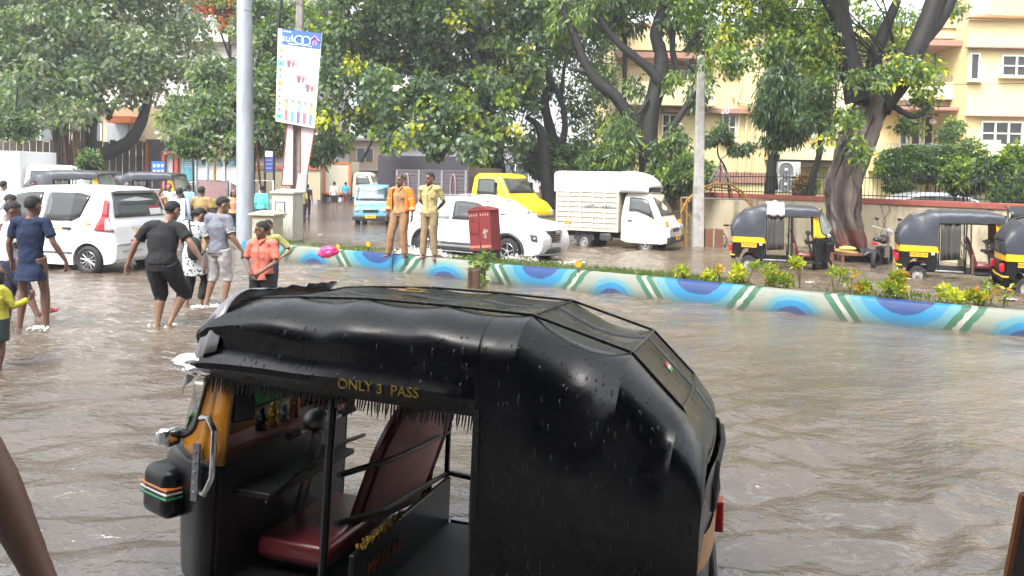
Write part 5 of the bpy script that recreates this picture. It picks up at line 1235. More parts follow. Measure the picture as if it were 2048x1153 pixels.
# ================================================================== the parked and passing rickshaws beyond
def place_auto(px0, py0, label, yaw, nm='auto_rickshaw', dz=-.13, **k):
    k['scale'] = (.87, 1, .97)
    p = G(px0, py0); return auto(nm, label, (p.x, p.y+.62, dz), yaw, group='auto rickshaws in the flooded street', **k)
place_auto(1482, 533, 'parked rickshaw with a crumpled white cloth on its hood, in front of the big tree', R(-19), white_cloth=True, plate='MH03 1095')
place_auto(1824, 556, 'parked rickshaw with pale grey hood in front of the stained cream wall', R(-25), plate='MH03 CP 4410')
place_auto(2040, 584, 'dark rickshaw cut off by the right edge of the view', R(-25), plate='MH03 BX 771', curtain=False)
p = G(24, 410); auto('auto_rickshaw', 'rickshaw with yellow waist band queueing behind the white hatchback at far left', (p.x-1.0, 26.5, .33), R(-4), group='auto rickshaws in the flooded street', plate='MH02')
p = AT(75, 400, 25); auto('auto_rickshaw', 'rickshaw with shiny dark hood behind the hatchback roof', (p.x, 24.8, .33), R(8), group='auto rickshaws in the flooded street', plate='MH03')
p = AT(160, 400, 27.5); auto('auto_rickshaw', 'rickshaw with yellow edged windscreen facing us above the hatchback roof', (p.x, 30.0, .33), R(-92), group='auto rickshaws in the flooded street', plate='MH04', curtain=False)
p = AT(215, 400, 26); auto('auto_rickshaw', 'dark rickshaw behind the right end of the hatchback roof', (p.x, 26.5, .33), R(3), group='auto rickshaws in the flooded street', plate='MH43')
m = MB(); m.box((-18.5, 27.5, .06), (14, 8.5, .54)); struct(m.build('raised_road_shoulder', CONC, smooth=0, bevel=.03))
# ================================================================== people
SKINS = {'d': (.15, .078, .055), 'm': (.24, .135, .092), 'l': (.27, .15, .10)}
def skinmat(k): return mat('skin_'+k, SKINS[k], .45, var=.12, vscale=14)
HAIRM = mat('hair_black', (.006, .005, .005), .7, var=.5, vscale=60, bump=.4, bscale=120)
HAIRG = mat('hair_greying', (.035, .033, .032), .55, var=.6, vscale=80, bump=.4, bscale=120)
def cloth(name, col, **k): return mat('cloth_'+name, col, k.pop('rough', .85), var=k.pop('var', .14), vscale=k.pop('vscale', 7), bump=k.pop('bump', .25), bscale=k.pop('bscale', 60), stretch=k.pop('stretch', (1, 1, 1)), **k)
def lerp(a, b, t): return Vector(a)+(Vector(b)-Vector(a))*t
def hand(m, wrist, dirv, side, palm, curl=.35, sc=1.0):
    """palm plus five unequal bent fingers; dirv points along the hand, side towards the thumb, palm = palm normal"""
    d = Vector(dirv).normalized(); s = Vector(side); s = (s-d*s.dot(d)).normalized(); n = Vector(palm); n = (n-d*n.dot(d)-s*n.dot(s)).normalized(); w = Vector(wrist)
    m.tube([w-d*.02*sc, w+d*.02*sc, w+d*.055*sc, w+d*.092*sc], [.024*sc, .034*sc, .042*sc, .038*sc], 10, ref=s, ry=[.019*sc, .017*sc, .015*sc, .012*sc])
    for i, (off, L) in enumerate(((.031, .066), (.011, .075), (-.010, .070), (-.030, .054))):
        p = w+d*.085*sc+s*off*sc; pts = [p]; a = curl*(.6+.15*i)
        for k, f in enumerate((.45, .32, .23)):
            dd = d*math.cos(a)+n*math.sin(a)+s*off*.6; p = p+dd.normalized()*L*f*sc; pts.append(p); a += curl*(.9+.1*i)
        m.tube(pts, [.0098*sc, .0092*sc, .0085*sc, .0065*sc], 7)
    p = w+d*.025*sc+s*.030*sc; t1 = p+(s*.75+d*.55+n*.25).normalized()*.038*sc; t2 = t1+(s*.35+d*.85+n*.3).normalized()*.030*sc
    m.tube([w+d*.012*sc+s*.012*sc, p, t1, t2], [.014*sc, .013*sc, .0105*sc, .008*sc], 7)
def remesh(o, v, smooth_it=0, disp=0, dsc=.12):
    md = o.modifiers.new('skin', 'REMESH'); md.mode = 'VOXEL'; md.voxel_size = v; md.use_smooth_shade = True
    if smooth_it: s_ = o.modifiers.new('soften', 'SMOOTH'); s_.iterations = smooth_it; s_.factor = .5
    if disp:
        t = bpy.data.textures.get('folds') or bpy.data.textures.new('folds', 'CLOUDS'); t.noise_scale = dsc; t.noise_depth = 2
        d = o.modifiers.new('folds', 'DISPLACE'); d.texture = t; d.strength = disp; d.mid_level = .5; d.texture_coords = 'LOCAL'
BASE = dict(pelvis=(0, 0, .93), waist=(0, 0, 1.06), chest=(0, 0, 1.26), neck=(0, -.005, 1.45), head=(0, .02, 1.585),
            shL=(-.185, 0, 1.395), shR=(.185, 0, 1.395), elL=(-.235, -.02, 1.11), elR=(.235, -.02, 1.11), wrL=(-.245, .05, .86), wrR=(.245, .05, .86),
            hiL=(-.09, 0, .90), hiR=(.09, 0, .90), knL=(-.10, .02, .49), knR=(.10, .02, .49), anL=(-.105, -.03, .085), anR=(.105, -.03, .085))
def person(label, loc, yaw, H=1.7, skin='m', pose=None, top=None, bottom=None, hair='short', hairm=None, face=0, vox=.012, bl=1.0, sleeve=.45, leg=.9, build=1.0, topmat=None, botmat=None, hem=0.0, loose=1.0, extra=None, long_top=0, curl=.35, group=None, child=False, thumb=None, arms=True, name='person', armless=False, foot=True, belly=0):
    """pose joints are for a 1.7 m body in its own frame: x to its right, y forward, z up"""
    J = {k: Vector(v) for k, v in BASE.items()}
    for k, v in (pose or {}).items(): J[k] = Vector(v)
    T = thing(name, label, 'person', loc, yaw-math.pi/2, group, scale=H/1.7)
    b = build; hs = 1.2 if child else 1.07
    ax = (J['shR']-J['shL']).normalized(); hx = (J['hiR']-J['hiL']).normalized()
    fw_ = ax.cross(Vector((0, 0, 1))); fw_ = -fw_ if fw_.y < 0 and face == 0 and False else fw_
    fwd_ = Vector((0, 0, 1)).cross(ax).normalized()
    m = MB()
    m.tube([J['pelvis']+Vector((0, 0, -.10)), J['pelvis'], J['waist'], J['chest'], lerp(J['chest'], J['neck'], .62), J['neck']], [.13*b, .155*b, .13*b, .155*b, .13*b, .055], 16, ref=ax, ry=[.09*b, .105*b, .095*b, .105*b, .08*b, .055])
    hd = J['head']; m.tube([J['neck']+Vector((0, 0, -.03)), lerp(J['neck'], hd, .75)], [.056, .05], 12)
    hf = Vector(pose.get('look', (0, 1, 0)) if pose else (0, 1, 0)).normalized(); hu = Vector((0, 0, 1)); hr = hf.cross(hu).normalized(); hu = hr.cross(hf)
    def HP(x, y, z): return hd+(hr*x+hf*y+hu*z)*hs
    # skull, jaw, nose, ears, lips, brow, chin
    HM = Matrix(((hr.x, hf.x, hu.x, hd.x), (hr.y, hf.y, hu.y, hd.y), (hr.z, hf.z, hu.z, hd.z), (0, 0, 0, 1)))
    T0 = m.T; m.T = HM @ Matrix.Scale(hs, 4)
    m.ell((0, -.008, .035), (.076, .094, .085), 18, 12); m.ell((0, .018, -.035), (.062, .072, .078), 16, 10); m.ell((0, .062, -.088), (.026, .024, .022), 10, 8)
    m.tube([(0, .084, .018), (0, .103, -.018), (0, .098, -.030)], [.010, .014, .017], 8); m.ell((0, .083, -.058), (.025, .013, .010), 10, 6)
    m.ell((.028, .080, .030), (.026, .012, .009), 8, 6); m.ell((-.028, .080, .030), (.026, .012, .009), 8, 6)
    for s in (1, -1): m.ell((s*.077, -.006, -.005), (.012, .020, .032), 8, 8)
    m.T = T0
    for s in (() if armless else 'LR'):
        sg = -1 if s == 'L' else 1; sh, el, wr = J['sh'+s], J['el'+s], J['wr'+s]
        m.ell(sh, (.052*b, .052*b, .05*b), 12, 8)
        m.tube([sh, lerp(sh, el, .35), lerp(sh, el, .8), el, lerp(el, wr, .3), lerp(el, wr, .8), wr], [.050*b, .047*b, .038*b, .036*b, .039*b, .027, .023], 12)
        d = (wr-el).normalized(); hdv = Vector((pose or {}).get('hd'+s, d)); inward = Vector((-sg, 0, 0)); pn = inward-d*inward.dot(d)
        if pn.length < .2: pn = Vector((0, 0, -1))
        th = Vector((pose or {}).get('th'+s, (0, 1, 0))); pn2 = Vector((pose or {}).get('pn'+s, pn)); hand(m, wr, hdv, th, pn2, curl)
    for s in 'LR':
        hi, kn, an = J['hi'+s], J['kn'+s], J['an'+s]
        m.tube([hi+Vector((0, 0, .04)), lerp(hi, kn, .3), lerp(hi, kn, .85), kn, lerp(kn, an, .28), lerp(kn, an, .75), an, an+Vector((0, 0, -.05))], [.088*b, .082*b, .056*b, .054*b, .058*b, .037, .034, .034], 14)
        td = Vector((pose or {}).get('toe'+s, (0, 1, 0))).normalized()
        if foot: m.tube([an-td*.045+Vector((0, 0, -.055)), an+Vector((0, 0, -.045)), an+td*.10+Vector((0, 0, -.062)), an+td*.165+Vector((0, 0, -.072))], [.03, .037, .042, .028], 10, ref=td.cross(Vector((0, 0, 1))), ry=[.026, .034, .022, .012])
    body = m.build('body', skinmat(skin), T, smooth=80); remesh(body, vox, 1)
    # ---- clothes
    if top or topmat:
        m = MB(); tm = topmat or top; lo = loose; zlow = J['pelvis']+Vector((0, 0, -.02-hem))
        m.tube([zlow, lerp(zlow, J['waist'], .5), J['waist'], J['chest'], lerp(J['chest'], J['neck'], .60), lerp(J['chest'], J['neck'], .93)], [.17*b*lo+hem*.1, .165*b*lo, .15*b*lo, .172*b*lo, .155*b, .068], 18, ref=ax, ry=[.122*b*lo+hem*.25, .118*b*lo+belly*.5, .108*b*lo+belly, .122*b*lo, .10*b, .066])
        for s in (() if armless else 'LR'):
            sh, el, wr = J['sh'+s], J['el'+s], J['wr'+s]; m.ell(sh+Vector((0, 0, -.004)), (.066*b, .066*b, .060*b), 12, 8)
            inner = lerp(J['chest'], J['neck'], .5); m.tube([lerp(sh, inner, .6), sh], [.09*b, .064*b], 12)
            if sleeve <= .5: pts = [sh, lerp(sh, el, sleeve), lerp(sh, el, sleeve*1.75)]; m.tube(pts, [.064*b, .062*b*lo, .060*b*lo], 14)
            else: pts = [sh, lerp(sh, el, .5), el, lerp(el, wr, (sleeve-.5)*2*.96)]; m.tube(pts, [.064*b, .058*b*lo, .050*b*lo, .042*lo], 14)
        if long_top:   # kurta skirt
            kl = (J['knL']+J['knR'])/2; m.tube([J['waist'], J['pelvis'], lerp(J['pelvis'], kl, long_top)], [.15*b, .19*b, .235*b], 18, ref=ax, ry=[.11*b, .145*b, .185*b])
        o = m.build('shirt', tm, T, smooth=80); remesh(o, max(vox, .010), 4, .034, .17)
    if bottom or botmat:
        m = MB(); bm_ = botmat or bottom
        m.tube([J['waist']+Vector((0, 0, -.04)), J['pelvis'], J['pelvis']+Vector((0, 0, -.10))], [.145*b*bl, .168*b*bl, .165*b*bl], 18, ref=hx, ry=[.105*b*bl, .122*b*bl, .12*b*bl])
        for s in 'LR':
            hi, kn, an = J['hi'+s], J['kn'+s], J['an'+s]; w = loose*bl
            pts = [hi+Vector((0, 0, .03)), lerp(hi, kn, .4), lerp(hi, kn, .9)]; rr_ = [.103*b*w, .096*b*w, .078*b*w]
            if leg <= .5: f = leg*2; pts = [pts[0], lerp(hi, kn, f*.5), lerp(hi, kn, f)]; rr_ = [.103*b*w, .10*b*w, .096*b*w]
            else:
                f = (leg-.5)*2; pts += [lerp(kn, an, .1*f), lerp(kn, an, .6*f), lerp(kn, an, f)]; rr_ += [.076*b*w, .07*w, .066*w]
            m.tube(pts, rr_, 14)
        o = m.build('trousers' if leg > .7 else 'shorts', bm_, T, smooth=80); remesh(o, max(vox, .010), 4, .030, .15)
    # ---- hair
    hm = hairm or HAIRM; m = MB(); m.T = HM @ Matrix.Scale(hs, 4)
    def hcap(u, v):
        a = u*2*math.pi; front = math.cos(a-math.pi/2)      # 1 at the face
        lim = 2.25-1.22*max(0, front+.25)/1.25-.25*(abs(front) < .3)
        if -.1 < front < .6: lim = min(lim, 1.5)
        t = v*lim; k = 1.05+.045*noise.noise(Vector((math.cos(a)*3, math.sin(a)*3, t*3)))
        if v > .97: k = .93
        return (.076*k*math.sin(t)*math.cos(a), -.008+.096*k*math.sin(t)*math.sin(a), .035+.090*k*math.cos(t))
    m.grid(hcap, 24, 10, True)
    if hair == 'cap':
        pass
    if hair == 'bun': m.ell((0, -.115, -.01), (.038, .035, .04), 12, 8); m.tube([(0, -.06, .03), (0, -.115, -.01)], [.06, .035], 8)
    if hair == 'long':
        m.tube([(0, -.03, .06), (0, -.06, -.03), (0, -.07, -.12), (0, -.06, -.24)], [.075, .085, .075, .04], 14, ref=(1, 0, 0), ry=[.06, .05, .04, .02])
        for s in (1, -1): m.tube([(s*.06, .0, .04), (s*.078, .0, -.05), (s*.07, -.01, -.15)], [.03, .028, .015], 8)
    o = m.build('hair', hm, T, smooth=80)
    if hair == 'long': remesh(o, .008)
    if face:
        m = MB(); m.T = HM @ Matrix.Scale(hs, 4)
        for s in (1, -1): m.tube([(s*.012, .092, .030), (s*.030, .091, .036), (s*.046, .080, .030)], [.004, .005, .003], 5)
        m.build('eyebrows', HAIRM, T)
        m = MB(); m.T = HM @ Matrix.Scale(hs, 4)
        for s in (1, -1): m.ell((s*.029, .080, .012), (.013, .008, .006), 10, 6)
        m.build('eyes', mat('eye_dark', (.02, .015, .012), .2, var=.3), T)
        if face == 2:
            m = MB(); m.T = HM @ Matrix.Scale(hs, 4); m.tube([(-.030, .088, -.050), (-.012, .099, -.044), (0, .101, -.043), (.012, .099, -.044), (.030, .088, -.050)], [.004, .008, .008, .008, .004], 6); m.build('moustache', hm, T)
    if extra: extra(T, J, HM)
    return T, J
UP = math.pi/2
def GP(px, py, z=-.06): p = G(px, py); return (p.x, p.y, z)
# ---- man in navy t-shirt, back to us
person('barefoot man in navy t-shirt and dark briefs walking away at far left', GP(62, 655), UP+.05, 1.74, 'd',
       dict(wrL=(-.25, .03, .87), elL=(-.25, -.03, 1.12), elR=(.29, -.03, 1.14), wrR=(.40, .05, .90), hdR=(.12, .05, -1), knL=(-.11, .03, .50), anL=(-.13, -.02, .06), knR=(.14, .06, .50), anR=(.17, .03, .07), head=(.02, .02, 1.585), look=(.35, 1, 0), hiR=(.10, 0, .90)),
       topmat=cloth('navy', (.006, .016, .055)), botmat=cloth('dark_brief', (.01, .012, .03)), sleeve=.42, leg=.14, hem=.25, build=.98, vox=.009, hair='short', loose=1.0, bl=.82)
# sandal held by the stepping man
# ---- man in black
person('man in black t-shirt and black knee length shorts picking his steps with arms spread', GP(330, 655), UP-.1, 1.72, 'm',
       dict(pelvis=(-.03, -.04, .90), waist=(-.03, -.02, 1.03), chest=(-.04, .02, 1.24), neck=(.0, .05, 1.43), head=(.04, .10, 1.565), look=(.45, 1, -.25), shL=(-.22, .0, 1.37), shR=(.17, .03, 1.37),
            elL=(-.40, -.02, 1.13), wrL=(-.50, -.02, .87), hdL=(-.12, 0, -1), thL=(.5, .8, 0), elR=(.35, -.02, 1.17), wrR=(.50, .02, .92), hdR=(.25, 0, -1), hiL=(-.12, -.04, .88), hiR=(.07, -.04, .88), knL=(-.12, .10, .47), anL=(-.10, -.02, .04), knR=(.14, .20, .50), anR=(.06, .0, .10), toeR=(.5, 1, 0)),
       topmat=cloth('black_tee', (.010, .010, .012)), botmat=cloth('black_shorts', (.008, .008, .011)), sleeve=.42, leg=.60, build=1.13, vox=.009, loose=1.08, curl=.25, hem=.0)
# ---- woman in patterned kurta
def pattern_mat(name, a, b, sc_):
    m = mat(name, a, .85, var=.05); n = m.node_tree.nodes; L = m.node_tree.links; bs = n['Principled BSDF']
    tc = n.new('ShaderNodeTexCoord'); v = n.new('ShaderNodeTexVoronoi'); v.inputs['Scale'].default_value = sc_; L.new(tc.outputs['Object'], v.inputs['Vector'])
    g = n.new('ShaderNodeMath'); g.operation = 'LESS_THAN'; g.inputs[1].default_value = .33; L.new(v.outputs['Distance'], g.inputs[0])
    mx = n.new('ShaderNodeMix'); mx.data_type = 'RGBA'; L.new(g.outputs[0], mx.inputs['Factor']); mx.inputs[6].default_value = (*a, 1); mx.inputs[7].default_value = (*b, 1)
    L.new(mx.outputs[2], bs.inputs['Base Color']); return m
def bag(T, J, HM):
    m = MB(); m.ell((.14, -.12, 1.02), (.13, .09, .19), 16, 12); m.tube([(.12, -.13, 1.18), (.05, -.13, 1.36), (-.06, -.02, 1.47)], .014, 6); o = m.build('shoulder_bag', cloth('bag_black', (.015, .015, .017)), T, smooth=80)
person('woman in white kurta with dark dots and black leggings, looking down', GP(385, 612), UP-.35, 1.58, 'm',
       dict(neck=(0, .06, 1.43), head=(.02, .13, 1.54), look=(.5, .9, -.45), elL=(-.24, .0, 1.12), wrL=(-.20, .18, .95), elR=(.24, .08, 1.13), wrR=(.16, .30, 1.05), hdR=(-.6, .6, .2), knL=(-.09, .06, .48), knR=(.12, .16, .50), anR=(.11, .05, .08)),
       topmat=pattern_mat('dotted_kurta', (.55, .60, .62), (.05, .07, .09), 17), botmat=cloth('leggings', (.01, .01, .012)), sleeve=.40, leg=.88, long_top=.75, hair='bun', build=.98, vox=.011, extra=bag)
# ---- grey t-shirt
def stripes(T, J, HM):
    m = MB(); sh, el = J['shR'], J['elR']
    for t in (.56, .66, .76): m.tube([lerp(sh, el, t-.02), lerp(sh, el, t+.02)], .0675, 14, caps=False)
    m.build('sleeve_stripe', cloth('stripe_white', (.6, .6, .62)), T, smooth=80)
person('man in grey t-shirt with striped sleeve and pale knee shorts', GP(436, 612), UP-.35, 1.72, 'm',
       dict(look=(.75, .8, -.25), neck=(0, .03, 1.45), head=(.03, .06, 1.58), elR=(.27, -.01, 1.12), wrR=(.36, .10, .90), hdR=(.1, .1, -1), elL=(-.24, .0, 1.10), wrL=(-.22, .14, .90), knR=(.10, .10, .49), anR=(.10, .0, .08), knL=(-.10, .0, .48), anL=(-.12, -.12, .10)),
       topmat=cloth('grey_tee', (.17, .18, .22)), botmat=cloth('pale_shorts', (.45, .44, .45)), sleeve=.45, leg=.58, hem=.05, loose=1.06, vox=.010, extra=stripes, curl=.9)
# ---- boy in coral shirt, facing us
def collar(T, J, HM):
    m = MB(); m.tube([(-.07, .02, 1.46), (-.05, .085, 1.43), (0, .11, 1.37)], [.016, .018, .008], 6); m.tube([(.07, .02, 1.46), (.05, .085, 1.43), (0, .11, 1.37)], [.016, .018, .008], 6)
    m.tube([(0, .128, 1.36), (0, .135, 1.2), (0, .142, 1.0)], .005, 5); m.build('collar', cloth('coral_dark', (.50, .12, .08)), T, smooth=80)
p = G(524, 640)
person('boy in coral shirt and black shorts with hands clasped, looking left', (p.x, p.y, -.20), -UP-.2, 1.56, 'd',
       dict(look=(.9, .55, -.12), elL=(-.25, .02, 1.12), elR=(.25, .02, 1.12), wrL=(-.07, .24, .95), wrR=(.06, .25, .96), hdL=(.5, .1, -.7), hdR=(-.5, .1, -.7), thL=(.3, .5, .6), thR=(-.3, .5, .6)),
       topmat=cloth('coral', (.62, .17, .12)), botmat=cloth('black_shorts2', (.008, .008, .01)), sleeve=.48, leg=.42, hem=.07, loose=1.12, vox=.009, child=False, face=1, extra=collar, build=.95)
def backpack(T, J, HM):
    m = MB(); m.ell((0, -.20, 1.20), (.15, .10, .23), 14, 10)
    for s in (1, -1): m.tube([(s*.10, -.12, 1.38), (s*.12, .0, 1.46), (s*.12, .11, 1.32), (s*.13, .10, 1.10), (s*.14, -.08, 1.02)], .018, 6, ref=(1, 0, 0), ry=.01)
    m.build('backpack', cloth('pack_black', (.015, .015, .018)), T, smooth=80)
p = G(535, 600)
person('boy in olive shirt with backpack and arms akimbo, half hidden behind the boy in coral', (p.x, p.y, -.22), -UP, 1.50, 'm',
       dict(elL=(-.40, -.06, 1.16), wrL=(-.22, .06, 1.0), elR=(.40, -.06, 1.16), wrR=(.22, .06, 1.0), hdL=(.8, .2, -.3), hdR=(-.8, .2, -.3)),
       topmat=cloth('olive_shirt', (.30, .30, .10)), botmat=cloth('dark_trouser', (.03, .03, .04)), sleeve=.45, leg=.9, vox=.011, loose=1.1, extra=backpack, face=1)
# ---- two men on the kerb
KZ = KH
def vest(T, J, HM):
    om = cloth('safety_orange', (.85, .20, .015), bump=.3); st_ = cloth('vest_band', (.75, .45, .32))
    m = MB()
    for s in (1, -1):
        def f(u, v, s=s):
            a = (-.42+u*1.0)*math.pi/1.0; a = math.pi*(.02+.72*u)      # from the back round the side to the front edge
            z = 1.43-.50*v; rx, ry = .205-.03*(v < .12)*(1-v/.12)+.012*math.sin(u*9), .155
            x = rx*math.sin(a); y = -ry*math.cos(a)
            if v < .12: x *= .75+.25*v/.12
            return (s*x, y, z+.0*u)
        m.grid(f, 10, 10)
        m.tube([J['sh'+('R' if s > 0 else 'L')], lerp(J['sh'+('R' if s > 0 else 'L')], J['el'+('R' if s > 0 else 'L')], .5), J['el'+('R' if s > 0 else 'L')], lerp(J['el'+('R' if s > 0 else 'L')], J['wr'+('R' if s > 0 else 'L')], .6)], [.078, .076, .068, .064], 14)
    v_ = m.build('safety_jacket', om, T, smooth=80, thick=.012)
    m = MB()
    for s in 'LR':
        a, b, c = J['sh'+s], J['el'+s], J['wr'+s]; m.tube([lerp(a, b, .55), lerp(a, b, .68)], .0795, 14, caps=False); m.tube([lerp(b, c, .38), lerp(b, c, .55)], .0705, 14, caps=False)
    m.build('reflective_band', st_, v_, smooth=80)
def bcollar(col):
    def f(T, J, HM):
        m = MB(); m.tube([(-.075, .0, 1.47), (-.055, .08, 1.44), (0, .115, 1.36)], [.018, .02, .008], 6); m.tube([(.075, .0, 1.47), (.055, .08, 1.44), (0, .115, 1.36)], [.018, .02, .008], 6)
        m.tube([(0, .132, 1.36), (0, .14, 1.2), (0, .145, .98)], .006, 5); m.box((-.10, .128, 1.27), (.10, .012, .11), (0, 0, .35)); m.build('collar', col, T, smooth=80)
    return f
K1 = cloth('worker_brown', (.36, .20, .09)); K2 = cloth('worker_trouser', (.27, .15, .075)); K3 = cloth('khaki_shirt', (.40, .33, .15)); K4 = cloth('khaki_trouser', (.24, .18, .095))
def P_on_kerb(px, py): p = G(px, py, KH); return (p.x, p.y, KH)
def v1(T, J, HM): vest(T, J, HM); bcollar(K1)(T, J, HM)
person('barefoot moustached man in open orange safety jacket over brown uniform on the kerb', P_on_kerb(800, 512), -UP-.35, 1.70, 'd',
       dict(look=(.25, 1, -.05), elL=(-.27, -.02, 1.11), elR=(.27, -.02, 1.11), wrL=(-.30, .06, .86), wrR=(.28, .06, .86), knL=(-.10, .04, .49), anL=(-.11, .0, .05), knR=(.17, .08, .50), anR=(.24, .06, .05), hiR=(.10, 0, .9), toeR=(.7, 1, 0), toeL=(-.1, 1, 0), head=(0, .03, 1.58)),
       topmat=K1, botmat=K2, sleeve=.8, leg=1.0, loose=1.08, hem=.02, vox=.009, face=2, hairm=HAIRG, extra=v1, build=1.0)
person('man in khaki uniform shirt with hands behind his back on the kerb', P_on_kerb(858, 516), -UP-.3, 1.74, 'd',
       dict(look=(.5, 1, -.02), elL=(-.27, -.10, 1.13), elR=(.25, -.10, 1.13), wrL=(-.09, -.20, .98), wrR=(.07, -.20, .97), hdL=(.8, 0, -.3), hdR=(-.8, 0, -.3), thL=(0, 0, 1), thR=(0, 0, 1), anL=(-.12, 0, .05), anR=(.12, .03, .05), toeR=(.3, 1, 0), toeL=(-.3, 1, 0)),
       topmat=K3, botmat=K4, sleeve=.45, leg=.98, loose=1.0, hem=.02, vox=.009, face=1, extra=bcollar(K3), build=1.02, belly=.02)
# ---- girl in yellow-green jacket at the left edge, nearer
p = G(-6, 735)
person('small girl in yellow green jacket raising her hand at the left edge', (p.x, p.y, -.10), R(60), 1.12, 'd',
       dict(look=(-.1, 1, 0), elR=(.24, .12, 1.12), wrR=(.32, .34, 1.22), hdR=(.15, .2, 1), thR=(0, 1, 0)), topmat=cloth('lime_jacket', (.52, .50, .05), bump=.7), botmat=cloth('dark_skirt', (.03, .05, .05)), sleeve=.92, leg=.40, hem=.05, loose=1.25, vox=.009, hair='long', child=True, curl=.5)
# man mostly hidden behind the navy shirt
p = G(22, 640)
person('man in white shirt stepping forward, partly hidden by the man in navy', (p.x, p.y, -.08), R(35), 1.66, 'd',
       dict(look=(.2, 1, -.3), wrR=(.16, .28, 1.0), elR=(.22, .05, 1.13), knR=(.12, .18, .49), anR=(.28, .30, .16), toeR=(1, .3, 0), knL=(-.1, 0, .48)), topmat=cloth('white_shirt', (.60, .62, .68)), botmat=cloth('navy_shorts', (.02, .025, .06)), sleeve=.5, leg=.6, vox=.011, loose=1.05)
m = MB(); p = G(96, 629)
m.box((0, 0, .02), (.27, .095, .022)); m.tube([(.09, 0, .03), (.02, .05, .07), (-.03, .052, .03)], .009, 6); m.tube([(.09, 0, .03), (.02, -.05, .07), (-.03, -.052, .03)], .009, 6)
o = m.build('sandal', mat('pink_sandal', (.50, .05, .11), .5), bevel=.01); o.location = (p.x, p.y, .02); o.rotation_euler = (R(14), R(-10), .3); tag(o, 'pink sandal floating beside the stepping man at left', 'sandal')
# ---- arm close to the lens at the lower left: the person beside the photographer
person('bystander in dark clothes beside the photographer, only the bare forearm in view', (-1.44, 1.44, .40), R(80), 1.74, 'd',
       dict(elR=(.46, .0, 1.13), wrR=(.56, .06, .82), hdR=(.25, .05, -1), shR=(.20, 0, 1.40)), topmat=cloth('black_tee2', (.02, .02, .022)), botmat=cloth('dark_trouser', (.03, .03, .04)), sleeve=.45, leg=.98, vox=.010)
# ---- people in the street behind
BG = []
def bgp(label, px, py, yaw, H, skin, col, bcol, hair='short', vox=.016, **k):
    p = G(px, py); ks = dict(sleeve=.45, leg=.95); ks.update(k)
    return person(label, (p.x, p.y, -.10), yaw, H, skin, ks.pop('pose', None), topmat=cloth('bg%d' % len(BG), col), botmat=cloth('bgb%d' % len(BG), bcol), hair=hair, vox=vox, **ks), BG.append(1)
bgp('man in khaki uniform seen from behind between the kurta man and the grey t-shirt man', 402, 505, UP-.1, 1.76, 'd', (.33, .22, .09), (.30, .21, .10), pose=dict(elL=(-.29, .02, 1.13), elR=(.29, .02, 1.13), wrL=(-.26, .2, 1.02), wrR=(.26, .2, 1.02)), build=1.08)
def towel(T, J, HM):
    m = MB()
    for s in (1, -1): m.tube([(s*.10, .10, 1.2), (s*.11, .03, 1.44), (s*.12, -.10, 1.40), (s*.14, -.16, 1.1), (s*.15, -.17, .95)], [.05]*5, 8, ref=(1, 0, 0), ry=[.018]*5)
    m.build('shoulder_towel', cloth('towel', (.66, .66, .64)), T, smooth=80)
bgp('man in pale blue kurta with a white towel over his shoulders seen from behind', 358, 506, UP+.1, 1.72, 'd', (.48, .55, .72), (.10, .12, .18), sleeve=.9, long_top=.5, extra=towel)
bgp('person wearing a red turban and white shirt beside the hatchback rear', 338, 468, -UP+.3, 1.74, 'm', (.62, .60, .62), (.14, .16, .26), sleeve=.9, hairm=mat('red_cloth', (.55, .02, .03), .8), pose=dict(elR=(.26, .15, 1.2), wrR=(.15, .2, 1.5), hdR=(-.3, 0, 1)))
bgp('person in light blue shirt behind the man in pale blue kurta', 376, 460, UP, 1.68, 'd', (.22, .45, .58), (.05, .05, .07))
bgp('child in yellow vest standing beyond the khaki uniform', 431, 448, -UP, 1.35, 'd', (.50, .45, .12), (.04, .04, .05), child=True, leg=.5)
bgp('woman in dark shawl and yellow dress by the hatchback rear', 318, 470, -UP+.4, 1.58, 'm', (.32, .27, .10), (.05, .06, .05), hair='bun', long_top=.7)
bgp('person in maroon shirt just behind the hatchback rear corner', 297, 474, R(10), 1.62, 'd', (.40, .04, .05), (.06, .05, .07))
bgp('woman in peach top and black skirt left of the lamp post', 466, 478, -UP+.8, 1.62, 'd', (.66, .33, .19), (.02, .02, .022), hair='long', long_top=0)
bgp('man in turquoise shirt and jeans right of the lamp post', 523, 466, UP-.2, 1.70, 'd', (.10, .50, .46), (.03, .05, .10), sleeve=.95, loose=1.08)
bgp('woman in purple and yellow clothes hidden behind the sign pole', 603, 446, UP+.5, 1.60, 'm', (.50, .42, .16), (.04, .03, .07), hair='bun')
bgp('person in dark purple print walking behind the sign pole', 614, 432, UP, 1.62, 'd', (.10, .06, .12), (.06, .04, .08))
def plasticbag(T, J, HM):
    m = MB(); m.ell((.33, .06, .62), (.10, .08, .13), 10, 8); m.tube([(.33, .06, .74), (.27, .06, .84)], [.03, .01], 6); m.build('carrier_bag', cloth('bag_white', (.7, .7, .7)), T, smooth=80)
bgp('distant man in white shirt and black shorts carrying a white bag', 668, 420, UP, 1.70, 'l', (.60, .54, .50), (.02, .02, .03), leg=.45, sleeve=.9, extra=plasticbag)
bgp('distant person in bright blue top and maroon skirt beside the white bag', 691, 411, UP-.3, 1.62, 'd', (.03, .33, .58), (.16, .03, .03), leg=.7)
p = AT(66, 400, 22); person('bearded man in white shirt standing between the rickshaws and hatchback roof', (p.x, p.y, -.1), R(-40), 1.78, 'd', None, topmat=cloth('bgw', (.6, .6, .62)), botmat=cloth('bgwb', (.05, .05, .06)), vox=.014, face=2)
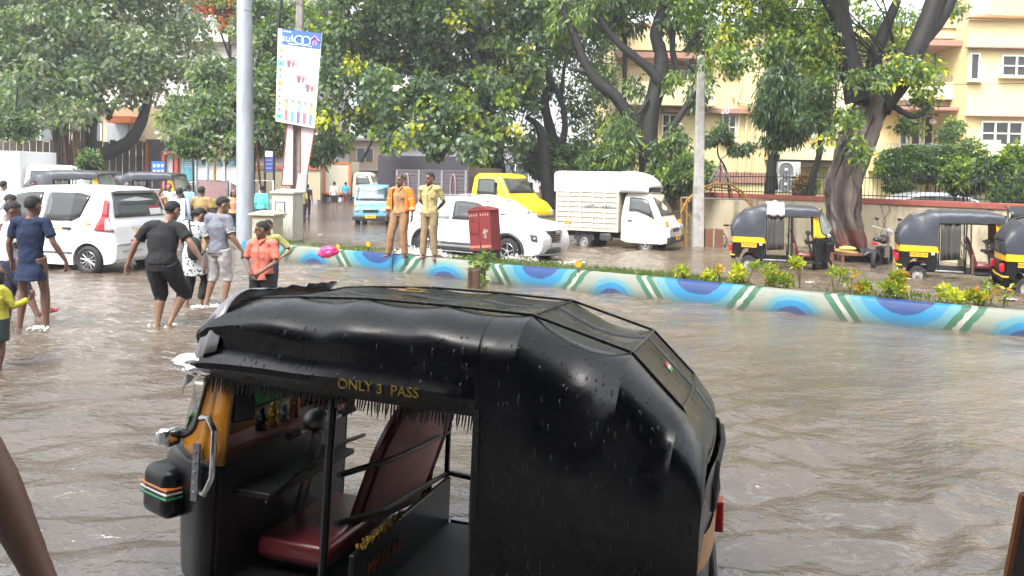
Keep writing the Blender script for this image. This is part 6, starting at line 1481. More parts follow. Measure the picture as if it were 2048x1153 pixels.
p = AT(6, 400, 20); person('person in grey blue shirt cut by the left edge', (p.x, p.y, -.1), UP, 1.80, 'm', None, topmat=cloth('bgz', (.35, .40, .50)), botmat=cloth('bgzb', (.05, .05, .06)), vox=.014, sleeve=.45)
p = AT(255, 400, 24); person('man whose head shows over the right end of the hatchback roof', (p.x, p.y, -.1), R(-70), 1.80, 'm', None, topmat=cloth('bgy', (.3, .33, .36)), botmat=cloth('bgyb', (.05, .05, .06)), vox=.014, face=1)
p = AT(18, 400, 13.5); person('man in a white shirt looking down at the left edge behind the navy shirt', (p.x, p.y, -.1), R(10), 1.66, 'd', dict(look=(-.1, 1, -.4)), topmat=cloth('bgx', (.62, .64, .68)), botmat=cloth('bgxb', (.04, .05, .08)), vox=.012)
# splashes round the wading legs
for px, py, lb in ((308, 652, 'small splash round the left foot of the man in black'), (345, 650, 'small splash round the right foot of the man in black'), (430, 612, 'ripple splash at the feet of the man in grey t-shirt'), (402, 613, 'ripple splash at the feet of the woman in the dotted kurta'), (80, 655, 'ripple splash round the legs of the man in navy')):
    p = G(px, py, 0); a_ = MB(); spray('leg_splash', lb, (p.x, p.y-.03, .07), 60, (.07, .05), .05, px)
# ================================================================== street furniture
def pole(name, label, px, py_b, px_t, py_t, w_b, w_t, m_, cat='pole', z0=ROAD, square=False, n=20, above=3):
    """pole whose foot is seen at (px, py_b) and which passes through (px_t, py_t)"""
    b = G(px, py_b, 0); Y = b.y; t = AT(px_t, py_t, Y); d = (t-b)/(t.z-b.z); top = b+d*(t.z-b.z+above); bot = b+d*(z0-b.z); s = Y/FPX
    r0, r1 = w_b*s/2, w_t*s/2; rt = r1-(r0-r1)*above/max(.1, t.z-b.z)
    m = MB()
    if square: 
        for (q, r, q2, r2) in ((bot, r0, top, rt),):
            vs = [q+Vector((a*r, c*r*.75, 0)) for a, c in ((-1, -1), (1, -1), (1, 1), (-1, 1))]+[q2+Vector((a*r2, c*r2*.75, 0)) for a, c in ((-1, -1), (1, -1), (1, 1), (-1, 1))]; m.hexa(vs)
        o = m.build(name, m_, smooth=0, bevel=r0*.18)
    else: m.tube([bot, lerp(bot, top, .3), lerp(bot, top, .6), top], [r0, r0-(r0-rt)*.3, r0-(r0-rt)*.6, rt], n); o = m.build(name, m_)
    if label: tag(o, label, cat)
    return o, b, d, s
GALV = mat('galvanised', (.33, .36, .40), .55, .25, var=.18, vscale=5, stretch=(1, 1, .2), dirt_or_shade=(.18, .17, .17), dscale=2.2)
lp, b, d, s = pole('lamp_post', 'thick pale grey steel lamp post left of the sign pole', 491, 487, 489, 0, 36, 29, GALV, 'lamp post')
m = MB(); q = b+d*.0; m.lathe([(.0, .28), (.20, .26), (.235, .0), (.235, -.3)], (b.x, b.y, 0), (0, 0, 1), 24); m.build('base_sleeve', CONC, lp)
m = MB(); rr_ = .215
def hatch(u, v): 
    a = -math.pi/2-.75+1.5*u; z = .42+1.35*v; w_ = 1-.0*(v); zz = z if .08 < v < .92 else z
    return (b.x+(z*d.x)+.222*math.cos(a), b.y+.222*math.sin(a), zz)
pts = []
for k in range(25):
    t = 2*math.pi*k/24; u = .5+.42*math.copysign(abs(math.cos(t))**.6, math.cos(t)); v = .5+.5*math.copysign(abs(math.sin(t))**.8, math.sin(t)); pts.append(hatch(u, v))
m.tube(pts[:-1], .010, 5, closed=True); m.build('service_hatch', GALV, lp)
# small poster on the post
c0 = AT(485, 283, b.y-.235); m = MB()
pw, ph = 19*s, 43*s
def po(u, v): a = -math.pi/2-.42+.72*u; return (b.x+.218*math.cos(a)+.0, b.y+.218*math.sin(a), c0.z-ph/2+ph*v)
m.grid(po, 8, 2); ps = m.build('paper_poster', mat('poster_white', (.66, .62, .62), .7), lp, thick=.003)
m = MB(); m.grid(lambda u, v: (lambda p: (p[0], p[1]-.006, p[2]))(po(.12+.76*u, .1+.8*v)), 8, 6)
pm_ = bpy.data.materials.new('poster_print'); pm_.use_nodes = True; n_ = pm_.node_tree.nodes; L_ = pm_.node_tree.links; nz_ = n_.new('ShaderNodeTexNoise'); nz_.inputs['Scale'].default_value = 5; tc_ = n_.new('ShaderNodeTexCoord'); L_.new(tc_.outputs['Object'], nz_.inputs['Vector']); rp_ = n_.new('ShaderNodeValToRGB'); e = rp_.color_ramp.elements; e[0].position = .38; e[0].color = (.45, .25, .55, 1); e[1].position = .6; e[1].color = (.75, .5, .25, 1); L_.new(nz_.outputs['Fac'], rp_.inputs[0]); L_.new(rp_.outputs[0], n_['Principled BSDF'].inputs['Base Color'])
m.build('print', pm_, ps, smooth=0)
m = MB(); a_ = AT(494, 372, b.y+.5); m.tube([AT(512, 285, b.y+.3), AT(517, 330, b.y+.3), AT(521, 375, b.y+.4)], [.03, .04, .03], 6); tag(m.build('rusty_stake', mat('rust', (.22, .08, .03), .8, var=.4)), 'rusty orange stake leaning behind the lamp post', 'stake')
# sign pole with two banners
sp_, b, d, s = pole('sign_pole', None, 590, 492, 600, 0, 23, 13, mat('concrete_pole', (.22, .21, .19), .85, var=.25, dirt_or_shade=(.1, .09, .08)), square=True, z0=.1, above=.6)
tag(sp_, 'tapered concrete pole carrying the tilted banner', 'pole')
def quadboard(name, label, pts, Y, m_, cat, th=.03, parent=None, frame_m=None):
    P = [AT(x, y, Y) for x, y in pts]; m = MB(); k = Vector((0, th, 0)); m.hexa([P[3]+k*0, P[2]+k*0, P[2]+k, P[3]+k, P[0]+k*0, P[1]+k*0, P[1]+k, P[0]+k]); o = m.build(name, m_, parent, smooth=0)
    if frame_m:
        m = MB()
        for i in range(4): m.tube([P[i], P[(i+1) % 4]], .018, 6)
        m.build('frame', frame_m, o)
    if label: tag(o, label, cat)
    return o, P
Yb = b.y-.35
BP = [(556, 57), (644, 68), (629, 257), (551, 243)]
bn, P = quadboard('advert_banner', 'tilted white advertising banner with blue heading high on the concrete pole', BP, Yb, mat('banner_white', (.60, .66, .72), .55, var=.06), 'banner', .02)
def BPt(u, v): a = lerp(P[0], P[1], u); c = lerp(P[3], P[2], u); return lerp(a, c, v)+Vector((0, -.006, 0))
def bquad(u0, v0, u1, v1, col, name='print', o=0):
    m = MB(); k = Vector((0, -o, 0)); m.add([BPt(u0, v1)+k, BPt(u1, v1)+k, BPt(u1, v0)+k, BPt(u0, v0)+k], [(0, 1, 2, 3)]); return m.build(name, mat('print_%02x%02x%02x' % tuple(int(c*255) for c in col), col, .6, var=.08), bn, smooth=0)
bx_, by_ = (P[1]-P[0]), (P[0]-P[3])
bquad(.10, .0, .99, .165, (.04, .13, .48))
WP = mat('print_paint', (.72, .78, .85), .6, var=0)
def btext(s_, u, v, size, m_, sx=1, o=.004): return text(s_, size, m_, bn, frame(BPt(u, v)+Vector((0, -o, 0)), bx_, by_), ext=.001, sx=sx)
hB = (P[0]-P[3]).length
btext('suk', .25, .095, hB*.115, WP, 1.0); btext('n', .85, .10, hB*.115, mat('pink_print', (.80, .25, .40), .6, var=0))
for i in range(5): bquad(.14+i*.035, .016, .165+i*.035, .030, (.72, .78, .85), o=.004)
for i in range(14): bquad(.24+i*.04, .143, .27+i*.04, .156, (.72, .78, .85), o=.004)
m = MB()
for k, c in ((.50, 0), (.66, 1)):
    q = BPt(k, .10)+Vector((0, -.008, 0)); ux, uy = bx_.normalized(), by_.normalized()
    m.tube([q+ux*(.068*hB/1.5*math.cos(t))*1.0+uy*(.068*hB/1.5*math.sin(t)) for t in np.linspace(0, 2*math.pi, 17)[:-1]], hB*.009, 5, closed=True)
m.build('logo_rings', mat('aqua_print', (.45, .75, .75), .6, var=0), bn)
m = MB(); q = BPt(.85, .055)+Vector((0, -.008, 0)); m.tube([q-ux*.05*hB-uy*.03*hB, q+uy*.02*hB, q+ux*.05*hB-uy*.03*hB], hB*.010, 5); m.build('logo_roof', _mc['pink_print'], bn)
for i, c in enumerate(((.75, .65, .3), (.75, .4, .45), (.1, .5, .65), (.35, .55, .3), (.4, .55, .7), (.75, .4, .15), (.45, .45, .65), (.45, .6, .35), (.75, .65, .25), (.75, .35, .5), (.1, .5, .6))):
    bquad(.02, .20+i*.071, .155, .255+i*.071, c)
    bquad(.07, .217+i*.071, .105, .238+i*.071, (.12, .14, .22), o=.008)
for u, v in ((.20, .31), (.45, .46), (.68, .54)):
    bquad(u, v, u+.27, v+.12, (.40, .30, .33)); bquad(u+.02, v+.06, u+.25, v+.125, (.55, .52, .48), o=.003); bquad(u+.05, v+.02, u+.12, v+.09, (.18, .12, .18), o=.005); bquad(u+.16, v+.03, u+.21, v+.08, (.30, .12, .15), o=.005)
for v, u0, k_ in ((.205, .62, 8), (.235, .70, 6), (.265, .55, 9), (.655, .32, 10)):
    for i in range(k_): bquad(u0+i*.038, v, u0+.026+i*.038, v+.013, (.35, .42, .55), o=.004)
for i, (c1, c2) in enumerate((((.75, .45, .15), (.40, .15, .15)), ((.7, .7, .72), (.10, .38, .55)), ((.25, .4, .5), (.22, .08, .38)), ((.45, .5, .65), (.45, .12, .2)), ((.78, .5, .2), (.10, .35, .6)))):
    u = .26+i*.155; v = .74
    m = MB(); q = BPt(u, v+.012)+Vector((0, -.012, 0)); m.ell(q, (hB*.014, .004, hB*.017), 8, 6); m.build('print', mat('print_skin', (.45, .22, .14), .6, var=0), bn)
    bquad(u-.045, v+.03, u+.045, v+.12, c1, o=.004); bquad(u-.035, v+.12, u-.005, v+.235, c2, o=.004); bquad(u+.005, v+.12, u+.035, v+.235, c2, o=.004)
hp_ = mat('faded_pink_banner', (.62, .50, .52), .7, var=.12, vscale=1.2, stretch=(1, 1, .3))
RF = mat('red_frame', (.25, .05, .04), .7)
Yh = b.y-.22
quadboard('hanging_banner', 'left half of the faded pink hanging banner below the advert', [(574, 249), (587, 250), (586, 371), (563, 371)], Yh, hp_, 'banner', .015, frame_m=RF)
quadboard('hanging_banner', 'right half of the faded pink hanging banner tapering down below the advert', [(601, 250), (630, 256), (614, 352), (601, 360)], Yh, hp_, 'banner', .015, frame_m=RF)
mb_, P2 = quadboard('meter_box', 'small grey meter box fixed on the concrete sign pole', [(596, 347), (614, 349), (611, 384), (591, 382)], b.y-.30, mat('meter_grey', (.34, .34, .34), .6, var=.1), 'box', .14)
m = MB(); m.tube([AT(603, 384, b.y-.2), AT(598, 420, b.y-.15), AT(600, 470, b.y-.1), AT(612, 500, b.y-.3)], .018, 6); m.tube([AT(606, 384, b.y-.2), AT(603, 430, b.y-.12), AT(606, 480, b.y-.15)], .012, 5); tag(m.build('loose_cables', mat('cable_brown', (.07, .045, .03), .8)), 'loose brown cables hanging down the concrete sign pole', 'cables')
# feeder cabinets
def cabinet(name, label, pxa, pxb, pyt, pyb, m_, Y, z0, depth=.5, yaw=R(-18), doors=2, overhang=.05):
    a = AT(pxa, pyb, Y); c = AT(pxb, pyt, Y); w_, h = (c.x-a.x)*.82, c.z-z0; T = thing(name, label, 'cabinet', ((a.x+c.x)/2, Y+depth/2, z0), yaw)
    m = MB(); m.box((0, 0, h/2), (w_, depth, h)); m.build('body', m_, T, smooth=0, bevel=.01)
    m = MB(); m.add([(x*(w_/2+overhang), y*(depth/2+overhang), h) for x, y in ((-1, -1), (1, -1), (1, 1), (-1, 1))]+[(x*(w_/2+overhang), y*(depth/2+overhang), h+.04) for x, y in ((-1, -1), (1, -1), (1, 1), (-1, 1))]+[(-w_*.3, 0, h+.12), (w_*.3, 0, h+.12)], [(3, 2, 1, 0), (0, 1, 5, 4), (1, 2, 6, 5), (2, 3, 7, 6), (3, 0, 4, 7), (4, 5, 9, 8), (5, 6, 9), (6, 7, 8, 9), (7, 4, 8)]); m.build('lid', m_, T, smooth=0)
    return T, w_, h, depth
GW = mat('cabinet_offwhite', (.42, .41, .36), .6, var=.1, dirt_or_shade=(.2, .18, .14), stretch=(1, 1, .4))
T, w_, h, dp = cabinet('feeder_cabinet', 'off-white electric cabinet with a portrait poster beside the sign pole', 540, 598, 388, 470, GW, 20.2, .22, .55, R(-14))
for x in (-.25, .25):
    m = MB(); m.box((x, 0, -.12), (.05, .4, .26)); m.build('leg', STEEL, T)
m = MB(); m.box((-.06, -dp/2-.006, h*.66), (.30, .008, .42)); q = m.build('portrait_poster', mat('portrait_dark', (.04, .05, .07), .6), T, smooth=0)
m = MB(); m.box((-.06, -dp/2-.014, h*.66), (.24, .006, .37)); m.build('print', mat('portrait_paper', (.50, .50, .52), .6, var=.3, vscale=9), q, smooth=0)
m = MB(); m.ell((-.06, -dp/2-.02, h*.66-.06), (.07, .006, .09), 10, 8); m.build('print', mat('portrait_skin', (.50, .27, .16), .6), q)
T, w_, h, dp = cabinet('feeder_cabinet', 'lower cream electric cabinet behind the boys', 500, 558, 432, 500, mat('cabinet_cream', (.42, .38, .28), .6, var=.1, dirt_or_shade=(.2, .17, .12)), 19.2, 0, .5, R(-14), overhang=.07)
# red cabinet on the median, leaning
T = thing('red_cabinet', 'leaning red electric cabinet with worn lettering on a dark plinth at the kerb gap', 'cabinet'); p = G(975, 524, .3); T.location = (p.x, p.y+.12, .12); T.rotation_euler = (0, R(-6), R(-33)); T.scale = (.84, .84, .88)
REDP = mat('cabinet_red', (.19, .02, .022), .7, var=.35, vscale=4, dirt_or_shade=(.10, .025, .02), dscale=4, dlim=.46, stretch=(1, 1, .35))
m = MB(); m.box((0, 0, .20), (.60, .34, .52)); m.build('plinth', mat('plinth_dark', (.03, .02, .02), .7, var=.3), T, bevel=.01)
m = MB(); m.box((0, 0, .92), (.66, .40, .94)); bd = m.build('body', REDP, T, bevel=.012)
m = MB(); m.prism([(-.36, 0), (.36, 0), (.30, .05), (.02, .12), (-.06, .12), (-.34, .04)], .44, (0, .22, 1.39), (1, 0, 0), (0, 0, 1)); m.build('gable_lid', REDP, T, bevel=.008)
for s_, x in ((-1, -.17), (1, .17)):
    m = MB(); m.box((x, -.207, .92), (.31, .02, .90)); dr = m.build('door', REDP, T, bevel=.006)
    m = MB(); m.box((x, -.222, .56), (.29, .006, .06)); m.build('worn_band', mat('worn_pink', (.50, .16, .13), .7, var=.3), dr)
    for k in range(4):
        m = MB(); m.box((x-.11+k*.07, -.222, 1.30), (.03, .006, .05)); m.build('vent_slot', mat('vent_pale', (.45, .25, .2), .7), dr)
m = MB(); rr = random.Random(6)
for i in range(16): m.box((-.29+i*.016, -.222, .86+rr.uniform(-.015, .015)), (.007, .004, rr.uniform(.02, .06)), (0, rr.uniform(-.6, .6), 0))
for i in range(6): m.box((-.21+i*.018, -.222, 1.16), (.007, .004, rr.uniform(.02, .05)), (0, rr.uniform(-.6, .6), 0))
m.build('worn_lettering', mat('worn_ink', (.07, .015, .015), .7, var=.4), T)
m = MB(); rr = random.Random(4)
for i in range(9): m.box((.17+rr.uniform(-.06, .06), -.226, .86+rr.uniform(-.09, .09)), (rr.uniform(.02, .06), .006, rr.uniform(.03, .08)), (0, rr.uniform(-.6, .6), 0))
m.build('torn_sticker', mat('torn_paper', (.30, .24, .20), .8, var=.5), T)
# reflectors on the kerb
for i, (px, py) in enumerate(((676, 507), (737, 501), (1157, 544))):
    p = G(px, py, KH); T = thing('kerb_reflector', ['amber reflector disc on the kerb next to the pink cloth', 'amber reflector disc between the pink cloth and the man in orange', 'amber reflector disc on the kerb right of the red cabinet'][i], 'reflector', (p.x, p.y, KH-.02), R(-20), 'amber reflectors on the median')
    m = MB(); m.tube([(0, 0, 0), (0, 0, .10)], .010, 6); m.build('stem', BLACK, T)
    m = MB(); m.lathe([(0, .012), (.062, .010), (.068, 0), (.062, -.010), (0, -.012)], (0, 0, .16), (0, 1, 0), 18); dd = m.build('disc', mat('amber', (.75, .32, .01), .3, var=.15), T)
    m = MB(); m.lathe([(.062, -.013), (.07, 0), (.062, .013)], (0, 0, .16), (0, 1, 0), 18); m.build('rim', BLACK, dd)
# pink cloth
p = G(659, 512, KH)
def pk(u, v):
    a = u*2*math.pi; b2 = v*math.pi; d_ = Vector((math.sin(b2)*math.cos(a), math.sin(b2)*math.sin(a), math.cos(b2))); k = 1+.35*noise.noise(d_*2.2+Vector((5, 0, 0)))+.15*noise.noise(d_*6)
    return (p.x+.20*d_.x*k-.05, p.y+.06+.09*d_.y*k, KH+.07+.12*d_.z*k+.04*d_.x)
m = MB(); m.grid(pk, 30, 18, True); tag(m.build('pink_bag', mat('pink_plastic', (.72, .03, .16), .35, var=.2, vscale=5), smooth=60), 'crumpled bright pink plastic bag on the kerb', 'plastic bag')
# ---- right-hand concrete pole
pole('concrete_pole', 'square concrete electricity pole between the box truck and the rickshaw', 1395, 494, 1402, 125, 23, 14, CONC, square=True, above=.2)
# ---- golden emblem on its stand
T = thing('golden_emblem', 'golden looped emblem on a thin pole in front of the painted kiosk', 'emblem'); c = AT(429, 294, 30); s = 30/FPX; T.location = (c.x, 30, c.z)
GOLD = mat('gold_paint', (.60, .33, .04), .4, .3, var=.2)
def strk(P, r=2.4): m = MB(); m.tube([(x*s, 0, -y*s) for x, y in P], [r*s*(.55 if i in (0, len(P)-1) else 1) for i in range(len(P))], 8); m.build('emblem_stroke', GOLD, T)
strk([(-12, -14), (-6, -18), (0, -14), (-3, -6), (-8, -4), (-1, -2), (2, 5), (-2, 12), (-10, 13), (-15, 7)]); strk([(0, -3), (6, -6), (12, -3), (13, 4), (8, 8), (4, 5)]); strk([(2, -22), (8, -17), (15, -21)], 1.8); strk([(8, -26), (9, -24)], 2); strk([(-16, -18), (-18, 0), (-12, 16), (0, 22), (12, 16), (18, 0), (16, -18)], 2.4); strk([(-9, 17), (0, 26), (9, 17)], 3)
m = MB(); m.tube([(0, .03, -22*s), (0, .03, -78*s)], .06, 8); m.tube([(0, .03, -78*s), (0, .03, -c.z)], .03, 8); m.build('stand', GOLD, T)
# ---- kiosk / bus shelter with red frame
Yk = 38.0; sk = Yk/FPX
T = thing('street_kiosk', 'white kiosk with red roof edge and teal posters behind the crowd', 'kiosk')
def kb(pxa, pya, pxb, pyb, y0, d_, m_, name, par=None, bev=0):
    a = AT(pxa, pya, Yk+y0); c = AT(pxb, pyb, Yk+y0); m = MB(); m.box(((a.x+c.x)/2, Yk+y0+d_/2, (a.z+c.z)/2), (abs(c.x-a.x), d_, abs(a.z-c.z))); return m.build(name, m_, par or T, smooth=0, bevel=bev)
KW = mat('kiosk_white', (.58, .58, .60), .6, var=.08); KR = mat('kiosk_red', (.45, .07, .04), .6, var=.15); KT = mat('kiosk_teal', (.08, .30, .36), .5, var=.4, vscale=3)
kb(328, 306, 345, 385, 0, 1.5, KW, 'side_panel'); kb(323, 303, 480, 309, -.5, 2.6, KR, 'roof'); kb(323, 309, 329, 395, -.2, .2, KR, 'post'); kb(348, 309, 355, 395, -.2, .2, KR, 'post')
kb(358, 310, 482, 395, .05, 1.5, KW, 'front_panel')
for a, c, pt, pb in ((366, 388, 322, 368), (394, 410, 320, 332), (414, 444, 320, 332), (450, 470, 320, 332)):
    q = kb(a, pt, c, pb, 0, .04, KT, 'poster')
    for k in range(3): kb(a+3, pt+3+k*4, c-3, pt+4.4+k*4, -.01, .008, KW, 'print', q)
for a in (390, 412, 447, 474): kb(a, 312, a+2.5, 360, -.05, .05, KW, 'mullion')
# blue notice board
T = thing('notice_board', 'blue notice board with white lines on the dark wall left of the kiosk', 'notice board'); kb(303, 323, 329, 362, -3, .08, mat('board_blue', (.02, .13, .42), .5, var=.1), 'board'); 
for i in range(3):
    for j in range(3): kb(306+j*8, 329+i*11, 311+j*8, 335+i*11, -3.02, .01, KW, 'print')
for a in (304.5, 327): kb(a-.8, 362, a+.8, 400, -2.98, .06, STEEL, 'leg')
# blue upright sign right of the lamp post
T = thing('upright_sign', 'tall blue upright sign with white top right of the lamp post', 'sign'); kb(529, 302, 546, 345, -8, .1, mat('sign_indigo', (.04, .06, .25), .5, var=.15), 'panel'); kb(530, 303, 545, 314, -8.02, .02, KW, 'print')
for k in range(3): kb(531, 320+k*8, 544, 322+k*8, -8.02, .02, mat('faint_print', (.2, .22, .4), .6), 'print')
kb(528, 300, 529.5, 400, -8.02, .14, BLACK, 'post'); kb(546, 300, 547.5, 400, -8.02, .14, BLACK, 'post')
# orange pennant, dark wall with planks, barricade, low orange wall
T = thing('dark_wall', 'dark grey rendered wall behind the kiosk and notice board', 'wall'); kb(292, 279, 345, 400, 1.8, .4, mat('dark_render', (.11, .10, .10), .85, var=.2), 'wall'); kb(345, 279, 400, 306, 1.8, .4, _mc['dark_render'], 'wall'); kb(291, 285, 295, 345, 1.7, .1, mat('orange_cloth', (.70, .15, .01), .7, var=.2), 'orange_edge')
T = thing('plank_fence', 'dark vertical plank fence behind the banyan roots', 'fence')
for i in range(24): kb(-20+i*13.3, 280+(i % 3)*2, -9+i*13.3, 380, 3+(i % 2)*.08, .06, mat('plank_%d' % (i % 2), ((.075, .065, .055), (.11, .10, .09))[i % 2], .9, var=.3, stretch=(3, 1, .3)), 'plank')
T = thing('traffic_barricade', 'greyish pink traffic barricade behind the khaki uniform', 'barricade'); q = kb(395, 363, 452, 398, -9, .06, mat('barricade_pink', (.28, .17, .17), .6, var=.15), 'panel'); kb(392, 361, 455, 363.5, -9.02, .1, STEEL, 'frame'); kb(392, 361, 394.5, 415, -9.03, .1, STEEL, 'leg'); kb(452.5, 361, 455, 415, -9.03, .1, STEEL, 'leg')
T = thing('pipe_barrier', 'white pipe barrier frame by the lamp post', 'barrier')
for a in (459, 478, 498, 518, 545): kb(a, 361, a+2, 420, -10, .05, KW, 'post')
kb(459, 360, 547, 362.5, -10.01, .06, KW, 'rail')
T = thing('far_car', 'dark car roof showing over the barricade', 'car'); p = AT(424, 400, 34); T.location = (p.x-2.0, 34, -.15)
b_ = S3.mesh(40).build('body', mat('car_maroon_dark', (.05, .035, .04), .3, coat=.4), T); fixn(b_)
for s_ in (1, -1):
    g = S3.side([(.8, 1.28), (1.4, 1.42), (2.2, 1.42), (2.8, 1.28)], [(.6, 1.0), (1.4, 1.0), (2.2, 1.0), (3.1, 1.0)], s_); g.build('side_glass', GLASS, T, thick=.004)
T.scale = (1, 1, 1.22)
T = thing('low_wall', 'low orange and cream boundary wall behind the sign pole', 'wall'); kb(495, 338, 640, 400, 6, .3, mat('low_wall_cream', (.50, .44, .30), .8, var=.15), 'wall'); kb(495, 331, 640, 340, 5.9, .5, mat('low_wall_orange', (.50, .14, .06), .7, var=.15), 'coping')
T = thing('roadside_shop', 'cream shop front with an orange awning behind the leaning trunk', 'shop'); kb(228, 212, 345, 300, 8, 3, mat('shop_cream', (.50, .40, .25), .8, var=.12), 'wall'); kb(213, 245, 255, 300, 7.9, .1, mat('pale_shutter', (.50, .55, .60), .5, var=.1), 'shutter'); kb(213, 232, 262, 246, 7.0, 1.0, mat('orange_awning', (.65, .17, .03), .7, var=.2), 'awning')

# ---- rusted frame (gymkhana / pandal arch) leaning by the wall, box, bicycle, scooter, cot, debris
Yf = 24.0; sf = Yf/FPX
def F(px, py, dy=0): return AT(px, py, Yf+dy)
RY = mat('rusty_yellow', (.36, .19, .03), .7, var=.35, dirt_or_shade=(.09, .04, .02), dlim=.5); RR = mat('rusty_red', (.16, .03, .025), .7, var=.3)
T = thing('arched_frame', 'rusty yellow arched metal frame standing against the wall behind the pole', 'frame')
def ft(P, r=.028, m_=RY, name='tube', dy=0): m = MB(); m.tube([F(x, y, dy) for x, y in P], r, 6); m.build(name, m_, T)
ft([(1362, 396), (1364, 500)]); ft([(1374, 394), (1373, 500)]); ft([(1362, 396), (1514, 400)], .03, STEEL, 'crossbar'); ft([(1514, 400), (1513, 470)]); ft([(1503, 402), (1502, 470)])
ft([(1362, 425), (1375, 400), (1400, 378), (1430, 367), (1460, 368), (1485, 385), (1500, 410)], .04, RY, 'arch_tube'); ft([(1366, 418), (1390, 390), (1430, 374), (1470, 380), (1512, 420)], .03, RY, 'arch_tube', .15)
ft([(1364, 415), (1384, 437)], .02); ft([(1374, 432), (1364, 404)], .02)
for a, c in (((1430, 370), (1430, 398)), ((1443, 370), (1445, 398)), ((1415, 398), (1425, 372)), ((1460, 372), (1466, 400)), ((1476, 376), (1480, 400))): ft([a, c], .02, RR, 'strut')
for a, c in (((1440, 325), (1430, 368)), ((1440, 325), (1450, 368)), ((1444, 330), (1462, 366)), ((1436, 332), (1418, 365)), ((1441, 318), (1440, 366))): ft([a, c], .025, RR if a[0] % 2 else STEEL, 'spire_bar')
T2 = thing('cardboard_box', 'brown wooden box standing in the water right of the concrete pole', 'box', F(1424, 487, -.6)); m = MB(); m.box((0, 0, .32), (.56, .5, .66)); m.build('carton', WOOD, T2, bevel=.01); m = MB(); m.box((-.02, -.256, .32), (.04, .012, .66)); m.build('tape', mat('tape', (.35, .33, .30), .6), T2)
T2.location.z = -.1
# pink bicycle
T = thing('bicycle', 'pink bicycle leaning on the wall behind the left parked rickshaw', 'bicycle'); p = F(1462, 488, -.3); T.location = (p.x, p.y, -.1); T.rotation_euler = (R(-8), 0, R(4)); T.scale = (.9,)*3
PK = mat('bike_pink', (.55, .18, .22), .4, var=.2)
for x in (-.45, .55):
    m = MB(); m.tube([(x+.31*math.cos(a), 0, .32+.31*math.sin(a)) for a in np.linspace(0, 2*math.pi, 25)[:-1]], .02, 6, closed=True); w__ = m.build('wheel', RUBBER, T)
    m = MB()
    for k in range(10): a = k*math.pi/5; m.tube([(x, 0, .32), (x+.3*math.cos(a), 0, .32+.3*math.sin(a))], .003, 3)
    m.build('spokes', STEEL, w__)
m = MB(); m.tube([(-.45, 0, .32), (0, 0, .32), (-.12, 0, .80), (-.45, 0, .32)], .016, 6); m.tube([(0, 0, .32), (.38, 0, .78), (-.1, 0, .72)], .016, 6); m.tube([(.36, 0, .92), (.40, 0, .75), (.55, 0, .32)], .016, 6); m.build('frame', PK, T)
m = MB(); m.tube([(.36, -.28, .98), (.38, -.1, .94), (.38, .1, .94), (.36, .28, .98)], .013, 6); m.build('handlebar', STEEL, T)
m = MB(); m.ell((-.14, 0, .84), (.13, .07, .035), 10, 6); m.build('saddle', RUBBER, T)
# motor scooter between the two parked rickshaws
T = thing('motorcycle', 'dark motorcycle with red lamp parked between the two rickshaws', 'motorcycle'); p = G(1772, 532); T.location = (p.x, p.y+.2, -.15); T.rotation_euler = (0, 0, R(50))
for x in (-.6, .62):
    m = MB(); m.lathe([(.20, -.04), (.28, -.045), (.30, 0), (.28, .045), (.20, .04)], (x, 0, .30), (0, 1, 0), 24); m.build('wheel', RUBBER, T)
m = MB(); m.ell((.12, 0, .80), (.26, .13, .13), 14, 8); m.ell((-.35, 0, .82), (.38, .13, .07), 12, 6); m.box((0, 0, .48), (.5, .22, .3)); m.build('bodywork', BLACK, T, bevel=.03)
m = MB(); m.tube([(.62, 0, .30), (.46, 0, .98)], .03, 6); m.tube([(.40, -.36, 1.10), (.46, -.1, 1.02), (.46, .1, 1.02), (.40, .36, 1.10)], .014, 6); m.build('handlebar', STEEL, T)
for s_ in (1, -1):
    m = MB(); m.tube([(.44, s_*.22, 1.05), (.44, s_*.26, 1.26)], .008, 5); m.ell((.44, s_*.27, 1.30), (.012, .06, .045), 10, 6); m.build('mirror', BLACK, T)
m = MB(); m.ell((.56, 0, .96), (.08, .09, .09), 12, 8); m.build('headlamp', CLEAR_L, T); m = MB(); m.box((-.74, 0, .74), (.05, .14, .07)); m.build('tail_lamp', RED_L, T, bevel=.01)
# low cart / cot with tarpaulin by the trunk
T = thing('handcart', 'low wooden handcart with black tarpaulin beside the big trunk', 'cart'); p = G(1735, 528); T.location = (p.x, p.y+.5, -.15); T.rotation_euler = (0, 0, R(-6))
m = MB(); m.box((0, 0, .36), (1.15, .7, .06)); m.build('deck', WOOD, T)
for x in (-.5, .5):
    for y in (-.3, .3): m = MB(); m.box((x, y, .16), (.07, .07, .36)); m.build('leg', WOOD, T)
def tp(u, v): return (.62*u-.03, -.38+.76*v, .47+.10*noise.noise(Vector((u*4, v*4, 2)))-.32*max(0, (u-.55)/.45)**2-.1*(abs(v-.5)*2)**4)
m = MB(); m.grid(tp, 20, 14); m.build('tarpaulin', mat('tarp_black', (.02, .022, .025), .4, var=.3), T, thick=.01, smooth=60)
m = MB(); m.box((-.35, 0, .42), (.42, .5, .06), (0, .1, .2)); m.ell((-.3, -.05, .49), (.22, .2, .07), 12, 6); m.build('sacking', mat('sack_yellow', (.45, .32, .10), .8, var=.3), T)
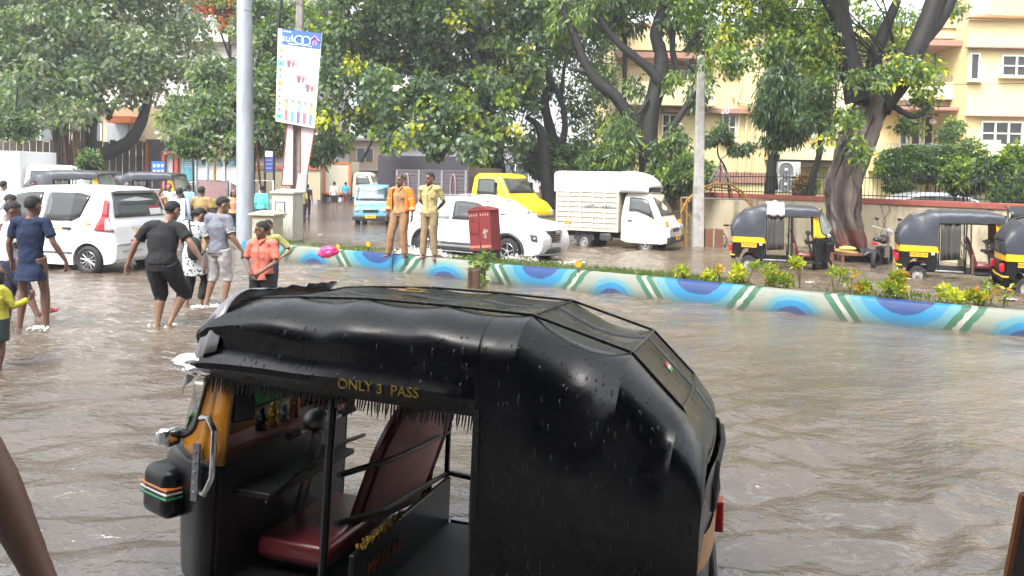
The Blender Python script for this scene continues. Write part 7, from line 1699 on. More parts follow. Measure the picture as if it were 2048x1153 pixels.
# dark car-like shape at the right edge by the wall: awning board
kb2 = thing('lean_to', 'dark tarpaulin lean-to against the wall at the right edge', 'lean-to'); T = kb2; a = AT(2004, 412, 18.3); c = AT(2120, 436, 18.3)
m = MB(); m.grid(lambda u, v: (a.x+(c.x-a.x)*u, 18.2-.25*math.sin(math.pi*v), a.z-(.02+.5*v)*1.0*(1-.2*math.cos(u*3))), 14, 10); m.build('tarpaulin', _mc['tarp_black'], T, thick=.02)
m = MB(); m.tube([(a.x+.05, 18.15, a.z), (a.x+.05, 18.15, -.2)], .025, 6); m.build('post', STEEL, T)
# blue scooter glimpse behind right rickshaw
T = thing('blue_scooter', 'blue scooter front glimpsed between the two rightmost rickshaws', 'scooter'); p = AT(2028, 400, 17.6); T.location = (p.x, 17.6, -.15)
m = MB(); m.ell((0, 0, .62), (.2, .16, .36), 14, 10); m.ell((0, 0, 1.0), (.17, .15, .14), 12, 8); m.build('front_shield', mat('scooter_blue', (.03, .15, .42), .3, coat=.5), T)
m = MB(); m.lathe([(.14, -.05), (.22, -.05), (.24, 0), (.22, .05), (.14, .05)], (0, -.1, .24), (1, 0, 0), 20); m.build('wheel', RUBBER, T); m = MB(); m.tube([(-.32, 0, 1.12), (0, 0, 1.05), (.32, 0, 1.12)], .015, 6); m.build('handlebar', BLACK, T)
# near right edge: another rickshaw's dark side with an orange edge, stood in for by an added board
T = thing('stand_in_board', 'dark orange edged board standing in for another rickshaw close to the lens at the lower right', 'board'); a = AT(2046, 990, 1.75); c = AT(2006, 1200, 1.75); ex = Vector((.5, .12, 0))
m = MB(); m.add([a, c, c+ex, a+ex+Vector((0, 0, .1))], [(0, 1, 2, 3)]); m.build('panel', mat('board_dark', (.02, .012, .01), .6), T, smooth=0, thick=.02)
m = MB(); m.tube([a, c], .009, 6); m.build('edge', mat('board_orange', (.16, .05, .015), .6), T)
# overhead wires
m = MB()
def wire(pa, pb, sag, r=.012):
    m = MB(); m.tube([lerp(pa, pb, t)+Vector((0, 0, -sag*4*t*(1-t))) for t in np.linspace(0, 1, 20)], r, 4); return m
W_ = [(AT(598, 10, 19.5), AT(1402, 128, 22), .5), (AT(1402, 130, 22), AT(2200, 160, 20), .3), (AT(1402, 127, 22), AT(1180, 100, 30), .2), (AT(600, 5, 19.5), AT(489, 20, 20), .15), (AT(1790, 395, 21.4), AT(1860, 540, 20), .0)]
for i, (a, c, sg) in enumerate(W_[:4]): tag(wire(a, c, sg).build('overhead_wire', RUBBER), ['overhead wire from the sign pole to the square concrete pole', 'overhead wire from the square pole off to the right', 'thin wire from the square pole into the dark tree', 'short wire between sign pole and lamp post'][i], 'wire', 'overhead wires')
for i, px in enumerate((1756, 1772)):
    a = wallp(px, WZ-.05, -.02); m = MB(); q = [a+wd*(.2*t)+Vector((0, 0, -1.2*t)) for t in (0, .2, .5, .8, 1)]; m.tube([q[0], q[1]-wn*.05+wd*.15, q[2]-wn*.06+wd*(.22-.35*i), q[3]-wn*.04, q[4]], .008, 4); tag(m.build('hanging_cable', RUBBER), ['thin cable hanging on the cream wall next to the trunk', 'looped cable hanging on the cream wall further right'][i], 'cable', 'cables hanging on the wall')
rr = random.Random(21)
LIT = [(1432, 562), (1478, 548), (1356, 575), (1620, 566), (1905, 576), (1960, 598), (2020, 600), (1868, 590), (1742, 571), (1400, 590), (1240, 547), (640, 470), (1330, 700), (112, 470)]
for i, (px, py) in enumerate(LIT):
    p = G(px, py, 0); m = MB(); w_ = rr.uniform(.05, .12); m.grid(lambda u, v: (p.x+w_*(u-.5)*2, p.y+w_*(v-.5), .012+.02*noise.noise(Vector((u*4+i, v*4, i)))), 6, 4)
    tag(m.build('floating_litter', [FIBW, mat('litter_tan', (.3, .22, .12), .7), mat('litter_blue', (.1, .25, .4), .5)][(0, 0, 1, 0, 2)[i % 5]], thick=.004), 'scrap of litter floating on the flood water', 'litter', 'scraps of litter floating on the water')
# ================================================================== trees and plants
LG1 = leafmat('leaf_dusty', (.18, .23, .16)); LG2 = leafmat('leaf_mid', (.08, .145, .045)); LG3 = leafmat('leaf_dark', (.045, .09, .042)); LG4 = leafmat('leaf_yellow', (.40, .44, .04)); LG5 = leafmat('leaf_lime', (.17, .26, .03)); LG6 = leafmat('leaf_bluish', (.095, .16, .105)); LGO = leafmat('blossom_orange', (.55, .12, .02))
BARK = mat('bark_dark', (.009, .008, .0075), .7, var=.5, vscale=5, bump=1, bscale=14, stretch=(1, 1, .25), dirt_or_shade=(.022, .024, .014), dscale=1.5, dlim=.6)
BARKB = mat('bark_banyan', (.10, .078, .064), .7, var=.5, vscale=5, bump=1, bscale=12, stretch=(1, 1, .16), dirt_or_shade=(.03, .022, .02), dscale=2.6, dlim=.46)  # stretched second tone paints dark groove shade into the bark colour
BARKR = mat('bark_reddish', (.12, .055, .03), .8, var=.4, stretch=(1, 1, .2), bump=.8)
def leaves_mesh(name, subs, n, ll, lw, droop, mats, mix, parent, seed=1, clump_mix=.7, hang=0.0):
    """subs: array of (x, y, z, r, rz) leaf clumps; each leaf is a small folded blade of its own"""
    g = np.random.default_rng(seed); S = np.array(subs); wts = S[:, 3]**2; wts = wts/wts.sum()
    ci = g.choice(len(S), n, p=wts); d = g.normal(size=(n, 3)); d /= np.linalg.norm(d, axis=1)[:, None]
    rad = g.random(n)**(1/2.2); pos = S[ci, :3]+d*rad[:, None]*np.stack([S[ci, 3], S[ci, 3], S[ci, 4]], 1)
    if hang: pos[:, 2] -= g.random(n)**2*hang*S[ci, 3]
    ax = d*.6+g.normal(size=(n, 3))*.55; ax[:, 2] -= droop; ax /= np.linalg.norm(ax, axis=1)[:, None]
    sd = np.cross(ax, g.normal(size=(n, 3))); sd /= np.linalg.norm(sd, axis=1)[:, None]; nn_ = np.cross(ax, sd)
    L_ = ll*(.6+.8*g.random(n))[:, None]; W__ = lw*(.7+.6*g.random(n))[:, None]
    b = pos; t = pos+ax*L_; l = pos+ax*L_*.42+sd*W__*.5+nn_*W__*.18; r = pos+ax*L_*.42-sd*W__*.5+nn_*W__*.18
    V = np.stack([b, l, t, r], 1).reshape(-1, 3); me = bpy.data.meshes.new(name)
    me.vertices.add(len(V)); me.vertices.foreach_set('co', V.ravel()); me.loops.add(4*n); me.loops.foreach_set('vertex_index', np.arange(4*n, dtype=np.int32))
    me.polygons.add(n); me.polygons.foreach_set('loop_start', np.arange(0, 4*n, 4, dtype=np.int32))
    cm = g.choice(len(mats), len(S), p=mix); lm = g.choice(len(mats), n, p=mix); mi = np.where(g.random(n) < clump_mix, cm[ci], lm).astype(np.int32)
    for m_ in mats: me.materials.append(m_)
    me.polygons.foreach_set('material_index', mi); me.update(calc_edges=True); me.validate()
    o = bpy.data.objects.new(name, me); sc.collection.objects.link(o); o.parent = parent; return o
def blobs_to_subs(blobs, seed, rs=(.35, .7), dens=1.0, flat=.8):
    g = random.Random(seed); out = []
    for (c, rx, ry, rz) in blobs:
        n = max(4, int(dens*(rx*ry*rz)**.667*7/((rs[0]+rs[1])/2)**2))
        for i in range(n):
            while 1:
                v = Vector((g.uniform(-1, 1), g.uniform(-1, 1), g.uniform(-1, 1)))
                if .25 < v.length < 1: break
            r = g.uniform(*rs); out.append((c.x+v.x*rx, c.y+v.y*ry, c.z+v.z*rz, r, r*flat))
    return out
def pb(px, py, rpx, rpy, Y, dy=None):      # blob seen around a pixel at depth Y
    s = Y/FPX; return (AT(px, py, Y), rpx*s, dy or max(rpx, rpy)*s*.8, rpy*s)
def limbs(name, paths, m_, parent, n=10, knob=.0, seed=0):
    m = MB(); g = random.Random(seed)
    for P, r in paths:
        pts = []; rr_ = []
        for i in range(len(P)-1):
            for k in range(5):
                t = k/5; a = P[max(i-1, 0)]; b = P[i]; c = P[i+1]; d = P[min(i+2, len(P)-1)]
                q = .5*((2*b)+(c-a)*t+(2*a-5*b+4*c-d)*t*t+(-a+3*b-3*c+d)*t**3); pts.append(q); rr_.append((r[i]+(r[i+1]-r[i])*t)*(1+g.uniform(-knob, knob)))
        pts.append(P[-1]); rr_.append(r[-1]); m.tube(pts, rr_, n)
    o = m.build(name, m_, parent, smooth=80); return o
def tpath(px_pts, Y, dy=None):
    out = []
    for i, p in enumerate(px_pts): out.append(AT(p[0], p[1], Y+(dy[i] if dy else 0)))
    return out
def twigs(blobs, root, m_, parent, n, seed, r0=.03, name='twigs'):
    g = random.Random(seed); P_ = []
    for i in range(n):
        c, rx, ry, rz = blobs[g.randrange(len(blobs))]; e = c+Vector((g.uniform(-.8, .8)*rx, g.uniform(-.8, .8)*ry, g.uniform(-.8, .8)*rz)); s = root[g.randrange(len(root))]
        mid = lerp(s, e, .5)+Vector((g.uniform(-.3, .3), g.uniform(-.3, .3), g.uniform(-.1, .4))); P_.append(([s, mid, e], [r0*1.5, r0, r0*.3]))
    return limbs(name, P_, m_, parent, 5)
def tree(name, label, base, group=None): return thing(name, label, 'tree', (0, 0, 0), 0, group)

# --- T1 banyan-like tree at far left
Y = 38; T = tree('banyan_tree', 'broad dusty green banyan with hanging reddish roots at left', None)
B1 = [pb(-40, 60, 120, 110, Y), pb(80, 30, 130, 110, Y, 4), pb(200, 60, 130, 110, Y, 4), pb(300, 30, 90, 80, Y+1), pb(60, 150, 130, 80, Y-2), pb(190, 175, 90, 55, Y-2), pb(270, 130, 80, 70, Y-1), pb(20, 215, 70, 40, Y-2), pb(-20, 130, 80, 90, Y), pb(140, 220, 55, 25, Y-3), pb(330, 130, 55, 60, Y), pb(370, 60, 60, 60, Y+1), pb(60, -60, 200, 60, Y), pb(250, -60, 150, 50, Y)]
leaves_mesh('crown', blobs_to_subs(B1, 1, (.4, .8), .62), 36000, .30, .17, .7, [LG1, LG2, LG6, LG3, LG5], [.56, .10, .26, .04, .04], T, 1, .6)
limbs('trunk', [(tpath([(140, 395), (130, 330), (118, 260), (112, 190), (90, 120)], Y), [.5, .42, .36, .28, .12]), (tpath([(112, 210), (60, 160), (20, 110)], Y), [.24, .17, .08]), (tpath([(180, 395), (178, 300), (184, 235), (200, 150), (230, 80)], Y+1), [.42, .36, .3, .2, .1]),
    (tpath([(205, 310), (250, 290), (274, 262), (292, 215), (300, 150), (318, 100), (300, 70)], Y-.5), [.36, .33, .28, .22, .18, .14, .06]), (tpath([(215, 240), (232, 205), (255, 170)], Y-.5), [.12, .09, .04]), (tpath([(190, 250), (200, 200), (196, 180)], Y-.5), [.12, .09, .04]), (tpath([(222, 238), (213, 215), (195, 175)], Y-.6), [.10, .08, .03])], BARK, T, 12, .08, 1)
g_ = random.Random(3); P_ = []
for i in range(22):
    x0 = g_.uniform(118, 175); x1 = x0+g_.uniform(-6, 18)*(1 if x0 < 150 else -.3); P_.append((tpath([(x0, g_.uniform(180, 215)), ((x0+x1)/2+g_.uniform(-2, 2), 270), (x1, g_.uniform(330, 385))], Y-g_.uniform(.2, 1.5)), [g_.uniform(.02, .05)]*3))
limbs('aerial_roots', P_, BARKR, T, 6, .1)
# small shrub at the foot and leafy clumps low at far left
for (px, py, rx, ry, Yq, lb) in ((178, 330, 16, 26, 30, 'small leafy bush at the foot of the banyan roots'), (30, 250, 45, 30, 30, 'dark low branch of leaves at the left edge above the white truck'), (385, 300, 30, 12, 27, 'sparse green sprig above the kiosk roof')):
    T = thing('bush', lb, 'bush'); b_ = [pb(px, py, rx, ry, Yq)]; leaves_mesh('foliage', blobs_to_subs(b_, int(px), (.18, .3)), 1500, .2, .11, .4, [LG3, LG2, LG1], [.5, .3, .2], T, int(px)); c_ = b_[0][0]
    limbs('stem', [([Vector((c_.x+.1, c_.y, -.15 if py > 280 else c_.z+1.5)), lerp(c_, Vector((c_.x, c_.y, c_.z)), .5)], [.05, .02])], BARK, T, 6)
# --- orange flowering tree on the far building terrace
T = tree('flame_tree', 'branch of orange blossom and lime leaves near the top of the lamp post', None)
b_ = [pb(440, 10, 45, 22, 45), pb(410, -5, 40, 18, 45), pb(470, 45, 20, 25, 45)]; leaves_mesh('crown', blobs_to_subs(b_, 5, (.35, .6)), 4000, .3, .16, .2, [LGO, LG5, LG2], [.4, .4, .2], T, 5); limbs('trunk', [(tpath([(462, 400), (462, 200), (460, 110), (458, 30)], 46), [.16, .13, .1, .05]), (tpath([(461, 120), (440, 60), (430, 10)], 46), [.08, .05, .02]), (tpath([(461, 90), (475, 40), (480, -10)], 46), [.08, .05, .02])], BARK, T)
# --- T3 mid tree behind the lamp post
Y = 31; T = tree('roadside_tree', 'grey green tree behind the lamp post and kiosk', None)
B3 = [pb(400, 220, 70, 45, Y), pb(480, 240, 80, 60, Y), pb(380, 265, 50, 30, Y-1), pb(520, 190, 60, 60, Y), pb(430, 160, 50, 40, Y+1), pb(530, 270, 50, 40, Y), pb(450, 285, 60, 22, Y-1), pb(545, 120, 60, 60, Y+2), pb(520, 40, 50, 50, Y+3), pb(640, 290, 50, 30, Y+1), pb(590, 200, 60, 60, Y+3), pb(590, 60, 50, 60, Y+3)]
leaves_mesh('crown', blobs_to_subs(B3, 3, (.35, .65)), 26000, .28, .13, .5, [LG6, LG2, LG1, LG3, LG5], [.34, .22, .22, .14, .08], T, 3, .6)
limbs('trunk', [(tpath([(500, 400), (503, 330), (506, 270), (500, 200), (520, 100)], Y), [.2, .17, .15, .12, .05]), (tpath([(505, 290), (450, 230), (400, 200)], Y), [.1, .07, .03]), (tpath([(505, 260), (560, 200), (590, 120)], Y), [.1, .07, .03]), (tpath([(560, 120), (556, 60), (566, -20)], Y+1), [.09, .08, .06])], BARK, T, 8)
# --- T4 peepal with yellow leaves in the middle
Y = 31; T = tree('peepal_tree', 'large peepal with heart shaped leaves, many bright yellow, in the middle', None)
B4 = [pb(690, 40, 80, 70, Y), pb(790, 30, 90, 60, Y), pb(900, 40, 100, 70, Y), pb(1010, 40, 90, 70, Y), pb(700, 140, 80, 60, Y), pb(780, 190, 80, 60, Y-1), pb(870, 210, 80, 60, Y-1), pb(960, 200, 80, 70, Y-1), pb(1040, 140, 60, 70, Y), pb(690, 230, 60, 40, Y), pb(830, 270, 60, 32, Y-2), pb(920, 285, 60, 32, Y-2), pb(1010, 265, 40, 50, Y-1), pb(760, 275, 35, 25, Y-1), pb(900, 120, 90, 50, Y+1), pb(1000, 110, 60, 60, Y+1), pb(850, -50, 250, 40, Y), pb(760, 110, 60, 45, Y+1)]
leaves_mesh('crown', blobs_to_subs(B4, 4, (.3, .6), .6), 29000, .235, .185, 1.0, [LG3, LG2, LG6, LG4, LG5], [.16, .22, .44, .08, .10], T, 4, .85, hang=.6)
limbs('trunk', [(tpath([(1002, 420), (992, 345), (985, 290), (975, 230), (960, 150), (940, 60), (930, -30)], Y), [.50, .42, .38, .33, .26, .16, .1]), (tpath([(985, 280), (930, 220), (860, 170), (780, 120)], Y), [.22, .16, .11, .04]), (tpath([(975, 230), (1020, 170), (1050, 90)], Y), [.2, .13, .06]), (tpath([(960, 160), (880, 100), (800, 40)], Y), [.15, .1, .05]), (tpath([(965, 180), (1010, 100), (1030, 0)], Y), [.14, .1, .06])], BARK, T, 14, .06)
twigs(B4, [AT(975, 230, Y), AT(960, 150, Y), AT(860, 170, Y)], BARK, T, 40, 4, .022)
# slanting thin trunk over the beige building
T = tree('thin_tree', 'thin slanting dark stem over the low peach building', None); limbs('trunk', [(tpath([(722, 325), (740, 290), (752, 255), (770, 215)], 40), [.10, .08, .07, .04])], BARK, T, 6); leaves_mesh('crown', blobs_to_subs([pb(760, 225, 40, 25, 40)], 9, (.3, .5)), 1600, .28, .15, .5, [LG2, LG6], [.5, .5], T, 9)
# dark dense mass behind the peepal / to the right (T6 with twin stems)
Y = 33; T = tree('twin_stemmed_tree', 'twin stemmed tree with dark dense crown between the peepal and the big forked tree', None)
B6 = [pb(1080, 60, 70, 80, Y+1), pb(1060, 180, 60, 60, Y+1), pb(1140, 60, 70, 80, Y+2), pb(1170, 200, 50, 60, Y+1), pb(1110, 300, 60, 36, Y+1), pb(1180, 290, 50, 40, Y), pb(1060, 290, 40, 50, Y), pb(1150, -30, 120, 40, Y+1), pb(1200, 120, 30, 70, Y+2), pb(1215, 320, 40, 26, Y)]
leaves_mesh('crown', blobs_to_subs(B6, 6, (.35, .65), .9), 18000, .25, .095, .6, [LG3, LG2, LG6, LG5], [.36, .34, .15, .15], T, 6, .7)
limbs('trunk', [(tpath([(1114, 400), (1112, 310), (1098, 250), (1090, 205), (1100, 160), (1082, 120), (1070, 60)], Y), [.30, .26, .22, .19, .17, .14, .06]), (tpath([(1118, 400), (1124, 300), (1130, 250), (1122, 200), (1103, 165)], Y-.3), [.18, .15, .14, .12, .12]), (tpath([(1122, 200), (1128, 140), (1140, 80)], Y-.3), [.10, .08, .04]), (tpath([(1098, 420), (1088, 310), (1078, 255), (1050, 235)], Y-1), [.28, .24, .18, .07])], BARKR if False else BARK, T, 10, .06)
# --- T5 big forked dark tree
Y = 29.5; T = tree('forked_tree', 'big wet black forked trunk with hanging leaf tufts in front of the cream building', None)
limbs('trunk', [(tpath([(1300, 420), (1299, 345), (1296, 285), (1300, 230), (1318, 160), (1322, 110), (1312, 70), (1325, 20), (1335, -40)], Y), [.50, .42, .40, .37, .33, .27, .24, .22, .2]),
    (tpath([(1290, 255), (1262, 235), (1232, 195), (1195, 165), (1172, 130), (1150, 75), (1128, 20), (1120, -30)], Y), [.24, .26, .25, .23, .19, .16, .13, .11]),
    (tpath([(1318, 165), (1300, 140), (1270, 115), (1238, 88), (1215, 60), (1200, 36)], Y-.3), [.20, .18, .17, .15, .13, .11]),
    (tpath([(1185, 150), (1160, 142), (1136, 138)], Y), [.12, .09, .07]), (tpath([(1330, 175), (1352, 140), (1345, 100), (1350, 40), (1370, -20)], Y+.2), [.15, .13, .12, .1, .08]),
    (tpath([(1305, 330), (1335, 270), (1365, 225), (1388, 185), (1392, 150), (1375, 125), (1388, 118)], Y-.5), [.15, .14, .14, .13, .10, .08, .05]), (tpath([(1276, 230), (1296, 200)], Y-.4), [.08, .09]), (tpath([(1245, 350), (1248, 200), (1250, 90), (1244, 10), (1246, -40)], Y+1.5), [.11, .10, .10, .09, .08]),
    (tpath([(1335, 65), (1360, 40), (1372, 10)], Y), [.06, .04, .03]), (tpath([(1345, 110), (1330, 40), (1300, 0)], Y), [.04, .03, .02])], BARK, T, 16, .07, 5)
B5 = [pb(1250, 270, 25, 50, Y-.5), pb(1230, 240, 25, 25, Y), pb(1320, 330, 28, 45, Y-1), pb(1350, 270, 24, 40, Y-.8), pb(1270, 165, 25, 20, Y), pb(1160, 30, 70, 50, Y+.5), pb(1250, 20, 60, 40, Y+1.5), pb(1360, 20, 50, 50, Y), pb(1400, 170, 16, 50, Y-.3), pb(1240, 310, 24, 40, Y-.8), pb(1300, -40, 160, 40, Y), pb(1335, 145, 20, 20, Y-.4), pb(1410, 60, 30, 40, Y)]
leaves_mesh('crown', blobs_to_subs(B5, 7, (.22, .42), .55), 16000, .27, .085, 1.2, [LG2, LG5, LG3, LG6], [.40, .25, .2, .15], T, 7, .7, hang=1.2)
# --- T8 weeping ashoka
Y = 26; T = tree('ashoka_tree', 'narrow dark ashoka tree with long drooping leaves against the cream building', None)
b_ = [pb(1562, 100, 28, 35, Y, .8), pb(1562, 160, 42, 45, Y, .9), pb(1568, 215, 48, 45, Y, .9), pb(1545, 205, 30, 35, Y, .9), pb(1590, 255, 20, 30, Y, .6), pb(1545, 275, 14, 25, Y, .4), pb(1560, 60, 20, 30, Y, .7), pb(1560, 20, 15, 30, Y, .6)]
leaves_mesh('crown', blobs_to_subs(b_, 8, (.2, .36), 1.1), 15000, .26, .055, 2.2, [LG3, LG2, LG6], [.48, .34, .18], T, 8, .7, hang=1.0)
limbs('trunk', [(tpath([(1538, 400), (1545, 320), (1556, 250), (1563, 160), (1563, 60)], Y), [.20, .16, .14, .1, .05]), (tpath([(1553, 380), (1540, 280), (1536, 220)], Y+.2), [.08, .07, .05])], BARK, T, 10, .05)
# slender dark tree right of it
T = tree('slender_tree', 'slender tree with feathery blue green leaves left of the big banyan trunk', None); Y = 24.5
b_ = [pb(1640, 180, 30, 45, Y), pb(1640, 240, 34, 35, Y), pb(1655, 60, 34, 50, Y), pb(1640, 120, 25, 35, Y)]; leaves_mesh('crown', blobs_to_subs(b_, 10, (.2, .38)), 7500, .17, .055, .7, [LG6, LG2, LG5], [.5, .3, .2], T, 10); limbs('trunk', [(tpath([(1618, 420), (1622, 370), (1640, 300), (1641, 220), (1645, 130), (1655, 40)], Y), [.13, .12, .1, .08, .06, .03])], BARK, T, 8)
# --- T7 the big banyan at right
Y = 20.3; T = tree('big_banyan', 'huge gnarled banyan trunk with red painted foot between the parked rickshaws', None)
def btrunk(u, v):      # fluted trunk: section radius modulated by fused root ridges
    path = [(0, AT(1699, 548, Y), .60), (.10, AT(1699, 500, Y), .46), (.25, AT(1688, 430, Y), .42), (.42, AT(1690, 360, Y), .43), (.6, AT(1714, 280, Y), .46), (.8, AT(1742, 205, Y), .50), (1.0, AT(1752, 150, Y), .52)]
    for a, b in zip(path, path[1:]):
        if v <= b[0]: break
    t = (v-a[0])/(b[0]-a[0]); t = max(0, min(1, t)); c = lerp(a[1], b[1], t); r = a[2]+(b[2]-a[2])*t; th = u*2*math.pi
    tw = th+v*1.7+.5*math.sin(v*7)
    k = 1.08-.42*abs(math.sin(tw*2.5+1+.6*math.sin(v*9)))**3-.16*abs(math.sin(tw*4.5+2*v))**4+.06*math.sin(tw*7+3*v)+.16*noise.noise(Vector((math.cos(th)*2.0, math.sin(th)*2.0, v*7)))+.10*noise.noise(Vector((math.cos(th)*5, math.sin(th)*5, v*16)))
    if v < .1: k += .35*(1-v/.1)*max(0, math.sin(th*5+1))
    return (c.x+r*k*math.cos(th), c.y+r*k*math.sin(th), c.z)
m = MB(); m.grid(btrunk, 96, 110, True); m.build('trunk', BARKB, T, smooth=80)
P_ = []; g_ = random.Random(8)
for k in range(17):
    th0 = g_.random(); pts = []; v0, v1 = g_.uniform(.0, .25), g_.uniform(.55, .98); n_ = 16
    for i in range(n_+1):
        v = v0+(v1-v0)*i/n_; u = (th0+.10*math.sin(v*5+k)+.12*v*(1 if k % 2 else -1)) % 1; c = Vector(btrunk(u, v)); pts.append(c)
    r_ = g_.uniform(.035, .075); P_.append((pts[::2], [r_*.5]+[r_]*(len(pts[::2])-2)+[r_*.4]))
limbs('fused_root', P_, BARKB, T, 8, .18, 3)
def bfoot(u, v):
    p = btrunk(u, v*.19); c = AT(1700, 548-v*80, Y); q = Vector(p); d = Vector((q.x-c.x, q.y-c.y, 0)); return tuple(q+d.normalized()*.02)
m = MB(); m.grid(bfoot, 96, 14, True); m.build('painted_foot', mat('bark_red_paint', (.10, .028, .018), .8, var=.4, stretch=(1, 1, .25), dirt_or_shade=(.07, .04, .03), dlim=.5, bump=.8), T, smooth=80)
limbs('branch', [(tpath([(1722, 200), (1700, 130), (1688, 80), (1680, 30), (1672, -30)], Y), [.40, .30, .27, .25, .2]), (tpath([(1688, 60), (1665, 20), (1640, -20)], Y), [.18, .15, .1])], BARK, T, 16, .07)
limbs('branch', [(tpath([(1755, 210), (1800, 160), (1835, 90), (1860, 30), (1880, -30)], Y), [.40, .30, .26, .24, .2]), (tpath([(1840, 85), (1880, 40), (1910, -20)], Y+.2), [.2, .18, .14])], BARK, T, 16, .07)
limbs('branch', [(tpath([(1740, 180), (1752, 110), (1770, 60), (1795, 0)], Y+.5), [.28, .2, .16, .1]), (tpath([(1722, 300), (1690, 265), (1665, 275)], Y-.3), [.08, .05, .03]), (tpath([(1790, 215), (1830, 235), (1860, 210)], Y-.3), [.09, .06, .03])], BARK, T, 12, .07)
B7 = [pb(1500, 20, 70, 50, Y+1), pb(1590, 30, 60, 60, Y+1), pb(1620, 100, 50, 40, Y), pb(1560, 90, 40, 30, Y), pb(1460, 70, 50, 35, Y+.5), pb(1480, 115, 40, 25, Y), pb(1640, 60, 40, 50, Y), pb(1740, 60, 40, 50, Y+1.8), pb(1750, 155, 60, 24, Y-.8), pb(1815, 125, 42, 30, Y-.8), pb(1840, 150, 40, 30, Y-.6), pb(1700, 260, 22, 30, Y-1), pb(1700, 230, 30, 25, Y-.9), pb(1800, 60, 40, 50, Y+2), pb(1660, 280, 22, 14, Y-1), pb(1710, 300, 24, 16, Y-1), pb(1845, 185, 30, 30, Y), pb(1900, 20, 30, 30, Y+2), pb(1820, 240, 26, 26, Y+1), pb(1620, -40, 200, 40, Y), pb(1400, 0, 50, 40, Y+1), pb(1660, 130, 24, 25, Y-.4), pb(1440, 125, 40, 20, Y)]
leaves_mesh('crown', blobs_to_subs(B7, 11, (.16, .34), .62), 13000, .16, .085, .9, [LG5, LG2, LG6, LG4, LG3], [.34, .30, .18, .10, .08], T, 11, .7, hang=.6)
twigs(B7, [AT(1700, 130, Y), AT(1800, 150, Y), AT(1750, 110, Y), AT(1680, 30, Y)], BARK, T, 30, 11, .018)
# small young tree by the arched frame
T = tree('young_tree', 'young spindly tree with a few leaf tufts rising above the arched frame', None); Y = 24.6
b_ = [pb(1425, 272, 18, 10, Y), pb(1445, 262, 16, 10, Y), pb(1472, 300, 14, 8, Y), pb(1495, 298, 12, 10, Y), pb(1455, 280, 10, 8, Y), pb(1420, 285, 10, 8, Y)]; leaves_mesh('crown', blobs_to_subs(b_, 12, (.10, .2)), 900, .2, .08, .7, [LG6, LG2], [.6, .4], T, 12)
limbs('trunk', [(tpath([(1460, 400), (1452, 340), (1436, 310), (1438, 280), (1446, 258)], Y), [.035, .03, .025, .02, .01]), (tpath([(1440, 320), (1465, 305), (1495, 300)], Y), [.02, .012, .006])], BARK, T, 6)
# hedges and bushes behind the wall
for i, (px, py, rx, ry, Yq, n_, lb, mx_) in enumerate((
    (1110, 325, 60, 40, 33, 7000, 'dark green bush behind the stained wall', [.5, .35, .15]), (1210, 330, 50, 34, 30, 6000, 'leafy bush behind the railing left of the forked tree', [.4, .4, .2]), (1380, 345, 40, 34, 27.5, 4500, 'green bush behind the railing by the concrete pole', [.3, .5, .2]), (1345, 365, 50, 26, 29, 3500, 'low bush behind the railing right of the forked tree', [.5, .4, .1]),
    (1800, 340, 40, 44, 26, 6500, 'glossy green bush right of the big banyan', [.35, .45, .2]), (1865, 325, 55, 34, 26.5, 7000, 'dense hedge bush under the first floor balcony', [.5, .4, .1]), (1925, 355, 30, 30, 21.2, 3500, 'yellow green shrub above the white car', [.1, .5, .4]), (2010, 360, 50, 50, 20.4, 8000, 'dark shrub at the right edge behind the wall', [.4, .35, .25]), (1945, 320, 10, 50, 25, 1500, 'creeper climbing the lattice screen', [.3, .4, .3]), (2035, 310, 22, 25, 21, 1500, 'lime spray of leaves at the right edge', [.0, .4, .6]), (1610, 375, 22, 18, 25, 1500, 'reddish potted shrub behind the railing beside the air conditioner', [.6, .4, 0]), (1900, 265, 24, 24, 33, 1800, 'potted plants on the first floor balcony', [.5, .4, .1]))):
    T = thing('shrub', lb, 'shrub'); b_ = [pb(px, py, rx, ry, Yq)]; ms = [LG3, LG2, LG5]
    if 'reddish' in lb: ms = [mat('reddish_leaf', (.25, .07, .03), .5, var=.4), LG5, LG2]
    leaves_mesh('foliage', blobs_to_subs(b_, 40+i, (.15, .32), 1.0), int(n_), .15, .075, .4, ms, mx_, T, 50+i); c_ = b_[0][0]; g_ = random.Random(i)
    limbs('stems', [([Vector((c_.x+g_.uniform(-.3, .3), c_.y, min(c_.z-.3, .9))), c_+Vector((g_.uniform(-.5, .5)*b_[0][1], 0, g_.uniform(0, .5)*b_[0][3]))], [.025, .01]) for k in range(5)], BARK, T, 5)
# --- median planting
def on_med(t, y): return MT @ Vector((t, y, KH-.04))
CROT = [LG4, LG5, leafmat('leaf_orange', (.42, .22, .02))]
def croton(t, y, h, r, n, seed, label, tall=False, mx_=(.5, .4, .1)):
    h *= .85; r *= .85
    p = on_med(t, y); T = thing('croton_shrub' if not tall else 'sapling', label, 'shrub' if not tall else 'sapling', (0, 0, 0), 0, 'young shrubs planted along the median'); g_ = random.Random(seed); subs = []; st_ = []
    k = max(2, int(r*14))
    for i in range(k):
        e = p+Vector((g_.uniform(-r, r), g_.uniform(-r, r)*.6, h*g_.uniform(.55, 1))); st_.append(([p, lerp(p, e, .5)+Vector((g_.uniform(-.03, .03), 0, .03)), e], [.012, .009, .005])); q = g_.uniform(.06, .11)*(1.0 if not tall else .8); subs.append((e.x, e.y, e.z, q, q*.9))
    limbs('stem', st_, mat('green_stem', (.09, .08, .03), .7), T, 5); leaves_mesh('foliage', subs, int(n*.9), .08, .034, -.25, CROT, list(mx_), T, seed, .6)
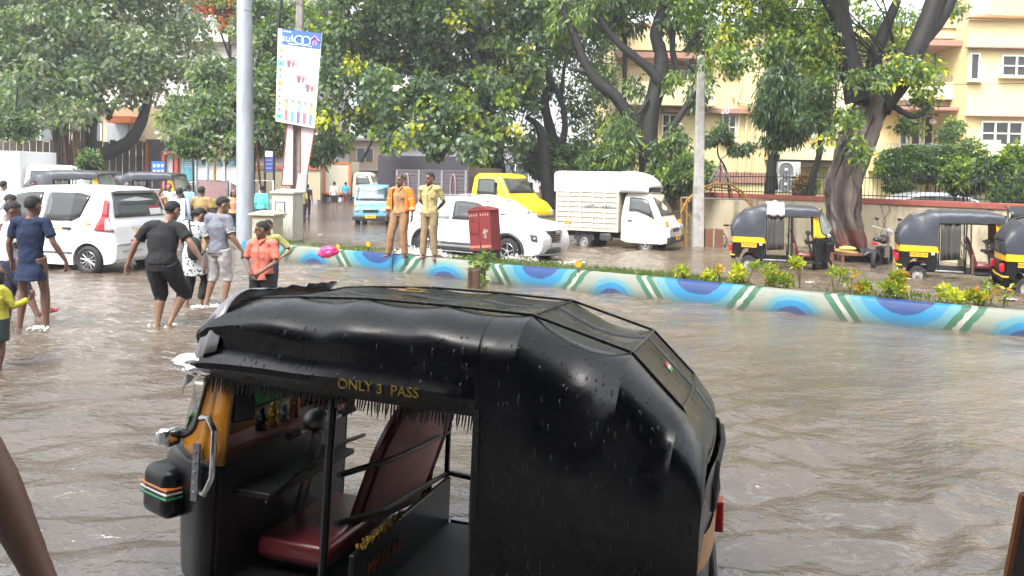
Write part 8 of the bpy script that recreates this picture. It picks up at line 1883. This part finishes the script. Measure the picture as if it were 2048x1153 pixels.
for i, (px, h, r, n, lb, tall) in enumerate(((1355, .22, .14, 150, 'small sparse croton left of the shrub row', False), (1392, .16, .16, 160, 'low yellowish croton under the box truck cab', False), (1420, .30, .10, 90, 'thin green sprig beside the first low croton', True), (1480, .46, .16, 300, 'upright lime croton in front of the left rickshaw wheel', False), (1450, .18, .22, 260, 'low spreading yellow croton left of the upright one', False), (1512, .20, .20, 220, 'low orange tinged croton below the left rickshaw', False), (1545, .38, .15, 240, 'branching lime croton below the left rickshaw step', False),
    (1588, .52, .18, 340, 'tallest lime croton in front of the left rickshaw', False), (1568, .20, .18, 200, 'low croton filling between the two tall ones', False), (1663, .50, .12, 130, 'slender green sapling in front of the banyan foot', True), (1692, .42, .08, 60, 'wispy sapling right of the banyan foot sapling', True), (1700, .16, .22, 220, 'low russet croton below the handcart', False), (1775, .26, .22, 300, 'yellow leaved croton left of the right rickshaw', False), (1815, .42, .22, 320, 'leafy green shrub in front of the right rickshaw wheel', False), (1800, .22, .20, 260, 'low dense croton in front of the right rickshaw', False), (1880, .22, .24, 340, 'round lime croton below the right rickshaw', False), (1935, .16, .14, 160, 'small yellow croton near the right end', False), (1975, .20, .18, 200, 'low yellow croton at the right end of the kerb', False), (1985, .42, .06, 40, 'lone twig with three leaf tufts near the right end', True), (2012, .34, .06, 36, 'bare twig with few leaves at the far right', True))):
    croton(mline(px)+.0, .36+.25*(i % 3)/2, h, r, n, 100+i, lb, tall, (.25, .65, .1) if tall else (.42, .48, .10))
# clump at the kerb gap
T = thing('gap_plant', 'pale leafy plant growing from the gap beside the red cabinet', 'plant'); p = G(962, 560, .12); p.y += .05
leaves_mesh('foliage', [(p.x+a, p.y+b_, .10+c_, .10, .10) for a, b_, c_ in ((0, 0, .25), (.05, 0, .38), (-.08, 0, .15), (.10, .02, .5), (-.14, 0, .22), (0, -.02, .05))], 200, .13, .075, .5, [leafmat('leaf_pale', (.20, .28, .10)), LG2], [.7, .3], T, 33); limbs('stem', [([Vector((p.x+.05, p.y, -.1)), Vector((p.x+.1, p.y, .55))], [.015, .008])], mat('green_stem', (.09, .08, .03)), T, 5)
m = MB(); q = G(948, 566, .1); m.grid(lambda u, v: (q.x-.10+.2*u, q.y+.03*math.sin(u*6), -.1+.46*v+.05*noise.noise(Vector((u*5, v*5, 0)))), 8, 8); tag(m.build('broken_slab', mat('rust_dark2', (.07, .038, .022), .8, var=.4), thick=.06), 'broken rusty brown slab in the kerb gap', 'slab')
# grass and litter on the median (uncountable)
g = np.random.default_rng(9); n = 9000; t_ = g.random(n)*tL; y_ = .2+g.random(n)*.85; keep = (noise_k := np.sin(t_*1.7)+np.sin(t_*.6+2)+g.normal(size=n)*.6) > -.1; t_, y_ = t_[keep], y_[keep]; n = len(t_)
z0_ = KH-.03; hh = .03+.07*g.random(n); dx = g.normal(size=n)*.03
Pb = np.stack([A.x+md.x*t_+mn.x*y_, A.y+md.y*t_+mn.y*y_, np.full(n, z0_)], 1); wv_ = np.stack([np.full(n, .008), np.zeros(n), np.zeros(n)], 1)
V = np.stack([Pb-wv_, Pb+wv_, Pb+np.stack([dx, dx*.3, hh], 1)], 1).reshape(-1, 3); me = bpy.data.meshes.new('median_grass'); me.from_pydata(V.tolist(), [], [(3*i, 3*i+1, 3*i+2) for i in range(n)]); me.materials.append(leafmat('grass', (.07, .13, .02)))
o = bpy.data.objects.new('median_grass', me); sc.collection.objects.link(o); tag(o, 'short patchy grass on the median behind the painted kerb', 'grass', kind='stuff')
# ================================================================== rain-washed air
m = MB(); m.box((0, 55, 22), (260, 190, 47)); hz = bpy.data.materials.new('haze'); hz.use_nodes = True; hn = hz.node_tree.nodes; hn.clear()
ho = hn.new('ShaderNodeOutputMaterial'); pv = hn.new('ShaderNodeVolumePrincipled'); pv.inputs['Color'].default_value = (.93, .95, 1, 1); pv.inputs['Density'].default_value = .0014
hz.node_tree.links.new(pv.outputs[0], ho.inputs['Volume']); o = m.build('haze', hz, smooth=0); tag(o, 'thin pale rain haze filling the street', 'haze', kind='stuff')
